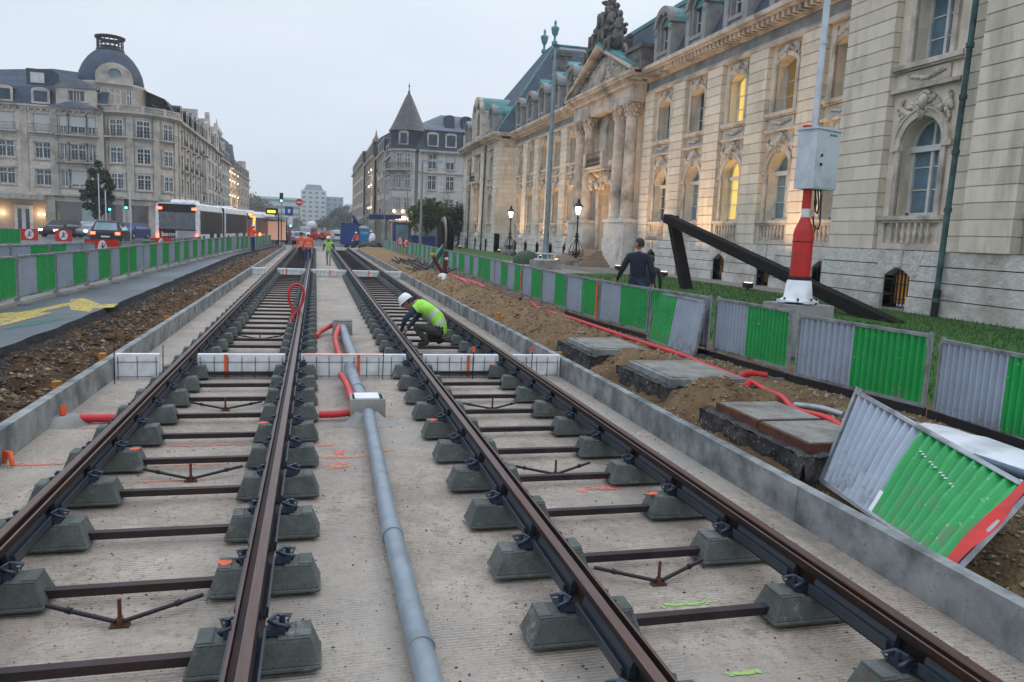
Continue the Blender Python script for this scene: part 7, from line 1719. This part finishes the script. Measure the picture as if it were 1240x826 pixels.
# bus shelter, display, stop sign, crowd
e = empty('bus_shelter', (-4.7, 80, .2), 'bus shelter with pinkish lit glass on the left pavement', 'bus shelter')
for x in (-1.9, 1.9): MB().box(x-.05, x+.05, -.05, .05, 0, 2.6).build('post', 'steel_dark', e)
MB().prism([(-2.1, 2.5), (2.1, 2.6), (2.1, 2.75), (-2.1, 2.7)], -.9, .9, 0, 'y').build('roof', 'silver', e)
MB().box(-1.8, 1.8, .7, .74, .5, 2.3).build('glass_panel', emit('shelter_glow', (1, .5, .35), .35, (.5, .35, .3)), e)
e = empty('display_board', (-4.1, 78.5, .2), 'dark bus stop display with amber text above the shelter', 'sign')
MB().cyl((.6, 0, 0), (.6, 0, 3.0), .06, n=8).build('post', 'steel_dark', e); MB().box(-.55, .55, -.12, .12, 2.95, 3.55).build('display_case', 'black', e); MB().box(-.42, .32, -.13, -.121, 3.1, 3.35).build('amber_text', 'dot_amber', e)
e = empty('stop_sign', (-2.7, 84, .1), 'blue and white square stop sign on a pole beside the amber display', 'sign')
MB().cyl((0, 0, 0), (0, 0, 3.6), .05, n=8).build('post', 'galv', e); MB().box(-.4, .4, -.05, .05, 3.1, 4.0).build('board', 'blue', e); MB().box(-.12, .12, -.06, -.05, 3.35, 3.75).build('white_symbol', 'white', e); MB().box(-.4, .4, -.05, .05, 2.1, 3.0).build('poster', 'white', e)
def signal(x, y, z, h_, label, col='green_lit', group=None):
    e = empty('traffic_light', (x, y, z), label, 'traffic light', group)
    MB().cyl((0, 0, 0), (0, 0, h_), .06, n=8).build('pole', 'galv', e); MB().box(-.17, .17, -.12, .12, h_-.95, h_).build('housing', 'black', e)
    k = {'green_lit': .18, 'tail_lit': .78}[col]; MB().cyl((0, -.13, h_-.95+k), (0, -.15, h_-.95+k), .1, n=12).build('lens', col, e)
signal(-3.3, 80, .2, 5.1, 'traffic light showing green on a pole in the middle distance above the shelter')
signal(-2.6, 86, .1, 2.8, 'low traffic light facing away near the blue stop sign')
signal(-16.4, 76, .3, 3.6, 'green-lit traffic light in front of the domed building tower', group=None)
signal(-18.2, 78, .3, 3.4, 'traffic light left of the green-lit one before the domed building')
e = empty('round_sign', (-1.9, 95, .0), 'round red prohibition sign on a pole in the far centre', 'sign')
MB().cyl((0, 0, 0), (0, 0, 4.6), .05, n=8).build('post', 'galv', e); MB().cyl((0, -.04, 4.9), (0, -.06, 4.9), .42, n=20).build('disc', 'red', e); MB().box(-.3, .3, -.075, -.061, 4.83, 4.97).build('white_bar', 'white', e)
for i, (x, y, h_, l) in enumerate([(-18.6, 76, 6.0, 'thin pale pole before the shop windows of the domed building, left'), (-16.3, 77, 5.4, 'thin pale pole right of the green traffic light at the domed building'), (-17.6, 74, 4.5, 'short grey pole between the traffic lights at the domed building'), (-23.0, 80, 2.6, 'short yellowish post beside the conical tree')]):
    tag(MB().cyl((x, y, .3), (x, y, h_), .05, n=8).build('thin_pole', 'cabinet' if i < 3 else 'yellow'), l, 'pole')
# oncoming headlights by the domed building
for i, (x, y, l) in enumerate([(-21.6, 76, 'oncoming car with bright headlights left of the tree, by the shops'), (-19.8, 78, 'oncoming car with headlights right of the tree, by the shops'), (-16.9, 80, 'oncoming car with headlights under the green traffic light')]):
    car('oncoming_car', x, y, .3, radians(165), l, ['black', 'galv', 'blue_dark'][i], lights='head', Wd=1.8, H=1.5)

# ================================================ PEOPLE
def skin_mesh(J, E, R_, root, sub=2):
    me = bpy.data.meshes.new('p'); names = list(J); idx = {n: i for i, n in enumerate(names)}
    me.from_pydata([tuple(J[n]) for n in names], [(idx[a], idx[b]) for a, b in E], []); o = bpy.data.objects.new('p', me); COL.objects.link(o)
    m = o.modifiers.new('s', 'SKIN'); sv = me.skin_vertices[0].data
    for n in names: r = R_[n]; sv[idx[n]].radius = r if isinstance(r, tuple) else (r, r); sv[idx[n]].use_root = (n == root)
    m.use_smooth_shade = True; m.branch_smoothing = .3
    s = o.modifiers.new('u', 'SUBSURF'); s.levels = sub; s.render_levels = sub
    out = bpy.data.meshes.new_from_object(o.evaluated_get(bpy.context.evaluated_depsgraph_get())); bpy.data.objects.remove(o); return out
def lerp(a, b, t): return Vector(a)*(1-t)+Vector(b)*t
def person(label, loc, rz, scale, pose, cols, vest=None, helmet='helmet', hair=True, bulk=1.0, head_yaw=0, head_pitch=0, group=None, stripes=True):
    """pose: dict of joint positions (local, person faces +y)."""
    e = empty('person', loc, label, 'person', group, rz); e.scale = (scale,)*3
    J = dict(pose); E = [('pelvis', 'spine'), ('spine', 'chest'), ('chest', 'neck'), ('neck', 'headbase')]; bones = []
    R_ = dict(pelvis=(.15*bulk, .115*bulk), spine=(.14*bulk, .11*bulk), chest=(.16*bulk, .12*bulk), neck=(.062, .062), headbase=(.055, .055))
    hv = (Vector(J['headbase'])-Vector(J['neck']))
    for s in 'LR':
        sg = 1 if s == 'R' else -1
        E += [('chest', 'sh'+s), ('sh'+s, 'el'+s), ('el'+s, 'wr'+s), ('wr'+s, 'pa'+s), ('pelvis', 'hip'+s), ('hip'+s, 'kn'+s), ('kn'+s, 'an'+s), ('an'+s, 'toe'+s)]
        R_.update({'sh'+s: .075*bulk, 'el'+s: .052*bulk, 'wr'+s: .034, 'pa'+s: (.038, .022), 'hip'+s: .1, 'kn'+s: .066, 'an'+s: .05, 'toe'+s: (.05, .035)})
        wr, el = Vector(J['wr'+s]), Vector(J['el'+s]); d = (wr-el).normalized(); J['pa'+s] = wr+d*.075
        side = d.cross(Vector((0, 1, .3))).normalized(); bend = side.cross(d).normalized()
        for k, (off, ln) in enumerate(((-.028, .075), (-.01, .085), (.009, .08), (.026, .062))):
            a = J['pa'+s]+side*off+d*.02; b = a+d*ln*.55+bend*.01; c = b+d*ln*.35+bend*.03
            n1, n2, n3 = f'f{s}{k}a', f'f{s}{k}b', f'f{s}{k}c'; J[n1], J[n2], J[n3] = a, b, c; E += [('pa'+s, n1), (n1, n2), (n2, n3)]; R_.update({n1: .011, n2: .009, n3: .007})
        a = wr+d*.03+side*.035*-sg+bend*.01; b = a+d*.035+side*.02*-sg; J['t'+s+'a'], J['t'+s+'b'] = a, b; E += [('wr'+s, 't'+s+'a'), ('t'+s+'a', 't'+s+'b')]; R_.update({'t'+s+'a': .013, 't'+s+'b': .009})
    me = skin_mesh(J, E, R_, 'pelvis')
    segs = []
    up_, lo_, sk, bt = cols['top'], cols['legs'], 'skin', cols.get('boot', 'boot')
    for a, b in E:
        if a in ('hipL', 'hipR', 'knL', 'knR') or b in ('hipL', 'hipR'): m = lo_
        elif a[:2] == 'an': m = bt
        elif a in ('wrL', 'wrR') or a[0] == 'f' or a[:2] in ('pa', 'tL', 'tR') or (a, b) == ('neck', 'headbase'): m = sk if (a, b) == ('neck', 'headbase') else cols.get('hand', 'skin')
        else: m = up_
        segs.append((Vector(J[a]), Vector(J[b]), m))
    mats = sorted(set(x[2] for x in segs)); 
    for m in mats: me.materials.append(K[m])
    for p in me.polygons:
        c = p.center; best = 9; bm_ = None
        for a, b, m in segs:
            ab = b-a; t = max(0, min(1, (c-a).dot(ab)/max(1e-9, ab.length_squared))); d = (c-(a+ab*t)).length
            if d < best: best, bm_ = d, m
        if bm_ == up_ and c.z < J['pelvis'].z-.02 and (c-Vector(J['pelvis'])).length < .2: bm_ = lo_
        p.material_index = mats.index(bm_)
    # head joined in
    hc = Vector(J['headbase'])+hv.normalized()*.11
    Hm = MB(); rot = Matrix.Rotation(head_yaw, 3, 'Z') @ Matrix.Rotation(head_pitch, 3, 'X'); vs = []; fs = []; n, mm = 20, 14
    for j in range(mm+1):
        for i in range(n):
            a = 2*pi*i/n; b = pi*j/mm; x, y, z = .078*cos(a)*sin(b), .098*sin(a)*sin(b), .118*cos(b)
            if z < -.02: x *= 1-.35*min(1, (-z-.02)/.1); y = y*(1-.15*min(1, (-z)/.12))+.008
            if y > .06 and abs(x) < .02 and -.05 < z < .025: y += .022*(1-abs(x)/.02)*(1-abs(z+.02)/.05)
            if y > .06 and .0 < z < .03 and .015 < abs(x) < .05: y -= .01
            vs.append(tuple(hc+rot @ Vector((x, y, z))))
    for j in range(mm):
        for i in range(n): k = (i+1) % n; fs.append((j*n+i, j*n+k, (j+1)*n+k, (j+1)*n+i))
    Hm.add(vs, fs, 0, True)
    for sg in (-1, 1): Hm.ell(tuple(hc+rot @ Vector((sg*.08, -.005, -.01))), (.012, .022, .032), 0, 8, 6)
    bo = bpy.data.objects.new('body', me); COL.objects.link(bo); bo.parent = e
    bmn = bmesh.new(); bmn.from_mesh(me); hm = bpy.data.meshes.new('h'); hm.from_pydata(Hm.v, [], Hm.f); off = len(me.polygons); bmn.from_mesh(hm)
    if 'skin' not in mats: mats.append('skin'); me.materials.append(K['skin'])
    bmn.faces.ensure_lookup_table()
    for i in range(off, len(bmn.faces)): bmn.faces[i].material_index = mats.index('skin'); bmn.faces[i].smooth = True
    bmn.to_mesh(me); bmn.free()
    f = MB()
    for sg in (-1, 1): f.ell(tuple(hc+rot @ Vector((sg*.031, .086, .012))), (.013, .008, .007), 0, 8, 4, rot); f.tube([tuple(hc+rot @ Vector((sg*x, .09, .032))) for x in (.015, .05)], .005, 4)
    f.tube([tuple(hc+rot @ Vector((x, .088, -.062))) for x in (-.022, 0, .022)], .004, 4); f.build('eyes_and_brows', 'hair', e)
    if hair:
        s = MB(); vs = []; fs = []; n, mm = 18, 8
        for j in range(mm+1):
            for i in range(n):
                a = 2*pi*i/n; b = pi*.56*j/mm*(1.15 if sin(a) < .2 else .68); vs.append(tuple(hc+rot @ Vector((.086*cos(a)*sin(b), .104*sin(a)*sin(b)-.004, .124*cos(b)+.006))))
        for j in range(mm):
            for i in range(n): k = (i+1) % n; fs.append((j*n+i, j*n+k, (j+1)*n+k, (j+1)*n+i))
        s.add(vs, fs, 0, True); s.build('hair', 'hair', e)
    if helmet:
        s = MB(); prof = [(0, .165), (.05, .16), (.09, .135), (.115, .09), (.122, .04), (.125, .03), (.14, .022), (.14, .018), (.12, .02)]; vs = []; fs = []; n = 22
        for r, z in prof:
            for i in range(n): a = 2*pi*i/n; q = r*(1+(.22*max(0, sin(a))**3 if r > .124 else .06*abs(sin(a)))); vs.append(tuple(hc+rot @ Vector((q*cos(a), q*sin(a), z))))
        for j in range(len(prof)-1):
            for i in range(n): k = (i+1) % n; fs.append((j*n+i, j*n+k, (j+1)*n+k, (j+1)*n+i))
        s.add(vs, fs, 0, True); s.ell(tuple(hc+rot @ Vector((0, 0, .15))), (.015, .1, .02), 0, 8, 4, rot); s.build('helmet', helmet, e)
    if vest:
        # vest : torso faces pushed out
        bm2 = bmesh.new(); bm2.from_mesh(me); bm2.normal_update(); P, C_, N_ = Vector(J['pelvis']), Vector(J['chest']), Vector(J['neck']); ax = (N_-P).normalized(); keep = []
        torso = [('pelvis', 'spine'), ('spine', 'chest'), ('chest', 'neck'), ('chest', 'shL'), ('chest', 'shR')]
        def dist(c, a, b): a, b = Vector(J[a]), Vector(J[b]); ab = b-a; t = max(0, min(1, (c-a).dot(ab)/ab.length_squared)); return (c-(a+ab*t)).length
        arms = [('shL', 'elL'), ('shR', 'elR'), ('elL', 'wrL'), ('elR', 'wrR'), ('hipL', 'knL'), ('hipR', 'knR'), ('neck', 'headbase')]
        rem = []
        for fc in bm2.faces:
            c = fc.calc_center_median(); h_ = (c-P).dot(ax)
            if fc.index >= off or min(dist(c, *t) for t in torso) > min(dist(c, *t) for t in arms)+.035 or h_ < -.2 or (c-N_).length < .07: rem.append(fc)
        bmesh.ops.delete(bm2, geom=rem, context='FACES')
        bmesh.ops.bisect_plane(bm2, geom=bm2.verts[:]+bm2.edges[:]+bm2.faces[:], plane_co=P-ax*.075, plane_no=ax, clear_inner=True)
        bm2.normal_update()
        for v in bm2.verts: v.co += v.normal*.024
        L = (N_-P).length
        sz = lambda c: (c-P).dot(ax)/L
        for fc in bm2.faces: fc.material_index = 0; fc.smooth = True
        vm = bpy.data.meshes.new('vest'); 
        if stripes:
            for cut in (.12, .22, .42, .52):
                g = bmesh.ops.bisect_plane(bm2, geom=bm2.verts[:]+bm2.edges[:]+bm2.faces[:], plane_co=P+ax*L*cut, plane_no=ax)
            for fc in bm2.faces:
                q = sz(fc.calc_center_median()); fc.material_index = 1 if (.12 < q < .22 or .42 < q < .52) else 0
        bm2.to_mesh(vm); bm2.free(); vm.materials.append(K[vest]); vm.materials.append(K['reflective'])
        vo = bpy.data.objects.new('vest', vm); COL.objects.link(vo); vo.parent = e
    return e
V = Vector
def stand(lean=0, stepL=.0, stepR=.0, armL=None, armR=None, look=0):
    d = dict(pelvis=V((0, 0, .95)), spine=V((0, lean*.3, 1.12)), chest=V((0, lean*.7, 1.34)), neck=V((0, lean, 1.5)), headbase=V((0, lean*1.15+.01, 1.56)))
    for s, sg, st, ar in (('L', -1, stepL, armL), ('R', 1, stepR, armR)):
        d['sh'+s] = V((sg*.19, lean*.9, 1.42)); ar = ar or ((sg*.27, .02, 1.14), (sg*.27, .12, .9)); d['el'+s] = V(ar[0]); d['wr'+s] = V(ar[1])
        d['hip'+s] = V((sg*.1, 0, .9)); d['kn'+s] = V((sg*.12, st*.55+.04, .5)); d['an'+s] = V((sg*.12, st-.02*abs(st), .09+.12*max(0, -st))); d['toe'+s] = V((sg*.13, st+.16, .045+.04*max(0, -st)))
    return d
# crouching worker at (2.2,15.2) facing left/down
cr_ = dict(pelvis=V((0, -.12, .3)), spine=V((0, -.02, .5)), chest=V((0, .2, .68)), neck=V((0, .36, .74)), headbase=V((0, .44, .74)),
    shL=V((-.19, .28, .7)), shR=V((.19, .28, .7)), elL=V((-.26, .5, .48)), elR=V((.26, .45, .45)), wrL=V((-.12, .6, .26)), wrR=V((.1, .58, .24)),
    hipL=V((-.11, -.08, .27)), hipR=V((.11, -.08, .27)), knL=V((-.2, .36, .36)), knR=V((.2, .3, .1)), anL=V((-.17, .1, .07)), anR=V((.16, -.12, .1)), toeL=V((-.2, .28, .035)), toeR=V((.17, .05, .035)))
person('crouching worker in white helmet and lime vest working at the rail between the right rails', (2.27, 14.6, .03), radians(66), 1.1, cr_, dict(top='jeans', legs='grey_cloth', hand='skin'), vest='hi_yellow', head_pitch=radians(-42))
# man in navy jacket, from behind, walking away looking left
p = stand(.03, .28, -.25, armL=((-.3, -.02, 1.15), (-.4, .12, .93)), armR=((.28, -.06, 1.14), (.31, -.02, .88)))
person('man in dark navy jacket walking away on the lawn behind the barriers', (6.72, 15.45, .37), radians(-24), 1.07, p, dict(top='navy', legs='jeans'), helmet=None, bulk=1.22, head_yaw=radians(62)).scale = (1.08, 1.08, 1.06)
# second figure partly hidden
p = stand(.05, -.2, .25, armL=((-.3, -.1, 1.15), (-.28, -.02, .92)))
person('second walker in black, mostly hidden behind the man in the navy jacket', (8.0, 17.6, .2), radians(-24), .93, p, dict(top='black', legs='navy', hand='skin'), helmet=None, head_yaw=radians(10))
# workers on the track
person('orange worker in white helmet with back turned between the tracks', (-.42, 46.5, 0), radians(6), 1.02, stand(.02, .05, -.03), dict(top='hi_orange', legs='blue_dark', hand='skin'), vest='hi_orange')
person('second orange worker in dark helmet, half hidden behind the first between the tracks', (-.85, 49.5, 0), radians(160), 1.0, stand(.02), dict(top='hi_orange', legs='navy'), vest='hi_orange', helmet='steel_dark')
person('worker in lime vest and pale trousers walking towards the camera over the middle foam row', (.72, 45.5, .0), radians(170), .93, stand(.12, .3, -.28, armL=((-.33, .1, 1.15), (-.42, .3, 1.0)), armR=((.28, .1, 1.15), (.3, .25, .95))), dict(top='navy', legs='pale_cloth'), vest='hi_yellow')
person('orange-clad worker standing at the end of the front left barriers holding a lit lamp', (-4.15, 55.5, .33), radians(-60), 1.0, stand(.02, armR=((.3, .15, 1.15), (.2, .42, 1.2))), dict(top='hi_orange', legs='blue_trouser'), vest='hi_orange')
e = empty('hand_lamp', (-3.7, 55.5, 1.5), 'glowing orange hand lamp held by the worker at the left barriers', 'lamp'); MB().ell((0, 0, 0), (.1, .1, .12), 0, 10, 8).build('bulb', 'amber_strip', e); MB().cyl((0, 0, .1), (0, 0, .2), .03, n=6).build('handle', 'black', e)
person('bending orange worker with white helmet in front of the light blue toilet', (4.2, 83, .0), radians(150), 1.0, stand(.18, .1, -.05, armL=((-.3, .3, 1.15), (-.25, .5, .95)), armR=((.3, .3, 1.15), (.25, .5, .95))), dict(top='hi_orange', legs='navy'), vest='hi_orange')
person('far orange worker with white helmet right of the light blue toilet', (6.3, 91, .25), radians(120), .95, stand(.1), dict(top='hi_orange', legs='navy'), vest='hi_orange')
rg = random.Random(77)
crowd = [(-5.6, 79, 'navy'), (-5.0, 81, 'black'), (-6.0, 82, 'dark_hose'), (-4.0, 84, 'black'), (-3.4, 88, 'navy'), (-3.0, 90, 'red_hose'), (-4.4, 92, 'black'), (-2.9, 94, 'grey_cloth')]
for i, (x, y, c) in enumerate(crowd):
    lb = ['pedestrian in navy waiting left of the bus shelter', 'pedestrian in black waiting inside the bus shelter', 'pedestrian in dark red at the rear of the bus shelter', 'pedestrian in black right of the bus shelter', 'pedestrian in navy behind the blue stop sign', 'pedestrian in red coat beyond the stop sign', 'pedestrian in black far down the left pavement', 'pedestrian in grey beside the farthest barriers'][i]
    person(lb, (x, y, fz(y)), rg.random()*6, .98, stand(.02, rg.uniform(-.2, .2), rg.uniform(-.2, .2)), dict(top=c, legs='navy'), helmet=None)
# ================================================ HAZE
hz = MB().box(-700, 700, -80, 640, -4.2, 60).build('haze', 'haze_vol') if False else None
mh = bpy.data.materials.new('haze'); mh.use_nodes = True; th = mh.node_tree; th.nodes.clear(); oh = th.nodes.new('ShaderNodeOutputMaterial'); vh_ = th.nodes.new('ShaderNodeVolumePrincipled')
vh_.inputs['Color'].default_value = (1, 1, 1, 1); vh_.inputs['Density'].default_value = .0006; vh_.inputs['Anisotropy'].default_value = .2; th.links.new(vh_.outputs[0], oh.inputs['Volume']); K['haze'] = mh
o = MB().box(-425, 425, -65, 645, -4.4, 42).build('haze', 'haze'); tag(o, kind='stuff'); o['label'] = 'thin damp evening haze fading the far end of the street'; o['category'] = 'haze'
